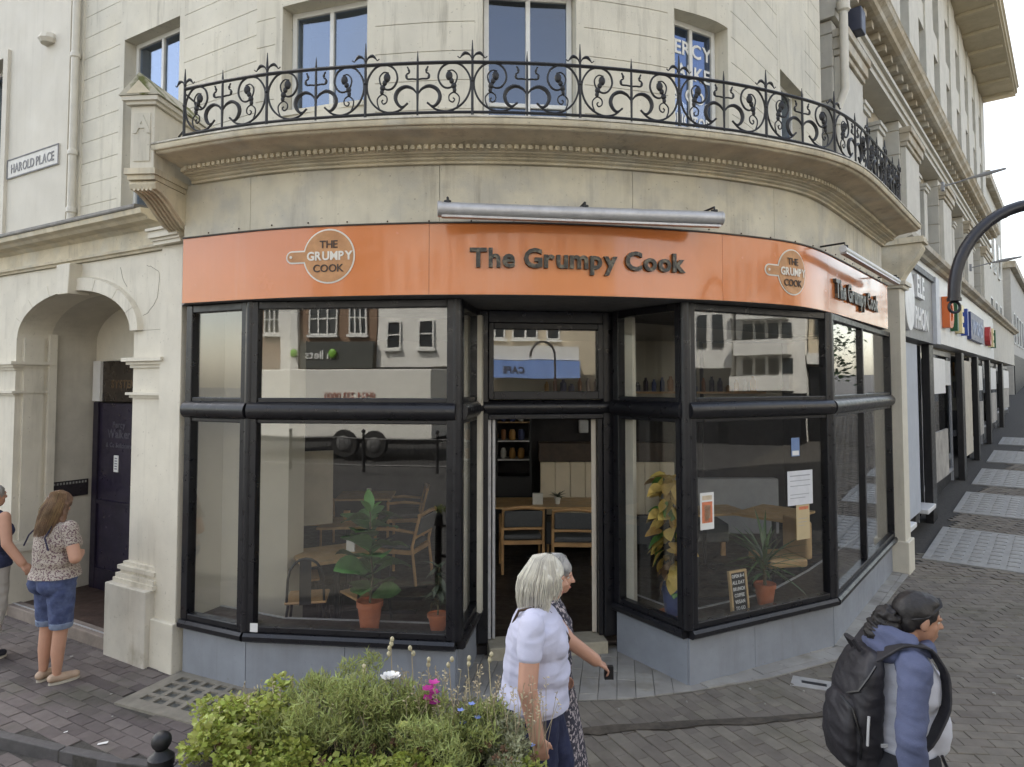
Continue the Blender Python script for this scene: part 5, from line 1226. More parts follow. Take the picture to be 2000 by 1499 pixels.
for z in (1.955, 2.355):
    for k in range(26):
        mb = MB(); x = .58 + k * .138; r = gr_.uniform(.03, .055); h = gr_.uniform(.10, .26); mb.lathe([(r, 0), (r, h * .7), (r * .5, h * .85), (r * .5, h)], (x, 11.14, z), 8); mb.build('jar', gr_.choice(CROCK), sh, smooth=True)
ds = MB(); ds.box(1.12, 1.28, 11.18, 11.27, 1.66, 1.88); setp(ds.build('soap_dispenser', M('white_plastic', (.7, .7, .7), .4), None, bevel=.02), 'small white dispenser on the dark wall seen through the top of the doorway', 'dispenser')
pc = MB(); pc.tube([(1.95, 7.3, .1), (1.95, 7.3, 3.2)], .07, 10); setp(pc.build('iron_post', BLACKM, None, smooth=True), 'round black iron post standing inside the right window', 'post')
pb = MB(); pb.prism([(-2.34, 7.25), (-1.98, 7.42), (-2.0, 7.46), (-2.36, 7.29)], .95, 1.75); pbo = pb.build('menu_board', M('cream_board', (.52, .46, .36), .7), None, label='plain cream board hanging behind the left window pier', cat='board')
# table things
def cup(loc, r, h, lab, mat):
    mb = MB(); mb.lathe([(r * .8, 0), (r, .02), (r, h), (r * .85, h), (r * .8, .02)], loc, 12); return setp(mb.build('menu_holder' if 'menu' in lab else 'pot', mat, None, smooth=True), lab, 'tableware')
mb = MB(); mb.box(.28, .42, 9.1, 9.16, .851, 1.0); setp(mb.build('menu_block', CROCK[0], None), 'small white menu block on the long table in the doorway', 'menu')
mb = MB(); mb.box(-1.63, -1.55, 6.62, 6.66, .841, .96); setp(mb.build('menu_block', CROCK[0], None), 'white menu card on the nearest table by the left window', 'menu')
mb = MB(); mb.box(-2.0, -1.93, 7.98, 8.02, .851, .98); setp(mb.build('menu_block', WOOD, None), 'wooden menu block on the small table behind the fig', 'menu')
cup((-2.1, 9.85, .851), .035, .10, 'small white cup on the table at the back of the left window', CROCK[0])

# ---------------------------------------------------------------- plants in the window
LEAFG = M('fig_leaf', (.075, .15, .045), .45, .15, 14, .1, 40, coords='obj', island=.25); LEAFY = M('yellow_leaf', (.46, .30, .08), .55, .2, 10, .1, 40, coords='obj', island=.3); LEAFD = M('blade_leaf', (.08, .14, .05), .45, .2, 12, coords='obj', island=.35)
LEAFN = M('young_leaf', (.10, .24, .05), .45, .1, 12, coords='obj')
SOIL = M('potting_soil', (.03, .022, .016), .95, .3, 40, .5, 120); STEMM = M('plant_stem', (.10, .09, .05), .8, .2, 20)
def leaf_mesh(nm, L, W, mat, wave=.0, n=7, tip=.5):
    mb = MB(); vs = []
    for i in range(n + 1):
        t = i / n; w = W * math.sin(math.pi * min(1, t ** tip)) ** .75 * .5 if 0 < i < n else .001
        z = -.25 * L * t * t + .02 * L
        for j in (-1, -.5, 0, .5, 1): vs.append((L * t, w * j, z + abs(j) * w * .25 + wave * math.sin(9 * t + 2 * j) * W))
    fs = [(5 * i + j, 5 * i + 5 + j, 5 * i + 6 + j, 5 * i + 1 + j) for i in range(n) for j in range(4)]
    mb.add(vs, fs); return mb.mesh(nm, mat, smooth=True, ang=80)
def leaf_at(me, p, loc, az, el, roll=0, sc=1.0):
    m = Matrix.Rotation(az, 4, 'Z') @ Matrix.Rotation(-el, 4, 'Y') @ Matrix.Rotation(roll, 4, 'X') @ Matrix.Scale(sc, 4)
    return place(me, 'leaf', p, loc, mat4=m)
def pot(parent, loc, r, h, mat, nm='pot'):
    mb = MB(); mb.lathe([(r * .72, 0), (r * .95, h * .8), (r * 1.05, h * .8), (r * 1.07, h), (r * .95, h), (r * .92, h * .9)], loc, 20); mb.build(nm, mat, parent, smooth=True)
    mb = MB(); mb.lathe([(r * .9, h * .86), (r * .9, h * .885), (.001, h * .9)], loc, 16); mb.build('soil', SOIL, parent)
pr_ = random.Random(11)
fig = thing('fig_plant', 'fiddle leaf fig in a terracotta pot on the left window shelf', 'potted plant', (-1.19, 5.66, .442))
pot(fig, (-1.19, 5.66, .442), .105, .24, TERRA)
mb = MB(); st = [(-1.19, 5.66, .66), (-1.17, 5.67, .9), (-1.20, 5.66, 1.15), (-1.19, 5.66, 1.38), (-1.21, 5.65, 1.48)]; mb.tube(st, [.011, .009, .008, .006, .004], 6); mb.build('stem', STEMM, fig, smooth=True)
fl = leaf_mesh('leaf', .31, .26, LEAFG, .03, 8, 1.2); fy = leaf_mesh('leaf', .24, .10, LEAFN, .02, 7, 1.0)
for k in range(22):
    z = .70 + .68 * k / 21; az = k * 2.4 + pr_.uniform(-.3, .3); leaf_at(fl, fig, (-1.19 + .01 * math.cos(az), 5.66 + .01 * math.sin(az), z), az, pr_.uniform(.0, .75), pr_.uniform(-.5, .5), .75 + .3 * math.sin(math.pi * (k + 2) / 24))
for az, el, sc in ((1.9, 1.25, .9), (4.4, 1.0, .8), (0.6, .9, .6)): leaf_at(fy, fig, (-1.20, 5.66, 1.40), az, el, 0, sc)
yp = thing('trailing_plant', 'tall yellowing climbing plant in a blue pot beside the door', 'potted plant', (1.43, 6.00, .442))
pot(yp, (1.43, 6.00, .455), .10, .26, M('blue_glaze', (.07, .09, .20), .35, .15, 10)); mb = MB(); mb.lathe([(.10, 0), (.135, .02), (.13, .025), (.09, .012)], (1.43, 6.00, .442), 18); mb.build('saucer', TERRA, yp, smooth=True)
mb = MB(); mb.tube([(1.43, 6.00, .68), (1.42, 6.01, 1.1), (1.43, 6.0, 1.55)], .022, 7); mb.build('moss_pole', M('moss_pole', (.06, .045, .03), .95, .3, 40, .5), yp)
yl = leaf_mesh('leaf', .16, .115, LEAFY, .02, 6, .8); yg = leaf_mesh('leaf', .15, .115, LEAFN, .02, 6, .8); yb = leaf_mesh('leaf', .13, .06, M('dry_leaf', (.13, .07, .03), .8, .2, 10, coords='obj'), .03, 6, .9)
for k in range(120):
    z = .70 + 1.0 * (k / 120) ** .9; az = pr_.uniform(0, 6.28); r = .03 + .075 * pr_.random()
    me = yb if (k < 24 and pr_.random() < .6) else (yg if pr_.random() < .2 else yl); leaf_at(me, yp, (1.43 + r * math.cos(az), 6.0 + r * math.sin(az), z), az, pr_.uniform(-1.2, .1), pr_.uniform(-.6, .6), pr_.uniform(.7, 1.15))
dr = thing('spiky_plant', 'spiky green dracaena in a terracotta pot beside the letter board', 'potted plant', (2.36, 6.30, .442))
pot(dr, (2.36, 6.30, .442), .095, .19, TERRA); mb = MB(); mb.tube([(2.36, 6.30, .6), (2.36, 6.30, .86)], .016, 7); mb.build('stem', STEMM, dr)
dl = leaf_mesh('leaf', .42, .034, LEAFD, 0, 8, .6)
for k in range(58): az = pr_.uniform(0, 6.28); leaf_at(dl, dr, (2.36, 6.30, .70 + .22 * pr_.random()), az, pr_.uniform(-.35, 1.35), 0, pr_.uniform(.7, 1.1))
sm = thing('small_plant', 'small dark leafy plant in a terracotta bowl at the right of the left window', 'potted plant', (-.62, 5.66, .442))
pot(sm, (-.62, 5.66, .442), .085, .13, TERRA, 'bowl'); mb = MB(); mb.tube([(-.62, 5.66, .56), (-.61, 5.65, .95)], .008, 6); mb.build('stem', STEMM, sm)
sl_ = leaf_mesh('leaf', .15, .05, M('grey_green_leaf', (.09, .11, .07), .5, .2, 10, coords='obj'), 0, 6, .8)
for k in range(34): az = pr_.uniform(0, 6.28); leaf_at(sl_, sm, (-.615, 5.655, .62 + .36 * pr_.random()), az, pr_.uniform(-.8, .6), 0, pr_.uniform(.7, 1.1))
tp = thing('table_plant', 'tiny plant in a white pot on the long table in the doorway', 'potted plant', (.62, 9.15, .851)); mb = MB(); mb.lathe([(.03, 0), (.045, .09), (.04, .09), (.035, .07)], (.62, 9.15, .851), 12); mb.build('pot', CROCK[0], tp, smooth=True)
for k in range(14): az = pr_.uniform(0, 6.28); leaf_at(sl_, tp, (.62, 9.15, .94), az, pr_.uniform(.2, 1.4), 0, pr_.uniform(.5, 1.1))

# ---------------------------------------------------------------- notices on the glass and the letter board
d1 = (Vector(R1b) - Vector(R1a)).normalized(); n1 = Vector((d1.y, -d1.x))
def on_r1(u, o): p = Vector(R1a) + d1 * u + n1 * o; return (p.x, p.y)
def paper(nm, lab, u0, u1, z0, z1, mat, rows=None, cat='notice'):
    mb = MB(); mb.seg(on_r1(u0, 0), on_r1(u1, 0), .0045, .006, z0, z1); o = mb.build(nm, mat, None); setp(o, lab, cat)
    for (a, b, c, d, m) in rows or []:
        mb = MB(); mb.seg(on_r1(u0 + (u1 - u0) * a, 0), on_r1(u0 + (u1 - u0) * b, 0), .0061, .0068, z0 + (z1 - z0) * c, z0 + (z1 - z0) * d); mb.build('print', m, o)
    return o
PINK = M('poster_orange', (.62, .20, .10), .6, .2, 20); PCR = M('poster_cream', (.60, .50, .36), .6, .15, 20); PGR = M('print_grey', (.33, .34, .37), .7); MAN = M('manila_paper', (.52, .42, .25), .7, .06)
paper('poster', 'white edged orange and cream poster on the right window', .145, .30, 1.26, 1.57, WHITEP, [(.12, .88, .18, .75, PINK), (.3, .72, .3, .66, PCR), (.15, .85, .80, .92, PCR), (.3, .6, .22, .3, PCR)])
paper('notice', 'white paper notice on the right window above the tan sheet', 1.21, 1.55, 1.37, 1.685, M('creased_paper', (.66, .67, .70), .6, .06, 14, .3, 12), [(.1, .9, .84, .87, PGR), (.1, .9, .55, .57, PGR), (.1, .85, .30, .32, PGR), (.1, .7, .2, .22, PGR), (.1, .9, .7, .72, PGR)])
paper('notice', 'tan paper sheet hanging under the white notice on the right window', 1.32, 1.50, 1.05, 1.368, MAN, [(.2, .9, .86, .95, PINK), (.15, .8, .6, .61, PGR), (.15, .8, .5, .51, PGR), (.15, .6, .4, .41, PGR)])
paper('window_sticker', 'small blue and white sticker high on the right window', 1.27, 1.38, 1.82, 1.99, M('sticker_blue', (.16, .24, .42), .5), [(.1, .9, .05, .3, WHITEP)], 'sticker')
mb = MB(); A = Vector((-2.177, 5.56)); dl_ = (Vector((-.443, 5.36)) - A).normalized(); nl_ = Vector((dl_.y, -dl_.x)); p0_, p1_ = A + dl_ * .05, A + dl_ * .115; mb.seg(tuple(p0_), tuple(p1_), .042, .046, .475, .545); setp(mb.build('window_sticker', WHITEP, None), 'small white sticker at the lower left corner of the left window', 'sticker')
lb = thing('letter_board', 'black letter board in a wooden frame standing on the right window shelf', 'letter board', (0, 0, 0)); PAWD = M('pale_frame_wood', (.52, .36, .18), .5, .12, 12, coords='obj')
mb = MB(); mb.box(-.085, .085, 0, .012, .02, .36); mb.build('board', BLACKM, lb)
for nm, b in (('frame', (-.105, -.085, -.008, .02, 0, .38)), ('frame', (.085, .105, -.008, .02, 0, .38)), ('frame', (-.085, .085, -.008, .02, 0, .02)), ('frame', (-.085, .085, -.008, .02, .36, .38))): mb = MB(); mb.box(*b); mb.build(nm, PAWD, lb)
for k, tx in enumerate(('OPEN 8-4', 'ALL DAY', 'BRUNCH', 'COFFEE', 'VEGAN', 'TO GO')):
    letters_flat(tx, lb, WHITEP, (0, -.003, .315 - k * .055), (1, 0, 0), (0, 1, 0), .042, .003, .0008, 1.0, .8, name='lettering', join=True)
lb.location = (2.04, 6.02, .443); lb.rotation_euler = (R(-6), 0, math.atan2(d1.y, d1.x))
# ---------------------------------------------------------------- the other side of the street, seen reflected in the glass
BRK = M('brown_brick', (.26, .17, .11), .9, .15, 3, .3, 40, col2=(.20, .13, .09), c2scale=20, c2lo=.45, c2hi=.55)
WREND = M('white_render', (.72, .71, .67), .8, .05, 2, streak=.12); STN2 = M('honey_stone', (.55, .48, .36), .85, .12, 3, streak=.2)
DPANE = M('opposite_pane', (.03, .035, .04), .1, .1)
def facade(nm, lab, x0, x1, y, h, mat, z0=0.0, depth=8):
    t = thing(nm, lab, 'building', ((x0 + x1) / 2, y, 0)); mb = MB(); mb.box(x0, x1, y - depth, y, -.2 + z0, h); mb.build('wall', mat, t)
    mb = MB(); mb.box(x0 - .1, x1 + .1, y - depth, y + .25, h + .001, h + .4); mb.build('parapet', mat, t); return t
def fwin(t, x, y, z, w, h, nx=2, nz=3, fm=FRW):
    f = MB()
    for i in range(nx + 1): u = x - w / 2 + w * i / nx; f.box(u - .035, u + .035, y + .01, y + .09, z, z + h)
    for k in range(nz + 1): v = z + h * k / nz; f.box(x - w / 2, x + w / 2, y + .012, y + .085, v - .03, v + .03)
    f = f.build('window', fm, t); mb = MB(); mb.box(x - w / 2, x + w / 2, y + .002, y + .03, z, z + h); mb.build('pane', DPANE, f)
    mb = MB(); mb.box(x - w / 2 - .1, x + w / 2 + .1, y + .001, y + .18, z - .14, z - .04); mb.build('sill', fm, f)
YB = -17.0
t = facade('brick_building', 'brown brick building with tall white windows reflected in the top of the left window', -19.5, -11.45, YB, 13, BRK)
for x, w in ((-18.6, .9), (-14.0, 1.3), (-12.3, .8), (-16.6, .8)):
    for z in (4.75, 8.5): fwin(t, x, YB, z, w, 2.6 if z < 8 else 2.4, 3, 4)
mb = MB(); mb.box(-16.1, -15.2, YB, YB + .2, 0, 12); mb.build('pilaster', WREND, t)
mb = MB(); mb.box(-15.2, -11.45, YB, YB + .05, 0, 3.0); mb.build('shopfront', BLK, t); mb = MB(); mb.box(-19.5, -16.1, YB, YB + .05, 0, 3.0); mb.build('shopfront', BLK, t)
sg = thing('shop_sign', 'dark fascia with pale letters and green balls reflected in the left window', 'sign', (-13.3, YB, 3.2)); mb = MB(); mb.box(-15.0, -11.45, YB + .06, YB + .3, 3.15, 4.4); mb.build('fascia_board', M('charcoal_fascia', (.06, .065, .06), .5), sg)
letters_flat('m llets', sg, WHITEP, (-14.0, YB + .33, 3.62), (-1, 0, 0), (0, -1, 0), .55, .04, .005)
APP = M('apple_green', (.18, .40, .04), .4)
for x in (-13.35, -15.3): mb = MB(); mb.ball((x, YB + .4, 3.85), (.20, .08, .22), 12, 8); mb.build('green_ball', APP, sg, smooth=True)
t = facade('white_building', 'white rendered building with small sash windows reflected beside the left door post', -11.4, -4.4, YB - .02, 9.5, WREND)
for x in (-10.6, -9.05, -7.5, -5.9):
    for z in (4.05, 6.9): fwin(t, x, YB - .02, z, .62, 1.15, 1, 2)
mb = MB(); mb.box(-11.4, -4.4, YB - .02, YB + .05, 0, 3.2); mb.build('shopfront', BLK, t)
t = facade('stone_building', 'plain cream building reflected in the upper windows', -4.35, 5.2, YB - .4, 13, WREND)
for x in (-3, -.5, 2, 4.2):
    for z in (4.4, 7.8, 10.6): fwin(t, x, YB - .4, z, 1.1, 1.9, 2, 2)
mb = MB(); mb.box(-4.35, 5.2, YB - .4, YB - .3, 0, 3.3); mb.build('shopfront', BLK, t)
t = facade('cafe_building', 'honey stone building with a blue awning reflected in the light over the door', 5.25, 15, YB - .1, 12, STN2)
for x, w in ((6.9, .5), (8.1, 1.1), (9.5, .6), (12.5, 1.1)):
    for z in (4.55, 8.0): fwin(t, x, YB - .1, z, w, 1.7, 2 if w > 1 else 1, 1)
mb = MB(); mb.box(5.25, 15, YB - .1, YB - .03, 0, 2.9); mb.build('shopfront', M('brown_shopfront', (.10, .08, .06), .5), t)
aw = thing('awning', 'blue cafe awning under a white blind box reflected in the light over the door', 'awning', (8.5, YB, 3))
mb = MB(); mb.box(6.2, 10.45, YB - .03, YB + .9, 3.55, 4.15); mb.build('blind_box', WHITEP, aw)
mb = MB(); mb.add([(6.2, YB + .05, 3.54), (10.45, YB + .05, 3.54), (10.45, YB + 1.0, 3.52), (6.2, YB + 1.0, 3.52), (6.2, YB + 1.0, 2.72), (10.45, YB + 1.0, 2.72)], [(0, 1, 2, 3), (3, 2, 5, 4)]); mb.build('blue_cloth', M('awning_blue', (.16, .28, .62), .7, .06, 2), aw)
letters_flat('CAFE', aw, M('awning_letter', (.03, .03, .05), .6), (7.25, YB + 1.02, 2.95), (-1, 0, 0), (0, -1, 0), .42, .02, .01)
swan((7.78, YB + 4.5, 0), 4.1, 'black swan-neck lamp post reflected in the light over the door', .045, .5)
# lorry trailer
tr = thing('lorry_trailer', 'long white box trailer reflected across the left window', 'trailer', (-9.5, -10.8, 0))
mb = MB(); mb.box(-14, -6.3, -12.6, -10.1, .66, 2.95); mb.build('box_body', M('trailer_white', (.72, .71, .66), .5, .04, 2), tr, bevel=.03)
mb = MB(); mb.box(-14, -6.3, -12.5, -10.2, .48, .655); mb.build('chassis', BLACKM, tr)
letters_flat('01424 233 0000', tr, M('red_print', (.35, .08, .05), .6), (-9.2, -10.08, 1.95), (-1, 0, 0), (0, -1, 0), .30, .01)
for x in (-9.35, -8.3):
    mb = MB(); mb.lathe([(.18, -.12), (.44, -.12), (.46, -.05), (.46, .06), (.40, .12), (.20, .12)], (0, 0, 0), 22); i0 = 0; mb.xform(Matrix.Translation((x, -10.15, .46)) @ Matrix.Rotation(R(90), 4, 'X')); wheel = mb.build('wheel', M('tyre', (.02, .02, .02), .9), tr, smooth=True)
    mb = MB(); mb.lathe([(.26, 0), (.20, .05), (.08, .06)], (0, 0, 0), 16); mb.xform(Matrix.Translation((x, -10.02, .46)) @ Matrix.Rotation(R(-90), 4, 'X')); mb.build('hub', M('wheel_hub', (.10, .10, .10), .6, .2, 8), wheel, smooth=True)
gr = thing('guard_railing', 'black guard railing with ball topped posts reflected low in the left window', 'railing', (-8, -7, 0))
for z in (.18, .92): mb = MB(); mb.tube([(-14, -7, z), (-3, -7, z)], .022, 6); mb.build('rail', IRON, gr, smooth=True)
for i in range(82): mb = MB(); mb.tube([(-13.9 + i * .133, -7, .18), (-13.9 + i * .133, -7, .92)], .008, 5); mb.build('bar', IRON, gr)
for x in (-14, -11.8, -9.5, -7.2, -5, -3): mb = MB(); mb.lathe([(.055, 0), (.05, .1), (.04, 1.0), (.055, 1.02), (.03, 1.06), (.055, 1.1), (.055, 1.15), (.02, 1.19)], (x, -7, 0), 10); mb.build('post', IRON, gr, smooth=True)
# buildings far to the right, mirrored in the right-hand window
t = thing('cream_block', 'cream building with tall windows reflected in the right window', 'building', (25, -4, 0)); mb = MB(); mb.box(22, 30, -12, .0, -.2, 15); mb.build('wall', WREND, t)
def xwin(t, x, y, z, w, h, fm=None):
    f = MB(); f.box(x - .06, x - .002, y - w / 2, y + w / 2, z, z + h); f.build('window', DPANE, t)
for y in (-.45, -1.1, -1.75, -2.9, -4.0, -5.2):
    for z in (3.9, 6.0, 8.6): xwin(t, 22, y, z, .38, 1.25)
mb = MB(); mb.box(21.9, 22, -12, 0, 0, 3.1); mb.build('shopfront', BLK, t)
t = thing('white_flats', 'white modern block with stepped balconies reflected in the right window', 'building', (26, 2, 0)); mb = MB(); mb.box(22.4, 30, .05, 2.6, -.2, 14); mb.build('wall', WREND, t)
mb = MB(); mb.box(21.4, 22.39, .02, 2.62, 0, 2.12); mb.build('shopfront', BLK, t)  # dark base added so the lower panes mirror something dark
for k in range(5):
    z = 2.2 + k * 1.35; mb = MB(); mb.box(21.6, 22.39, .05 + k * .12, 2.2 - k * .05, z, z + .55); mb.build('balcony', WREND, t)
    for y in (.5, 1.0, 1.5, 2.0): xwin(t, 22.4, y, z + .62, .36, .6)
t = thing('brown_block', 'brown stone building with a pale cornice reflected at the right of the right window', 'building', (26, 5, 0)); mb = MB(); mb.box(22.8, 30, 2.65, 9, -.2, 11); mb.build('wall', STN2, t); mb = MB(); mb.box(22.4, 22.79, 2.65, 9, 3.2, 3.6); mb.build('cornice', WREND, t); mb = MB(); mb.box(22.7, 22.79, 2.65, 9, 0, 3.1); mb.build('shopfront', BLK, t)
for y in (3.3, 4.6, 6): xwin(t, 22.8, y, 4.2, .8, 2.0)
# street tree
def tree(loc, h, r, lab, seed):
    tr_ = random.Random(seed); t = thing('street_tree', lab, 'tree', loc); x, y, z = loc
    mb = MB(); mb.tube([(x, y, z), (x + .03, y, z + h * .3), (x - .03, y + .04, z + h * .55), (x, y, z + h * .8)], [.16, .12, .09, .03], 8)
    for k in range(9):
        a = k * 2.4; zz = z + h * (.4 + .05 * k); mb.tube([(x, y, zz), (x + r * .4 * math.cos(a), y + r * .4 * math.sin(a), zz + .5), (x + r * .75 * math.cos(a), y + r * .75 * math.sin(a), zz + .8)], [.05, .03, .01], 5)
    mb.build('trunk', M('bark', (.07, .055, .04), .9, .2, 12), t, smooth=True)
    mb = MB()
    cl = [(tr_.gauss(0, .42) * r, tr_.gauss(0, .42) * r, tr_.uniform(-.8, .9) * r) for k in range(30)]
    for k in range(3800):
        c = tr_.choice(cl); p = Vector((x + c[0] + tr_.gauss(0, .17) * r, y + c[1] + tr_.gauss(0, .17) * r, z + h * .72 + c[2] + tr_.gauss(0, .15) * r)); s_ = tr_.uniform(.06, .12)
        a = Vector((tr_.gauss(0, 1), tr_.gauss(0, 1), tr_.gauss(0, 1))).normalized(); b = a.orthogonal().normalized(); mb.add([p - a * s_, p + b * s_ * .5, p + a * s_, p - b * s_ * .5], [(0, 1, 2, 3)])
    mb.build('crown', M('tree_leaf', (.055, .09, .03), .6, .2, 3, island=.4), t)
tree((16.8, 16.2, .5), 5.2, 1.7, 'small leafy street tree reflected in the end window', 4)
tree((52, 56, 3), 11, 3.2, 'dark tree standing at the far end of the street', 9)
# ---------------------------------------------------------------- people
def remesh(mb, voxel, smooth_it=4, disp=None, cut=(), flare=None):
    me = mb.mesh('tmp', []); o = bpy.data.objects.new('tmp', me); COL.objects.link(o)
    m = o.modifiers.new('r', 'REMESH'); m.mode = 'VOXEL'; m.voxel_size = voxel
    s = o.modifiers.new('s', 'SMOOTH'); s.factor = .5; s.iterations = smooth_it
    dg = bpy.context.evaluated_depsgraph_get(); dg.update(); out = bpy.data.meshes.new_from_object(o.evaluated_get(dg))
    bpy.data.objects.remove(o); bpy.data.meshes.remove(me)
    bm = bmesh.new(); bm.from_mesh(out)
    if disp:
        bm.normal_update(); amp, sc, strz = disp
        for v in bm.verts:
            p_ = v.co; q_ = Vector((p_.x * sc * .6 + .3 * p_.z * sc, p_.y * sc * .6 - .45 * p_.z * sc, p_.z * sc * strz)); r1 = 1 - 2.4 * abs(noise.noise(q_)); r2 = 1 - 2.4 * abs(noise.noise(q_ * 2.1 + Vector((7, 3, 1)))); n = .75 * r1 + .4 * r2 - .5
            v.co += v.normal * (amp * n)
    for co, no in cut:
        bmesh.ops.bisect_plane(bm, geom=bm.verts[:] + bm.edges[:] + bm.faces[:], plane_co=co, plane_no=no, clear_outer=True)
    if flare:
        z0, hh, am = flare; cx = sum(v.co.x for v in bm.verts) / max(1, len(bm.verts))
        for v in bm.verts:
            if v.co.z < z0 + hh:
                q = (1 - (v.co.z - z0) / hh) * am; d = Vector((v.co.x - cx, v.co.y, 0)); v.co += d.normalized() * q
    bm.to_mesh(out); bm.free(); out.polygons.foreach_set('use_smooth', [True] * len(out.polygons)); return out
def cap(mb, a, b, ra, rb, n=14):
    """tapered capsule"""
    a = Vector(a); b = Vector(b); d = (b - a); L = d.length; d = d / L if L > 1e-6 else Vector((0, 0, 1)); P = []; Rr = []
    for k in range(5): t = math.pi / 2 * k / 4; P.append(a - d * ra * math.cos(t)); Rr.append(max(ra * math.sin(t), .0005))
    for k in range(5): t = math.pi / 2 * k / 4; P.append(b + d * rb * math.sin(t)); Rr.append(max(rb * math.cos(t), .0005))
    mb.tube(P, Rr, n)
def ell(mb, c, r, rot=None): mb.ball(c, r, 20, 14, rot=rot)
def chain(mb, P, r):
    for i in range(len(P) - 1): cap(mb, P[i], P[i + 1], r[i], r[i + 1])
def hand(mb, w, d, up, side, curl=.5, sc=1.0):
    """hand at wrist w pointing along d; up = back of the hand, side = towards the thumb"""
    w = Vector(w); d = Vector(d).normalized(); s = Vector(side); s = (s - d * s.dot(d)).normalized(); u = Vector(up); u = (u - d * u.dot(d) - s * u.dot(s)).normalized()
    for k in range(4):
        o = (1.5 - k) * .0185 * sc; cap(mb, w + s * o * .6, w + d * .075 * sc + s * o, .015 * sc, .0125 * sc, 10)
        L = (.068, .078, .072, .055)[k] * sc; p = w + d * .078 * sc + s * o
        for j in range(3):
            a = curl * (.5 + j) ; dd_ = (d * math.cos(a) - u * math.sin(a)); q = p + dd_ * L * (.45, .32, .23)[j]; cap(mb, p, q, (.0088 - .0009 * j) * sc, (.0080 - .0009 * j) * sc, 8); p = q
    p = w + d * .02 * sc + s * .022 * sc; q = p + (d * .6 + s * .6 - u * .2).normalized() * .042 * sc; cap(mb, p, q, .0135 * sc, .0105 * sc, 8); cap(mb, q, q + (d * .9 + s * .15 - u * .3).normalized() * .034 * sc, .010 * sc, .008 * sc, 8)
def headshape(mb, c, yaw=0.0, pitch=0.0, k=1.0):
    """head facing +x before yaw; c = centre"""
    Rm = Matrix.Rotation(yaw, 3, 'Z') @ Matrix.Rotation(pitch, 3, 'Y'); c = Vector(c); f = lambda x, y, z: c + Rm @ Vector((x * k, y * k, z * k))
    ell(mb, f(-.012, 0, .025), (.098 * k, .077 * k, .092 * k), Rm); ell(mb, f(.022, 0, -.035), (.072 * k, .062 * k, .085 * k), Rm); ell(mb, f(.045, 0, -.085), (.040 * k, .042 * k, .032 * k), Rm)
    cap(mb, f(.088, 0, .012), f(.112, 0, -.028), .009 * k, .0135 * k, 8); ell(mb, f(.100, .012, -.030), (.009 * k,) * 3); ell(mb, f(.100, -.012, -.030), (.009 * k,) * 3)
    cap(mb, f(.082, -.018, -.063), f(.082, .018, -.063), .011 * k, .011 * k, 8); cap(mb, f(.080, -.017, -.076), f(.080, .017, -.076), .011 * k, .011 * k, 8)
    cap(mb, f(.076, -.045, .018), f(.086, -.012, .020), .012 * k, .011 * k, 8); cap(mb, f(.076, .045, .018), f(.086, .012, .020), .012 * k, .011 * k, 8)
    for y in (-1, 1): ell(mb, f(-.008, .078 * y, -.012), (.020 * k, .010 * k, .034 * k), Rm); ell(mb, f(.052, .04 * y, -.03), (.022 * k, .02 * k, .022 * k), Rm)
    return f
SKIN = M('skin', (.52, .29, .20), .5, .07, 9, .08, 150, coords='obj', spec=.35); SKIN2 = M('skin_tan', (.40, .22, .145), .5, .07, 9, .08, 150, coords='obj', spec=.35)
EYEW = M('eye_white', (.7, .68, .64), .3, 0); EYEB = M('eye_brown', (.05, .025, .015), .2, 0); LIP = M('lip', (.40, .13, .10), .5, .05)
def face(t, f, k=1.0, parent=None):
    for y in (-1, 1):
        mb = MB(); mb.ball(f(.073, .030 * y, .003), .0125 * k, 10, 8); e = mb.build('eye', EYEW, t, smooth=True, local=True); mb = MB(); mb.ball(f(.0825, .0305 * y, .003), (.0055 * k,) * 3, 8, 6); mb.build('iris', EYEB, e, smooth=True, local=True)
        mb = MB(); mb.tube([f(.083, .015 * y, .026), f(.084, .03 * y, .031), f(.074, .048 * y, .026)], .0035 * k, 5); mb.build('eyebrow', M('eyebrow_hair', (.10, .07, .05), .8), t, local=True)
    mb = MB(); mb.tube([f(.089, -.020, -.070), f(.0945, 0, -.068), f(.089, .020, -.070)], [.003, .0055, .003], 6); mb.build('lips', LIP, t, smooth=True, local=True)
def put(me, nm, mat, t): me.materials.clear(); me.materials.append(mat); o = bpy.data.objects.new(nm, me); COL.objects.link(o); o.parent = t; return o
def strands(t, mat, c, roots, seed, r=.0035, name='hair_strands'):
    """roots: list of polylines"""
    mb = MB()
    for P in roots: mb.tube(P, [r * (1 - .75 * i / (len(P) - 1)) for i in range(len(P))], 4, cap=False)
    return mb.build(name, mat, t, smooth=True, local=True)
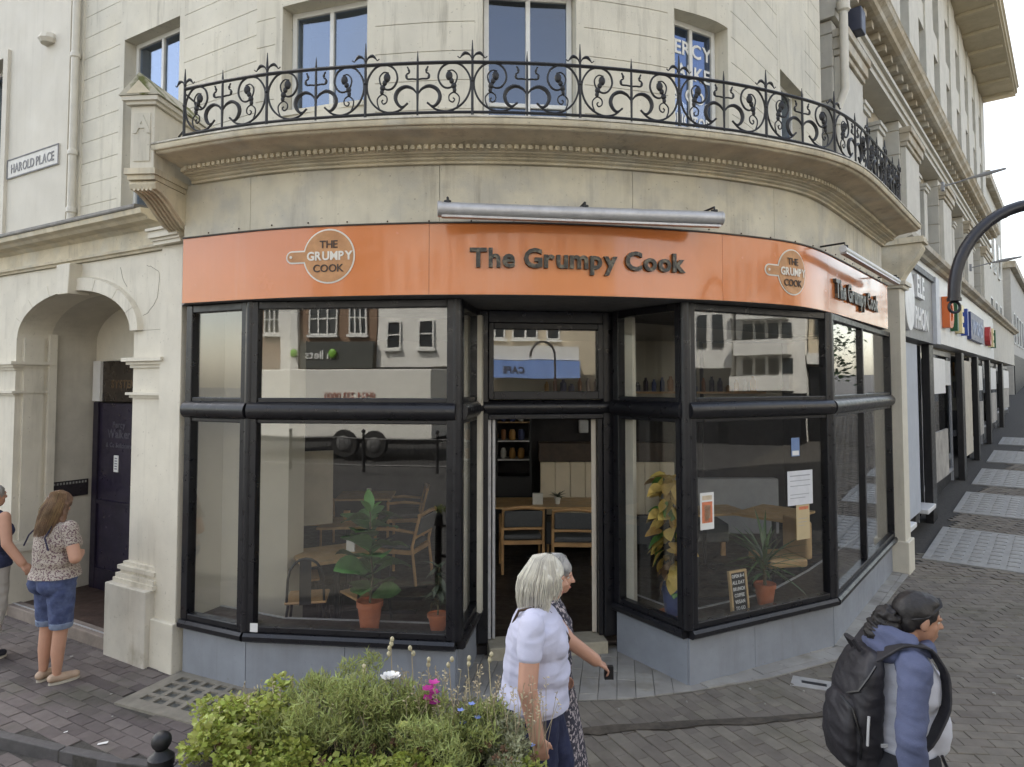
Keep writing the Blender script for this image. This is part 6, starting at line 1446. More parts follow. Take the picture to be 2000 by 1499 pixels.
def fall_hair(f, n, seed, length, rad=(.108, .089, .104), front=-.2, out=1.0, back=.0, wave=.006):
    """strands that leave the parting, follow the skull and then hang"""
    g = random.Random(seed); L = []
    for k in range(n):
        side = g.choice((-1, 1)); px = g.uniform(-.085, .065); ay = g.uniform(.02, 1.0)
        P = []; x0 = px; th_max = 1.55 + .1 * g.random(); ph = g.uniform(0, 6)
        backness = max(0, (-px) / .085)
        for j in range(13):
            s_ = j / 12
            if s_ < .55:
                th = th_max * s_ / .55; sp = (.3 + .7 * ay); y = side * rad[1] * math.sin(th) * (1 if backness < .5 else (.2 + .8 * ay)); z = .02 + rad[2] * math.cos(th); x = px - .035 * (s_ / .55) ** 2 - backness * .04 * math.sin(th)
                rr = math.sqrt((x / rad[0]) ** 2 + (y / rad[1]) ** 2 + ((z - .02) / rad[2]) ** 2); y /= max(rr, .6); x /= max(rr, .6); z = .02 + (z - .02) / max(rr, .6)
                last = (x, y, z)
            else:
                q = (s_ - .55) / .45; x = last[0] - back * q + wave * math.sin(ph + 5 * q); y = last[1] * (1 + .06 * out * q) + wave * math.cos(ph + 5 * q) * .6; z = last[2] - length * q * (.85 + .15 * math.sin(ph))
            P.append(f(x, y, z))
        L.append(P)
    return L

def person(nm_lab, loc, rz, Hh, build, shin=0.0):
    t = thing('person', nm_lab, 'person', (0, 0, 0)); build(t, Hh / 1.70); t.location = loc; t.rotation_euler = (0, 0, rz); return t
def body(t, k, skin, J, hands=True, vox=.0075, head=None):
    """J: joints in a 1.70 m figure facing +x; k scale"""
    S = lambda p: Vector(p) * k
    mb = MB(); W = J.get('w', 1.0)
    ell(mb, S((J['pel'][0], 0, .95)), (.125 * k * W, .175 * k * W, .13 * k)); ell(mb, S((J['waist'][0], 0, 1.10)), (.110 * k * W, .150 * k * W, .13 * k)); ell(mb, S((J['chest'][0], 0, 1.27)), (.115 * k * W, .165 * k * W, .15 * k))
    ell(mb, S((J['chest'][0] - .01, 0, 1.37)), (.085 * k, .165 * k, .075 * k)); cap(mb, S((J['neck'][0] - .01, 0, 1.40)), S((J['neck'][0] + .012, 0, 1.50)), .056 * k, .052 * k)
    for s in (-1, 1): ell(mb, S((J['chest'][0] + .085 * W, .075 * s, 1.24)), (.055 * k, .06 * k, .06 * k))
    for s, q in ((1, 'L'), (-1, 'R')):
        chain(mb, [S(p) for p in J['arm' + q]], [.052 * k * W ** .5, .046 * k * W ** .5, .040 * k, .026 * k][0:len(J['arm' + q])])
        chain(mb, [S(p) for p in J['leg' + q]], [.092 * k * W ** .5, .060 * k, .056 * k, .036 * k]); a = Vector(J['leg' + q][-1]); tdir = Vector(J['toe' + q])
        cap(mb, S(a + Vector((-.03, 0, -.045))), S(a + tdir * .13 + Vector((0, 0, -.055))), .032 * k, .030 * k)
        h = J['hand' + q]; hand(mb, S(J['arm' + q][-1]), h[0], h[1], h[2], h[3], k)
    f = headshape(mb, S(J['head'][:3]), J['head'][3], J['head'][4], k)
    me = remesh(mb, vox * k, 3); put(me, 'body', skin, t); face(t, f, k); return f, S
def torso_cloth(J, k, W, grow, z0, sleeves, arms=True, rs=.066):
    S = lambda p: Vector(p) * k; mb = MB(); g = grow * k
    for c, r in (((J['pel'][0], 0, .95), (.125 * W, .175 * W, .14)), ((J['waist'][0], 0, 1.10), (.116 * W, .158 * W, .14)), ((J['chest'][0], 0, 1.27), (.118 * W, .168 * W, .15)), ((J['chest'][0] - .01, 0, 1.375), (.088, .172, .075))): ell(mb, S(c), tuple(v * k + g for v in r))
    for s in (-1, 1): ell(mb, S((J['chest'][0] + .085 * W, .075 * s, 1.235)), (.06 * k + g, .066 * k + g, .065 * k + g))
    cap(mb, S((J['pel'][0], 0, .90)), S((J['chest'][0], 0, 1.25)), .14 * k * W + g, .13 * k * W + g)
    cap(mb, S((J['neck'][0] - .01, 0, 1.37)), S((J['neck'][0] + .0, 0, 1.415)), .085 * k, .064 * k)
    for q in 'LR':
        A = [Vector(p) for p in J['arm' + q]]
        for i in range(len(A) - 1):
            if i < sleeves: e = A[i].lerp(A[i + 1], .45); cap(mb, S(A[i]), S(e), rs * k + g * .5, (rs - .006) * k + g * .5)
    return mb
def legs_cloth(J, k, W, grow, upto, r=(.100, .072, .060, .05)):
    S = lambda p: Vector(p) * k; mb = MB(); g = grow * k; ell(mb, S((J['pel'][0], 0, .95)), (.13 * k * W + g, .18 * k * W + g, .13 * k + g))
    for s, q in ((1, 'L'), (-1, 'R')):
        ell(mb, S((J['pel'][0] - .06 * W, .08 * s, .90)), (.085 * k * W + g, .085 * k * W + g, .10 * k + g))
        A = [Vector(p) for p in J['leg' + q]]
        for i in range(min(upto, len(A) - 1)): cap(mb, S(A[i]), S(A[i + 1]), r[i] * k * W ** .5 + g, r[i + 1] * k * W ** .5 + g)
    return mb
def shoes(t, J, k, mat, nm='shoe', hgt=.045):
    for q in 'LR':
        a = Vector(J['leg' + q][-1]) * k; d = Vector(J['toe' + q]).normalized(); n = Vector((-d.y, d.x, 0)); mb = MB()
        cap(mb, a - d * .035 * k + Vector((0, 0, -.045 * k)), a + d * .15 * k + Vector((0, 0, -.058 * k)), .040 * k, .034 * k); mb2 = remesh(mb, .008, 2, None, [((0, 0, a.z - .083 * k), (0, 0, -1))]); put(mb2, nm, mat, t)
        mb = MB(); P = []
        for j in range(16): an = 2 * math.pi * j / 16; P.append(a + d * (.06 + .125 * math.cos(an)) * k + n * (.046 * k * math.sin(an)))
        mb.prism([(p.x, p.y) for p in P], a.z - .10 * k, a.z - .082 * k); mb.build('sole', M('rubber_sole', (.50, .46, .38), .8), t, local=True)

# 1. woman seen from behind by the porch
J1 = dict(pel=(0,), waist=(.0,), chest=(.0,), neck=(.0,), w=1.22, head=(.02, 0, 1.585, .25, .25),
          armL=[(0, .20, 1.39), (.03, .30, 1.12), (.13, .18, 1.10)], armR=[(0, -.20, 1.39), (.0, -.31, 1.14), (.10, -.20, 1.15)],
          legL=[(0, .10, .92), (.0, .10, .50), (-.02, .095, .28), (-.03, .09, .10)], legR=[(0, -.10, .92), (.01, -.10, .50), (-.01, -.095, .28), (-.01, -.09, .10)], toeL=(.95, .3, 0), toeR=(.97, -.25, 0),
          handL=((1, -.2, .1), (0, 0, 1), (0, -1, 0), .6), handR=((.5, .9, .1), (0, 0, 1), (-.9, .5, 0), .6))
FLOR = M('floral_blouse', (.42, .375, .32), .85, .06, 10, .15, 60, coords='obj', col2=(.13, .07, .085), c2scale=78, c2lo=.50, c2hi=.56); DENIM = M('blue_denim', (.055, .075, .17), .85, .25, 14, .3, 200, coords='obj', col2=(.10, .13, .25), c2scale=9, c2lo=.45, c2hi=.65); DENL = M('pale_denim_cuff', (.20, .25, .36), .85, .2, 20, coords='obj')
BLON = M('brown_blonde_hair', (.20, .12, .065), .5, .3, 16, .3, 90, coords='obj', island=.45)
def b1(t, k):
    f, S = body(t, k, SKIN, J1)
    mb = torso_cloth(J1, k, 1.2, .020, 0, 1, rs=.064); put(remesh(mb, .010, 4, (.008, 8, 1.0), [(S((0, 0, .955)), (0, 0, -1))], (.955 * k, .08, .022)), 'blouse', FLOR, t)
    mb = legs_cloth(J1, k, 1.18, .014, 1); put(remesh(mb, .010, 3, (.006, 16, .7), [(S((0, 0, .52)), (0, 0, -1)), (S((0, 0, .99)), (0, 0, 1))]), 'shorts', DENIM, t)
    for s in (-1, 1):
        c = Vector(J1['legL' if s > 0 else 'legR'][1]) * k; mb = MB(); mb.lathe([(.088 * k, -.0), (.094 * k, .01), (.096 * k, .045), (.088 * k, .055)], (c.x, c.y, .495 * k), 20); mb.build('cuff', DENL, t, smooth=True, local=True)
    for s in (-1, 1):
        mb = MB(); mb.tube([S((-.09, .10 * s, 1.42)), S((-.165, .13 * s, 1.33)), S((-.168, .20 * s, 1.23))], .007, 6); mb.build('seam_tape', M('navy_tape', (.02, .02, .05), .8), t, local=True)
    mb = MB(); ell(mb, f(-.012, 0, .03), (.110 * k, .092 * k, .100 * k)); cap(mb, f(-.05, 0, -.02), f(-.07, 0, -.22), .085 * k, .070 * k); cap(mb, f(-.055, .03, -.1), f(-.075, .02, -.26), .07 * k, .045 * k)
    for s in (-1, 1): cap(mb, f(-.01, .07 * s, .02), f(-.02, .085 * s, -.20), .035 * k, .035 * k)
    put(remesh(mb, .008, 3, (.010, 26, .25)), 'hair', BLON, t)
    g = random.Random(2); Ls = []
    for j in range(260):
        a = g.uniform(-1.5, 1.5); x0 = -math.cos(a); y0 = math.sin(a); P = [f(-.01 + .02 * x0, .02 * y0, .128), f(-.015 + .085 * x0, .07 * y0, .10), f(-.015 + .112 * x0, .098 * y0, .02)]
        zl = -.20 - .10 * g.random(); r_ = g.uniform(.85, 1.1); ph = g.uniform(0, 6)
        for q in (.3, .6, .85, 1): P.append(f(-.025 + .118 * x0 * r_ + .008 * math.sin(ph + 6 * q) - .02 * q, .102 * y0 * r_ * (1 - .25 * q) + .008 * math.cos(ph + 5 * q), .02 + (zl - .02) * q))
        Ls.append(P)
    strands(t, BLON, None, Ls, 1, .0045 * k)
    shoes(t, J1, k, M('tan_shoe', (.45, .33, .24), .7, .1, 20, coords='obj'), 'sandal')
person('woman in a floral blouse and denim shorts standing at the porch step', (-3.86, 5.70, .0), R(62), 1.57, b1)

# 2. person at the left edge
J2 = dict(pel=(0,), waist=(.0,), chest=(.0,), neck=(.0,), w=1.05, head=(.02, 0, 1.585, 0, .0),
          armL=[(0, .19, 1.39), (.0, .25, 1.12), (.10, .25, .90)], armR=[(0, -.19, 1.39), (-.03, -.28, 1.14), (.04, -.40, .95)],
          legL=[(0, .09, .92), (.05, .09, .50), (.04, .09, .28), (.0, .09, .10)], legR=[(0, -.09, .92), (.02, -.09, .50), (-.02, -.09, .28), (-.07, -.09, .10)], toeL=(1, .1, 0), toeR=(1, -.1, 0),
          handL=((.3, 0, -1), (0, 1, 0), (1, 0, 0), .5), handR=((.25, -.6, -.75), (-.3, -.6, .5), (1, .0, .2), .7))
NAVY = M('navy_top', (.028, .036, .085), .85, .2, 10, .25, 120, coords='obj', col2=(.05, .06, .13), c2scale=12, c2lo=.5, c2hi=.6); PALET = M('pale_trousers', (.50, .48, .45), .85, .08, 6, .2, 100, coords='obj'); GREYH = M('grey_hair', (.40, .385, .36), .5, .22, 14, .3, 90, coords='obj', island=.3)
def b2(t, k):
    f, S = body(t, k, SKIN, J2)
    mb = torso_cloth(J2, k, 1.05, .016, 0, 0); put(remesh(mb, .010, 4, (.006, 8, 1), [(S((0, 0, .90)), (0, 0, -1))], (.90 * k, .10, .022)), 'top', NAVY, t)
    mb = legs_cloth(J2, k, 1.02, .014, 3); put(remesh(mb, .010, 4, (.010, 10, .5), [(S((0, 0, .10)), (0, 0, -1)), (S((0, 0, .94)), (0, 0, 1))]), 'trousers', PALET, t)
    mb = MB(); ell(mb, f(-.02, 0, .035), (.105 * k, .088 * k, .092 * k)); ell(mb, f(-.05, 0, -.03), (.07 * k, .08 * k, .09 * k)); put(remesh(mb, .008, 3, (.008, 30, .4)), 'hair', GREYH, t)
    shoes(t, J2, k, M('dark_shoe', (.02, .02, .03), .7, .1, 20, coords='obj'))
person('person in a navy sleeveless top and pale trousers at the left edge', (-4.77, 6.16, 0), R(70), 1.57, b2)

# 3. white haired woman walking right
J3 = dict(pel=(-.02,), waist=(.0,), chest=(.0,), neck=(.01,), w=1.30, head=(.06, 0, 1.575, .05, .08),
          armL=[(-.01, .21, 1.38), (.05, .29, 1.12), (.10, .27, .92)], armR=[(-.03, -.22, 1.38), (-.05, -.325, 1.10), (.0, -.335, .86)],
          legL=[(0, .09, .92), (.12, .09, .52), (.13, .09, .30), (.12, .09, .12)], legR=[(0, -.09, .92), (.02, -.09, .50), (-.08, -.09, .30), (-.18, -.09, .14)], toeL=(1, .1, 0), toeR=(1, -.1, 0),
          handL=((.9, 0, -.4), (0, 1, 0), (.5, 0, 1), .7), handR=((.28, .0, -1), (0, -1, 0), (1, 0, .2), .55))
TEE = M('pale_lilac_tee', (.55, .555, .69), .85, .03, 4, .15, 90, coords='obj'); JEAN = M('navy_jeans', (.02, .025, .065), .85, .2, 14, .2, 150, coords='obj'); WHIH = M('white_blonde_hair', (.56, .53, .45), .42, .16, 12, .3, 80, coords='obj', island=.32)
def b3(t, k):
    f, S = body(t, k, SKIN, J3)
    mb = torso_cloth(J3, k, 1.26, .014, 0, 1, rs=.068); ell(mb, S((.06, 0, 1.06)), (.13 * k, .17 * k, .13 * k))
    me = remesh(mb, .008, 12, (.008, 6, 1.8), [(S((0, 0, .885)), (0, 0, -1))], (.885 * k, .12, .018)); put(me, 'tee_shirt', TEE, t)
    for s in (-1, 1):
        pass
    mb = legs_cloth(J3, k, 1.28, .012, 3); put(remesh(mb, .010, 3, (.008, 12, .7), [(S((0, 0, .16)), (0, 0, -1)), (S((0, 0, .93)), (0, 0, 1))]), 'jeans', JEAN, t)
    mb = MB(); ell(mb, f(-.022, 0, .032), (.112 * k, .097 * k, .104 * k)); ell(mb, f(-.065, 0, -.04), (.075 * k, .092 * k, .11 * k)); ell(mb, f(-.07, 0, -.12), (.068 * k, .088 * k, .07 * k))
    for s in (-1, 1): cap(mb, f(.0, .080 * s, .02), f(-.005, .088 * s, -.135), .032 * k, .026 * k); cap(mb, f(.04, .064 * s, .055), f(.03, .080 * s, -.06), .022 * k, .02 * k)
    put(remesh(mb, .007, 3, (.007, 24, .3)), 'hair', WHIH, t)
    g = random.Random(8); Ls = []
    for j in range(420):
        a = g.uniform(-2.35, 2.35); x0 = -math.cos(a); y0 = math.sin(a); ph = g.uniform(0, 6); rr = g.uniform(.96, 1.06); P = [f(.02 * x0, .012 * y0, .138), f(-.02 + .075 * x0, .066 * y0, .115), f(-.022 + .110 * x0 * rr, .095 * y0 * rr, .045)]
        zl = (-.15 - .035 * g.random()) if x0 < .3 else -.06 - .05 * g.random()
        for q in (.25, .5, .75, 1): P.append(f(-.026 + (.118 + .022 * math.sin(3 * q)) * x0 * rr + .004 * math.sin(ph + 6 * q), (.100 + .012 * math.sin(3 * q)) * y0 * rr + .004 * math.cos(ph + 5 * q), .045 + (zl - .045) * q))
        Ls.append(P)
    strands(t, WHIH, None, Ls, 1, .0042 * k)
    mb = MB(); mb.tube([S((-.15, -.02, 1.30)), S((-.10, -.10, 1.425)), S((.03, -.10, 1.455)), S((.13, -.02, 1.34)), S((.185, .06, 1.22)), S((.15, .18, 1.05))], .008 * k, 6); mb.build('bag_strap', M('brown_strap', (.06, .035, .02), .7), t, smooth=True, local=True)
    shoes(t, J3, k, M('white_trainer', (.6, .6, .6), .7, .1, 20, coords='obj'))
person('white haired woman in a pale lilac tee shirt walking past the door', (.135, 3.66, .0 - .06), R(-2), 1.62, b3)

# 4. second woman, behind her
J4 = dict(pel=(0,), waist=(.0,), chest=(.0,), neck=(.01,), w=1.05, head=(.06, 0, 1.585, -.1, .12),
          armL=[(0, .18, 1.39), (-.02, .22, 1.12), (.04, .22, .92)], armR=[(0, -.18, 1.39), (.13, -.22, 1.24), (.30, -.14, 1.09)],
          legL=[(0, .09, .92), (.10, .09, .50), (.08, .09, .30), (.03, .09, .12)], legR=[(0, -.09, .92), (.0, -.09, .50), (-.06, -.09, .30), (-.14, -.09, .12)], toeL=(1, .1, 0), toeR=(1, -.1, 0),
          handL=((.2, 0, -1), (0, 1, 0), (1, 0, 0), .6), handR=((.85, .1, -.55), (.3, 0, 1), (0, 1, 0), .8))
DRES = M('dark_floral_dress', (.035, .033, .05), .85, .1, 10, .15, 90, coords='obj', col2=(.48, .42, .42), c2scale=46, c2lo=.52, c2hi=.57); SHGH = M('short_grey_hair', (.34, .33, .31), .5, .25, 16, .3, 90, coords='obj', island=.35)
def b4(t, k):
    f, S = body(t, k, SKIN, J4)
    mb = torso_cloth(J4, k, 1.05, .012, 0, 0); put(remesh(mb, .010, 3, (.008, 11, .7), [(S((0, 0, .95)), (0, 0, -1))]), 'bodice', DRES, t)
    mb = MB(); n = 36
    for i in range(9):
        z = 1.0 - .78 * i / 8; r = .17 + .13 * (i / 8) ** .8
        for j in range(n): a = 2 * math.pi * j / n; q = r * (1 + .07 * (i / 8) * math.sin(7 * a + i * .3)); mb.v.append(((q * .82 * math.cos(a) + .02 * i / 8) * k, q * math.sin(a) * k, z * k))
    mb.add([], []); mb.f += [[i * n + j, i * n + (j + 1) % n, (i + 1) * n + (j + 1) % n, (i + 1) * n + j] for i in range(8) for j in range(n)]; mb.mi += [0] * (8 * n); mb.build('skirt', DRES, t, smooth=True, local=True)
    mb = MB(); ell(mb, f(-.018, 0, .035), (.108 * k, .091 * k, .097 * k)); ell(mb, f(-.06, 0, -.03), (.062 * k, .080 * k, .085 * k))
    for s in (-1, 1): cap(mb, f(.0, .078 * s, .03), f(.0, .08 * s, -.03), .022 * k, .014 * k)
    put(remesh(mb, .007, 3, (.006, 28, .5)), 'hair', SHGH, t)
    g = random.Random(18); Ls = []
    for j in range(260):
        a = g.uniform(-2.6, 2.6); x0 = -math.cos(a); y0 = math.sin(a); P = [f(.01, 0, .138), f(-.018 + .07 * x0, .06 * y0, .118), f(-.018 + .110 * x0, .092 * y0, .04)]; zl = -.06 if x0 < .2 else .035; P += [f(-.02 + .114 * x0, .096 * y0, zl + .03 * g.random()), f(-.02 + .118 * x0, .098 * y0, zl - .02)]; Ls.append(P)
    strands(t, SHGH, None, Ls, 1, .004 * k)
    mb = MB(); w = S(J4['armR'][-1]) + Vector((.085, .02, -.065)) * k; mb.obox((w.x, w.y), (1, .1), .05, .03, w.z - .05, w.z + .02); mb.build('held_purse', BLACKM, t, local=True)
    shoes(t, J4, k, M('dark_shoe', (.02, .02, .03), .7, .1, 20, coords='obj'))
person('short grey haired woman in a dark floral dress pointing with her arm', (.215, 4.0, -.05), R(-4), 1.52, b4)

# 5. woman with the rucksack
J5 = dict(pel=(-.02,), waist=(.0,), chest=(.02,), neck=(.045,), w=1.12, head=(.115, 0, 1.555, -.12, .14),
          armL=[(.03, .21, 1.38), (.04, .30, 1.12), (.14, .28, .90)], armR=[(-.04, -.20, 1.38), (-.13, -.28, 1.12), (-.11, -.285, .86)],
          legL=[(0, .09, .92), (.10, .09, .50), (.08, .09, .30), (.03, .09, .10)], legR=[(0, -.09, .92), (.0, -.09, .50), (-.06, -.09, .30), (-.14, -.09, .12)], toeL=(1, .1, 0), toeR=(1, -.1, 0),
          handL=((.2, 0, -1), (0, 1, 0), (1, 0, 0), .5), handR=((.15, 0, -1), (0, -1, 0), (1, 0, 0), .5))
HOODB = M('blue_sleeve', (.085, .10, .175), .9, .1, 8, .3, 140, coords='obj'); HOODG = M('pale_grey_jersey', (.50, .51, .56), .9, .05, 6, .25, 140, coords='obj'); BLKH = M('black_hair', (.012, .010, .010), .55, .3, 16, .3, 90, coords='obj', island=.4)
NYL = M('black_nylon', (.018, .017, .021), .6, .2, 9, .5, 26, coords='obj')
def b5(t, k):
    f, S = body(t, k, SKIN2, J5)
    mb = torso_cloth(J5, k, 1.12, .018, 0, 0); ell(mb, S((.085, 0, 1.08)), (.125 * k, .19 * k, .19 * k)); ell(mb, S((.10, 0, 1.24)), (.105 * k, .155 * k, .12 * k)); put(remesh(mb, .010, 4, (.007, 7, 1.4), [(S((0, 0, .84)), (0, 0, -1))]), 'sweatshirt', HOODG, t)
    for q in 'LR':
        A = [S(p) for p in J5['arm' + q]]; mb = MB(); cap(mb, A[0] + Vector((-.01, 0, -.01)), A[1], .068 * k, .060 * k); cap(mb, S((.01, .07 * (1 if q == 'L' else -1), 1.405)), A[0], .074 * k, .072 * k); cap(mb, A[1], A[2] + (A[2] - A[1]) * .12, .064 * k, .044 * k); d = (A[2] - A[1]).normalized()
        put(remesh(mb, .008, 4, (.008, 8, 1.6), [(A[2] + d * .04 * k, d)]), 'sleeve', HOODB, t)
    mb = MB(); 
    for a in range(14):
        an = math.pi * (.15 + 1.7 * a / 13); 
        p = S((.035 - .095 * math.cos(an - math.pi) * 0 + .10 * math.cos(an), .105 * math.sin(an), 1.45 - .025 * math.cos(an) )); p2 = S((.035 + .10 * math.cos(an + .49), .105 * math.sin(an + .49), 1.45 - .025 * math.cos(an + .49)))
        cap(mb, p, p2, (.036 + .022 * (math.cos(an) < -.2)) * k, (.036 + .022 * (math.cos(an + .49) < -.2)) * k)
    ell(mb, S((-.06, 0, 1.42)), (.085 * k, .13 * k, .06 * k)); put(remesh(mb, .009, 3, (.012, 12, 1.2)), 'hood', HOODB, t)
    mb = legs_cloth(J5, k, 1.2, .012, 3); put(remesh(mb, .010, 3, (.008, 12, .7), [(S((0, 0, .14)), (0, 0, -1)), (S((0, 0, 1.0)), (0, 0, 1))]), 'trousers', M('black_trousers', (.015, .015, .02), .85, .1, 8, coords='obj'), t)
    mb = MB(); ell(mb, f(-.020, 0, .032), (.107 * k, .086 * k, .093 * k)); ell(mb, f(-.07, 0, -.015), (.05 * k, .075 * k, .075 * k)); ell(mb, f(.02, 0, .075), (.07 * k, .068 * k, .045 * k)); put(remesh(mb, .007, 3, (.004, 30, .5)), 'hair', BLKH, t)
    mb = MB(); g = random.Random(5); ell(mb, f(-.145, 0, -.03), (.062 * k, .064 * k, .066 * k)); ell(mb, f(-.178, 0, -.10), (.060 * k, .06 * k, .075 * k)); ell(mb, f(-.185, 0, -.16), (.045 * k, .045 * k, .05 * k))
    put(remesh(mb, .007, 2, (.016, 34, 1.0)), 'ponytail', BLKH, t)
    mb = MB(); c = f(-.105, 0, -.005); mb.lathe([(.030 * k, -.008), (.036 * k, 0), (.030 * k, .008)], (0, 0, 0), 14); mb.xform(Matrix.Translation(c) @ Matrix.Rotation(R(90), 4, 'Y')); mb.build('hair_tie', M('grey_tie', (.2, .2, .22), .7), t, local=True)
    g = random.Random(12); Ls = []
    for j in range(240):
        a = g.uniform(-2.5, 2.5); x0 = -math.cos(a); y0 = math.sin(a); P = [f(.06 + .03 * -x0, .055 * y0, .105 - .03 * abs(y0)), f(.0, .084 * y0, .10 - .07 * abs(y0)), f(-.06, .084 * y0, .06 - .05 * abs(y0)), f(-.10, .045 * y0, .012 - .015 * abs(y0)), f(-.115, .02 * y0, .0)]; Ls.append(P)
    strands(t, BLKH, None, Ls, 1, .004 * k)
    Ls = []
    for j in range(160): a = g.uniform(0, 6.28); r_ = g.uniform(.3, 1); ph = g.uniform(0, 6); Ls.append([f(-.112, .012 * math.cos(a), .0 + .012 * math.sin(a)), f(-.145, .05 * r_ * math.cos(a), -.01 + .045 * math.sin(a)), f(-.165 + .015 * math.sin(ph), .06 * r_ * math.cos(a) + .01 * math.sin(ph), -.07 + .045 * math.sin(a)), f(-.165 + .02 * math.sin(ph), .05 * r_ * math.cos(a + .5), -.13 - .04 * r_)])
    strands(t, BLKH, None, Ls, 1, .004 * k)
    shoes(t, J5, k, M('dark_shoe', (.02, .02, .03), .7, .1, 20, coords='obj'))
K5 = 1.56 / 1.70; L5 = (1.70, 3.0, .03); Z5 = R(4)
person('dark haired woman in a blue and grey hooded top walking right', L5, Z5, 1.56, b5)
bp = thing('rucksack', 'black rucksack carried on the back of the dark haired woman', 'rucksack', (0, 0, 0))
S = lambda p: Vector(p) * K5
def bag(rings, nm, amp):
    mb = MB(); n = 28
    for z, xb, xf, hw in rings:
        xb = -.13 + (xb + .13) * .74; xf = -.13 + (xf + .13) * .74; z = 1.43 - (1.43 - z) * .88; hw *= .95
        for j in range(n):
            a = 2 * math.pi * j / n; c, s = math.cos(a), math.sin(a); e = .62
            mb.v.append(((xb + xf) / 2 * K5 + abs(c) ** e * (1 if c > 0 else -1) * (xf - xb) / 2 * K5, abs(s) ** e * (1 if s > 0 else -1) * hw * K5, z * K5))
    m = len(rings); mb.f = [[i * n + j, i * n + (j + 1) % n, (i + 1) * n + (j + 1) % n, (i + 1) * n + j] for i in range(m - 1) for j in range(n)] + [list(range(n))[::-1], list(range((m - 1) * n, m * n))]; mb.mi = [0] * len(mb.f)
    put(remesh(mb, .008, 3, (amp, 13, .9)), nm, NYL, bp)
bag([(.77, -.24, -.15, .07), (.79, -.29, -.14, .11), (.84, -.33, -.135, .135), (.95, -.35, -.13, .145), (1.1, -.345, -.13, .15), (1.22, -.32, -.12, .148), (1.32, -.28, -.11, .138), (1.39, -.23, -.11, .115), (1.425, -.18, -.12, .07)], 'main_bag', .007)
bag([(.82, -.35, -.28, .07), (.85, -.385, -.28, .105), (.95, -.405, -.28, .12), (1.06, -.40, -.28, .12), (1.15, -.375, -.28, .11), (1.19, -.345, -.28, .08)], 'front_pocket', .006)
for s in (-1, 1):
    P = [S(p) for p in ((-.16, .08 * s, 1.40), (-.05, .12 * s, 1.485), (.06, .15 * s, 1.475), (.125, .165 * s, 1.36), (.10, .20 * s, 1.22), (.0, .22 * s, 1.08), (-.12, .17 * s, .95))]
    P = [Vector(p) for p in _crom([tuple(p) for p in []] or [(0, 0), (1, 0)], 1)] and P
    mb = MB(); n = len(P)
    # a flat padded strap
    Q = []
    for i in range(n - 1):
        for j in range(4): Q.append(P[i].lerp(P[i + 1], j / 4))
    Q.append(P[-1]); Q = [Q[0]] + [(Q[i - 1] + Q[i] * 2 + Q[i + 1]) / 4 for i in range(1, len(Q) - 1)] + [Q[-1]]
    vs = []
    for i, p in enumerate(Q):
        tn = (Q[min(i + 1, len(Q) - 1)] - Q[max(i - 1, 0)]).normalized(); sd_ = Vector((0, 1, 0)) - tn * tn.y; sd_.normalize(); up = tn.cross(sd_)
        for a, b in ((-1, -.4), (1, -.4), (1, .4), (-1, .4)): vs.append(p + sd_ * a * .030 * K5 + up * b * .016 * K5)
    mb.add(vs, [(4 * i + j, 4 * i + (j + 1) % 4, 4 * i + 4 + (j + 1) % 4, 4 * i + 4 + j) for i in range(len(Q) - 1) for j in range(4)] + [(0, 3, 2, 1)]); mb.build('shoulder_strap', NYL, bp, bevel=.004)
mb = MB(); mb.tube([S(p) for p in ((-.20, -.03, 1.42), (-.23, -.03, 1.47), (-.23, .03, 1.47), (-.20, .03, 1.42))], .011, 6); mb.build('grab_handle', NYL, bp, smooth=True)
ZIP = M('pale_zip_pull', (.5, .5, .5), .4)
mb = MB(); mb.tube([S((-.235, -.147, 1.17)), S((-.24, -.147, 1.11)), S((-.245, -.147, 1.04))], .006, 5); mb.build('zip_pull', ZIP, bp, smooth=True); mb = MB(); mb.box(*[v * K5 for v in (-.18, -.15, -.150, -.144, 1.03, 1.045)]); mb.build('logo_tab', ZIP, bp)
for P in ([(-.31, -.05, 1.225), (-.29, -.11, 1.19), (-.265, -.135, 1.07), (-.27, -.13, .97)], [(-.19, -.138, 1.39), (-.225, -.138, 1.34), (-.26, -.115, 1.27), (-.285, -.06, 1.24)]): mb = MB(); mb.tube([S(p) for p in P], .005, 5); mb.build('zip', M('zip_black', (.006, .006, .007), .3), bp, smooth=True)
mb = MB(); mb.tube([S((.06, -.215, 1.02)), S((.12, -.20, .90)), S((.16, -.17, .76))], .007, 5); mb.build('webbing_tail', NYL, bp)
bp.location = L5; bp.rotation_euler = (0, 0, Z5)
# ---------------------------------------------------------------- flower planter on the near guard railing, and its post
grn = thing('railing_post', 'black ball topped railing post beside the flower planter', 'post', (-1.47, 2.86, 0))
mb = MB(); mb.lathe([(.05, 0), (.045, .1), (.038, .80), (.05, .82), (.052, .86), (.046, .90), (.052, .905), (.052, .935), (.03, .955), (.024, .965)], (-1.47, 2.86, 0), 18); mb.build('shaft', IRON, grn, smooth=True)
mb = MB(); mb.ball((-1.47, 2.86, 1.0), .040, 18, 12); mb.build('ball', IRON, grn, smooth=True)
pl = thing('planter', 'dark trough planter hung on the railing and hidden under the flowers', 'planter', (-.6, 2.84, .7))
mb = MB(); P = [(-1.30, 2.62), (.02, 2.62), (.02, 3.0), (-1.30, 3.0)]; mb.prism(P, .66, .90); mb.build('trough', BLACKM, pl, bevel=.01)
mb = MB(); mb.box(-1.33, .05, 2.59, 3.03, .901, .93); mb.build('rim', BLACKM, pl, bevel=.006)
mb = MB(); mb.box(-1.27, .0, 2.64, 2.98, .905, .935); mb.build('soil', SOIL, pl)
for x in (-1.15, -.1): mb = MB(); mb.tube([(x, 2.80, .0), (x, 2.80, .66)], .03, 8); mb.build('leg', IRON, pl)
g = random.Random(21)
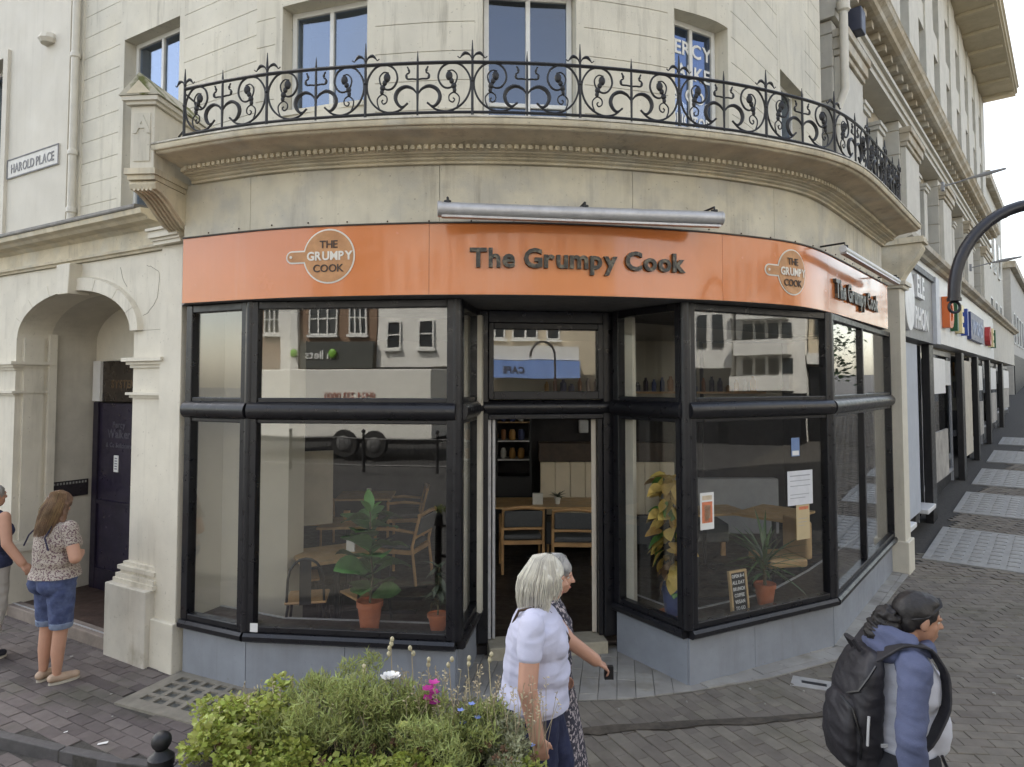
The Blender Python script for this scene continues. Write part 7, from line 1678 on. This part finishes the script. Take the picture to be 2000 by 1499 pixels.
def leafset(mb, n, pos, size, asp, upb=.4):
    for _ in range(n):
        p = pos()
        if p is None: continue
        p = Vector(p); s = g.uniform(*size)
        a = Vector((g.gauss(0, 1), g.gauss(0, 1), abs(g.gauss(0, 1)) * upb + .1)).normalized(); b = Vector((g.gauss(0, 1), g.gauss(0, 1), g.gauss(0, .4))); b = (b - a * b.dot(a)).normalized(); n_ = a.cross(b)
        mb.add([p, p + a * s * .45 + b * s * asp * .5 + n_ * s * .06, p + a * s, p + a * s * .45 - b * s * asp * .5 + n_ * s * .06], [(0, 1, 2, 3)])
LIME = M('lime_leaf', (.38, .43, .10), .5, .15, 8, island=.3, transl=.35); FEA = M('feathery_green', (.35, .39, .14), .55, .15, 8, island=.3, transl=.35); SAGE = M('sage_leaf', (.26, .27, .16), .6, .2, 8, island=.3, transl=.3); DRYM = M('dry_stem', (.38, .32, .21), .8, .15, 14, island=.25); BRN = M('spent_brown', (.12, .065, .035), .85, .2, 14, island=.3)
def clump(lab, cx, cy, cz, rx, ry, rz, mat, n, size, asp, nm='bedding_plant', upb=.4, stems=40):
    t = thing(nm, lab, 'plant', (cx, cy, .93)); mb = MB(); sub = [(g.gauss(0, .5) * rx, g.gauss(0, .5) * ry, g.uniform(-.5, .75) * rz) for _ in range(30)]
    def pos():
        c = g.choice(sub); d = Vector((g.gauss(0, 1), g.gauss(0, 1), g.gauss(0, 1))).normalized() * g.random() ** .4 * .33
        return (cx + c[0] + d.x * rx, cy + c[1] + d.y * ry, cz + c[2] + d.z * rz)
    leafset(mb, n, pos, size, asp, upb); mb.build('foliage', mat, t)
    mb = MB()
    for _ in range(stems):
        c = g.choice(sub); mb.tube([(cx + c[0] * .3, cy + c[1] * .3, .92), (cx + c[0] * .8, cy + c[1] * .8, .92 + (cz + c[2] - .92) * .6), (cx + c[0], cy + c[1], cz + c[2] + .02)], [.003, .0025, .0015], 4, cap=False)
    mb.build('stem', M('green_stem', (.10, .13, .05), .7, .2, 10), t); return t
clump('trailing lime green foliage spilling over the left end of the planter', -1.12, 2.82, 1.04, .21, .22, .16, LIME, 4200, (.016, .034), .8)
clump('low lime leaves at the front left of the planter', -.92, 2.66, .98, .22, .14, .12, LIME, 2600, (.016, .034), .8)
clump('taller feathery green plant left of the middle of the planter', -.83, 2.84, 1.11, .20, .18, .17, FEA, 5200, (.02, .05), .16, upb=1.3, stems=90)
clump('tall feathery green plant in the middle of the planter', -.52, 2.80, 1.09, .24, .18, .17, FEA, 6200, (.02, .05), .16, upb=1.3, stems=110)
clump('lime green leaves at the front middle of the planter', -.48, 2.62, .97, .26, .12, .10, LIME, 2400, (.015, .032), .75)
clump('soft green foliage right of the middle of the planter', -.24, 2.80, 1.06, .22, .18, .15, FEA, 5200, (.02, .045), .2, upb=1.2, stems=90)
clump('sage grey foliage toward the right end of the planter', -.02, 2.80, 1.0, .17, .18, .13, SAGE, 3400, (.014, .032), .4, upb=.8, stems=60)
clump('lime green leaves trailing at the right end of the planter', .06, 2.68, .93, .14, .12, .12, LIME, 2200, (.014, .03), .7)
# spent brown heads among the leaves
mb = MB()
for _ in range(46):
    x = g.uniform(-1.2, .1); c = Vector((x, g.uniform(2.56, 2.8), g.uniform(.98, 1.08)))
    for k in range(16): d = Vector((g.gauss(0, 1), g.gauss(0, 1), g.gauss(0, 1))).normalized(); s = .014; b = d.orthogonal().normalized(); mb.add([c, c + d * s + b * .004, c + d * s * 1.4, c + d * s - b * .004], [(0, 1, 2, 3)])
setp(mb.build('spent_flowers', BRN, None), 'brown spent flower heads scattered among the planter leaves', 'flowers', kind='stuff')
mb = MB()
for _ in range(240):
    x = g.uniform(-1.2, .15); y = g.uniform(2.74, 2.98); z1 = 1.10 + .12 * g.random() + .06 * math.exp(-((x + .25) / .35) ** 2); dx = g.gauss(0, .04)
    mb.tube([(x, y, .95), (x + dx * .6, y, .95 + (z1 - .95) * .6), (x + dx, y + .01, z1)], [.0016, .0014, .001], 3, cap=False)
    for k in range(5): d = Vector((g.gauss(0, 1), g.gauss(0, 1), abs(g.gauss(0, 1)))).normalized(); c = Vector((x + dx, y + .01, z1 - .012 * k)); b = d.orthogonal().normalized(); mb.add([c, c + d * .012 + b * .003, c + d * .018, c + d * .012 - b * .003], [(0, 1, 2, 3)])
setp(mb.build('dry_seed_stalks', DRYM, None), 'thin dry seed stalks standing up out of the planter', 'stalks', kind='stuff')
SEEDM = M('pale_seed_head', (.42, .38, .25), .8, .2, 20)
for k, (x, z, lab) in enumerate(((-.52, 1.40, 'tallest pale seed head stalk, left of the white flower'), (-.43, 1.36, 'pale seed head stalk just right of the tallest one'), (-.36, 1.31, 'pale seed head stalk between the white and the magenta flowers'), (-.27, 1.31, 'pale seed head stalk above the magenta flower'), (-.19, 1.32, 'pale seed head stalk right of the magenta flower'), (-.62, 1.28, 'short pale seed head stalk at the left of the white flower'), (-.10, 1.33, 'pale seed head stalk nearest the doorway, right of the others'))):
    t = thing('seed_head', lab, 'seed head', (x, 2.9, .95), 0, 'pale seed heads above the planter')
    mb = MB(); mb.tube([(x + .03, 2.9, .95), (x + .015, 2.9, 1.1), (x, 2.9, z)], [.003, .0025, .002], 5); mb.build('stem', DRYM, t)
    for q in range(4 if k == 0 else 2): mb = MB(); mb.ball((x + g.uniform(-.014, .014), 2.9 + g.uniform(-.01, .01), z + .006 - q * .022), (.009, .009, .012), 8, 6); mb.build('bud', SEEDM, t, smooth=True)
def petals(t, c, n, r, mat, cup=.4, layers=3):
    for L in range(layers):
        for k in range(n):
            a = 2 * math.pi * k / n + L * .5; e = cup + .3 * L; rr = r * (1 - .2 * L); mb = MB(); vs = []
            for i in range(5):
                q = i / 4; w = rr * .42 * math.sin(math.pi * (.12 + .80 * q)); dz = rr * (math.sin(e) * q + .15 * q * q); dr_ = rr * math.cos(e) * q
                for j in (-1, 0, 1): vs.append((c[0] + dr_ * math.cos(a) - j * w * math.sin(a), c[1] + dr_ * math.sin(a) + j * w * math.cos(a), c[2] + dz + .1 * w * abs(j)))
            mb.add(vs, [(3 * i + j, 3 * i + 3 + j, 3 * i + 4 + j, 3 * i + 1 + j) for i in range(4) for j in (0, 1)]); mb.build('petal', mat, t, smooth=True)
def stem_to(t, c, y0=2.8):
    mb = MB(); mb.tube([(c[0] + .02, y0, .95), (c[0] + .008, c[1], (c[2] + .95) / 2), (c[0], c[1], c[2])], [.004, .0035, .003], 6); mb.build('stem', MATS['green_stem'], t, smooth=True)
c = (-.505, 2.82, 1.265); t = thing('white_flower', 'single white ruffled flower standing above the planter', 'flower', c); stem_to(t, c); petals(t, c, 8, .045, M('white_petal', (.78, .78, .76), .6, .03), .35, 3)
t = thing('magenta_flower', 'magenta flower spike standing above the planter right of the white flower', 'flower', (-.335, 2.80, 1.2)); MAG = M('magenta_petal', (.42, .035, .25), .6, .12, 30); stem_to(t, (-.335, 2.82, 1.27))
for k in range(7): petals(t, (-.335 + .016 * math.cos(k * 2.2), 2.79 + .012 * math.sin(k * 2.2), 1.185 + k * .013), 5, .026, MAG, .2, 1)
c = (-.43, 2.70, 1.13); t = thing('yellow_flower', 'pale yellow green flower below the white flower', 'flower', c); stem_to(t, c); petals(t, c, 6, .036, M('yellow_petal', (.50, .52, .14), .6, .08), .3, 2)
for k, (x, z, lab) in enumerate(((-.21, 1.16, 'upper left pale blue flower above the sage foliage'), (-.165, 1.185, 'topmost pale blue flower above the sage foliage'), (-.14, 1.13, 'middle pale blue flower among the stalks'), (-.15, 1.09, 'lower pale blue flower beside the white haired woman'), (-.20, 1.11, 'pale blue flower at the left of its small cluster'), (.08, 1.02, 'deep blue flower in front of the lilac tee shirt'))):
    c = (x, 2.78, z); t = thing('blue_flower', lab, 'flower', c, 0, 'blue flowers in the planter'); stem_to(t, c); petals(t, c, 5, .016, M('blue_petal', (.20, .27, .60), .6, .08), .3, 1)
rl = thing('guard_rail', 'black tubular guard rail behind the flower planter', 'railing', (-.6, 3.06, 0))
for z in (.80, .45): mb = MB(); mb.tube([(-1.43, 2.87, z), (.9, 2.93, z)], .02, 8); mb.build('rail', IRON, rl, smooth=True)
# litter
for x, y, lab in ((-2.86, 4.70, 'white scrap of litter lying on the kerb stone at the left'), (-3.2, 4.86, 'tiny white scrap of litter further left on the kerb')):
    mb = MB(); s = .06 if x > -3 else .025; mb.add([(x, y, .006), (x + s, y + s * .3, .009), (x + s * .9, y + s * .7, .012), (x - s * .1, y + s * .35, .007)], [(0, 1, 2, 3)]); setp(mb.build('litter', WHITEP, None), lab, 'litter')
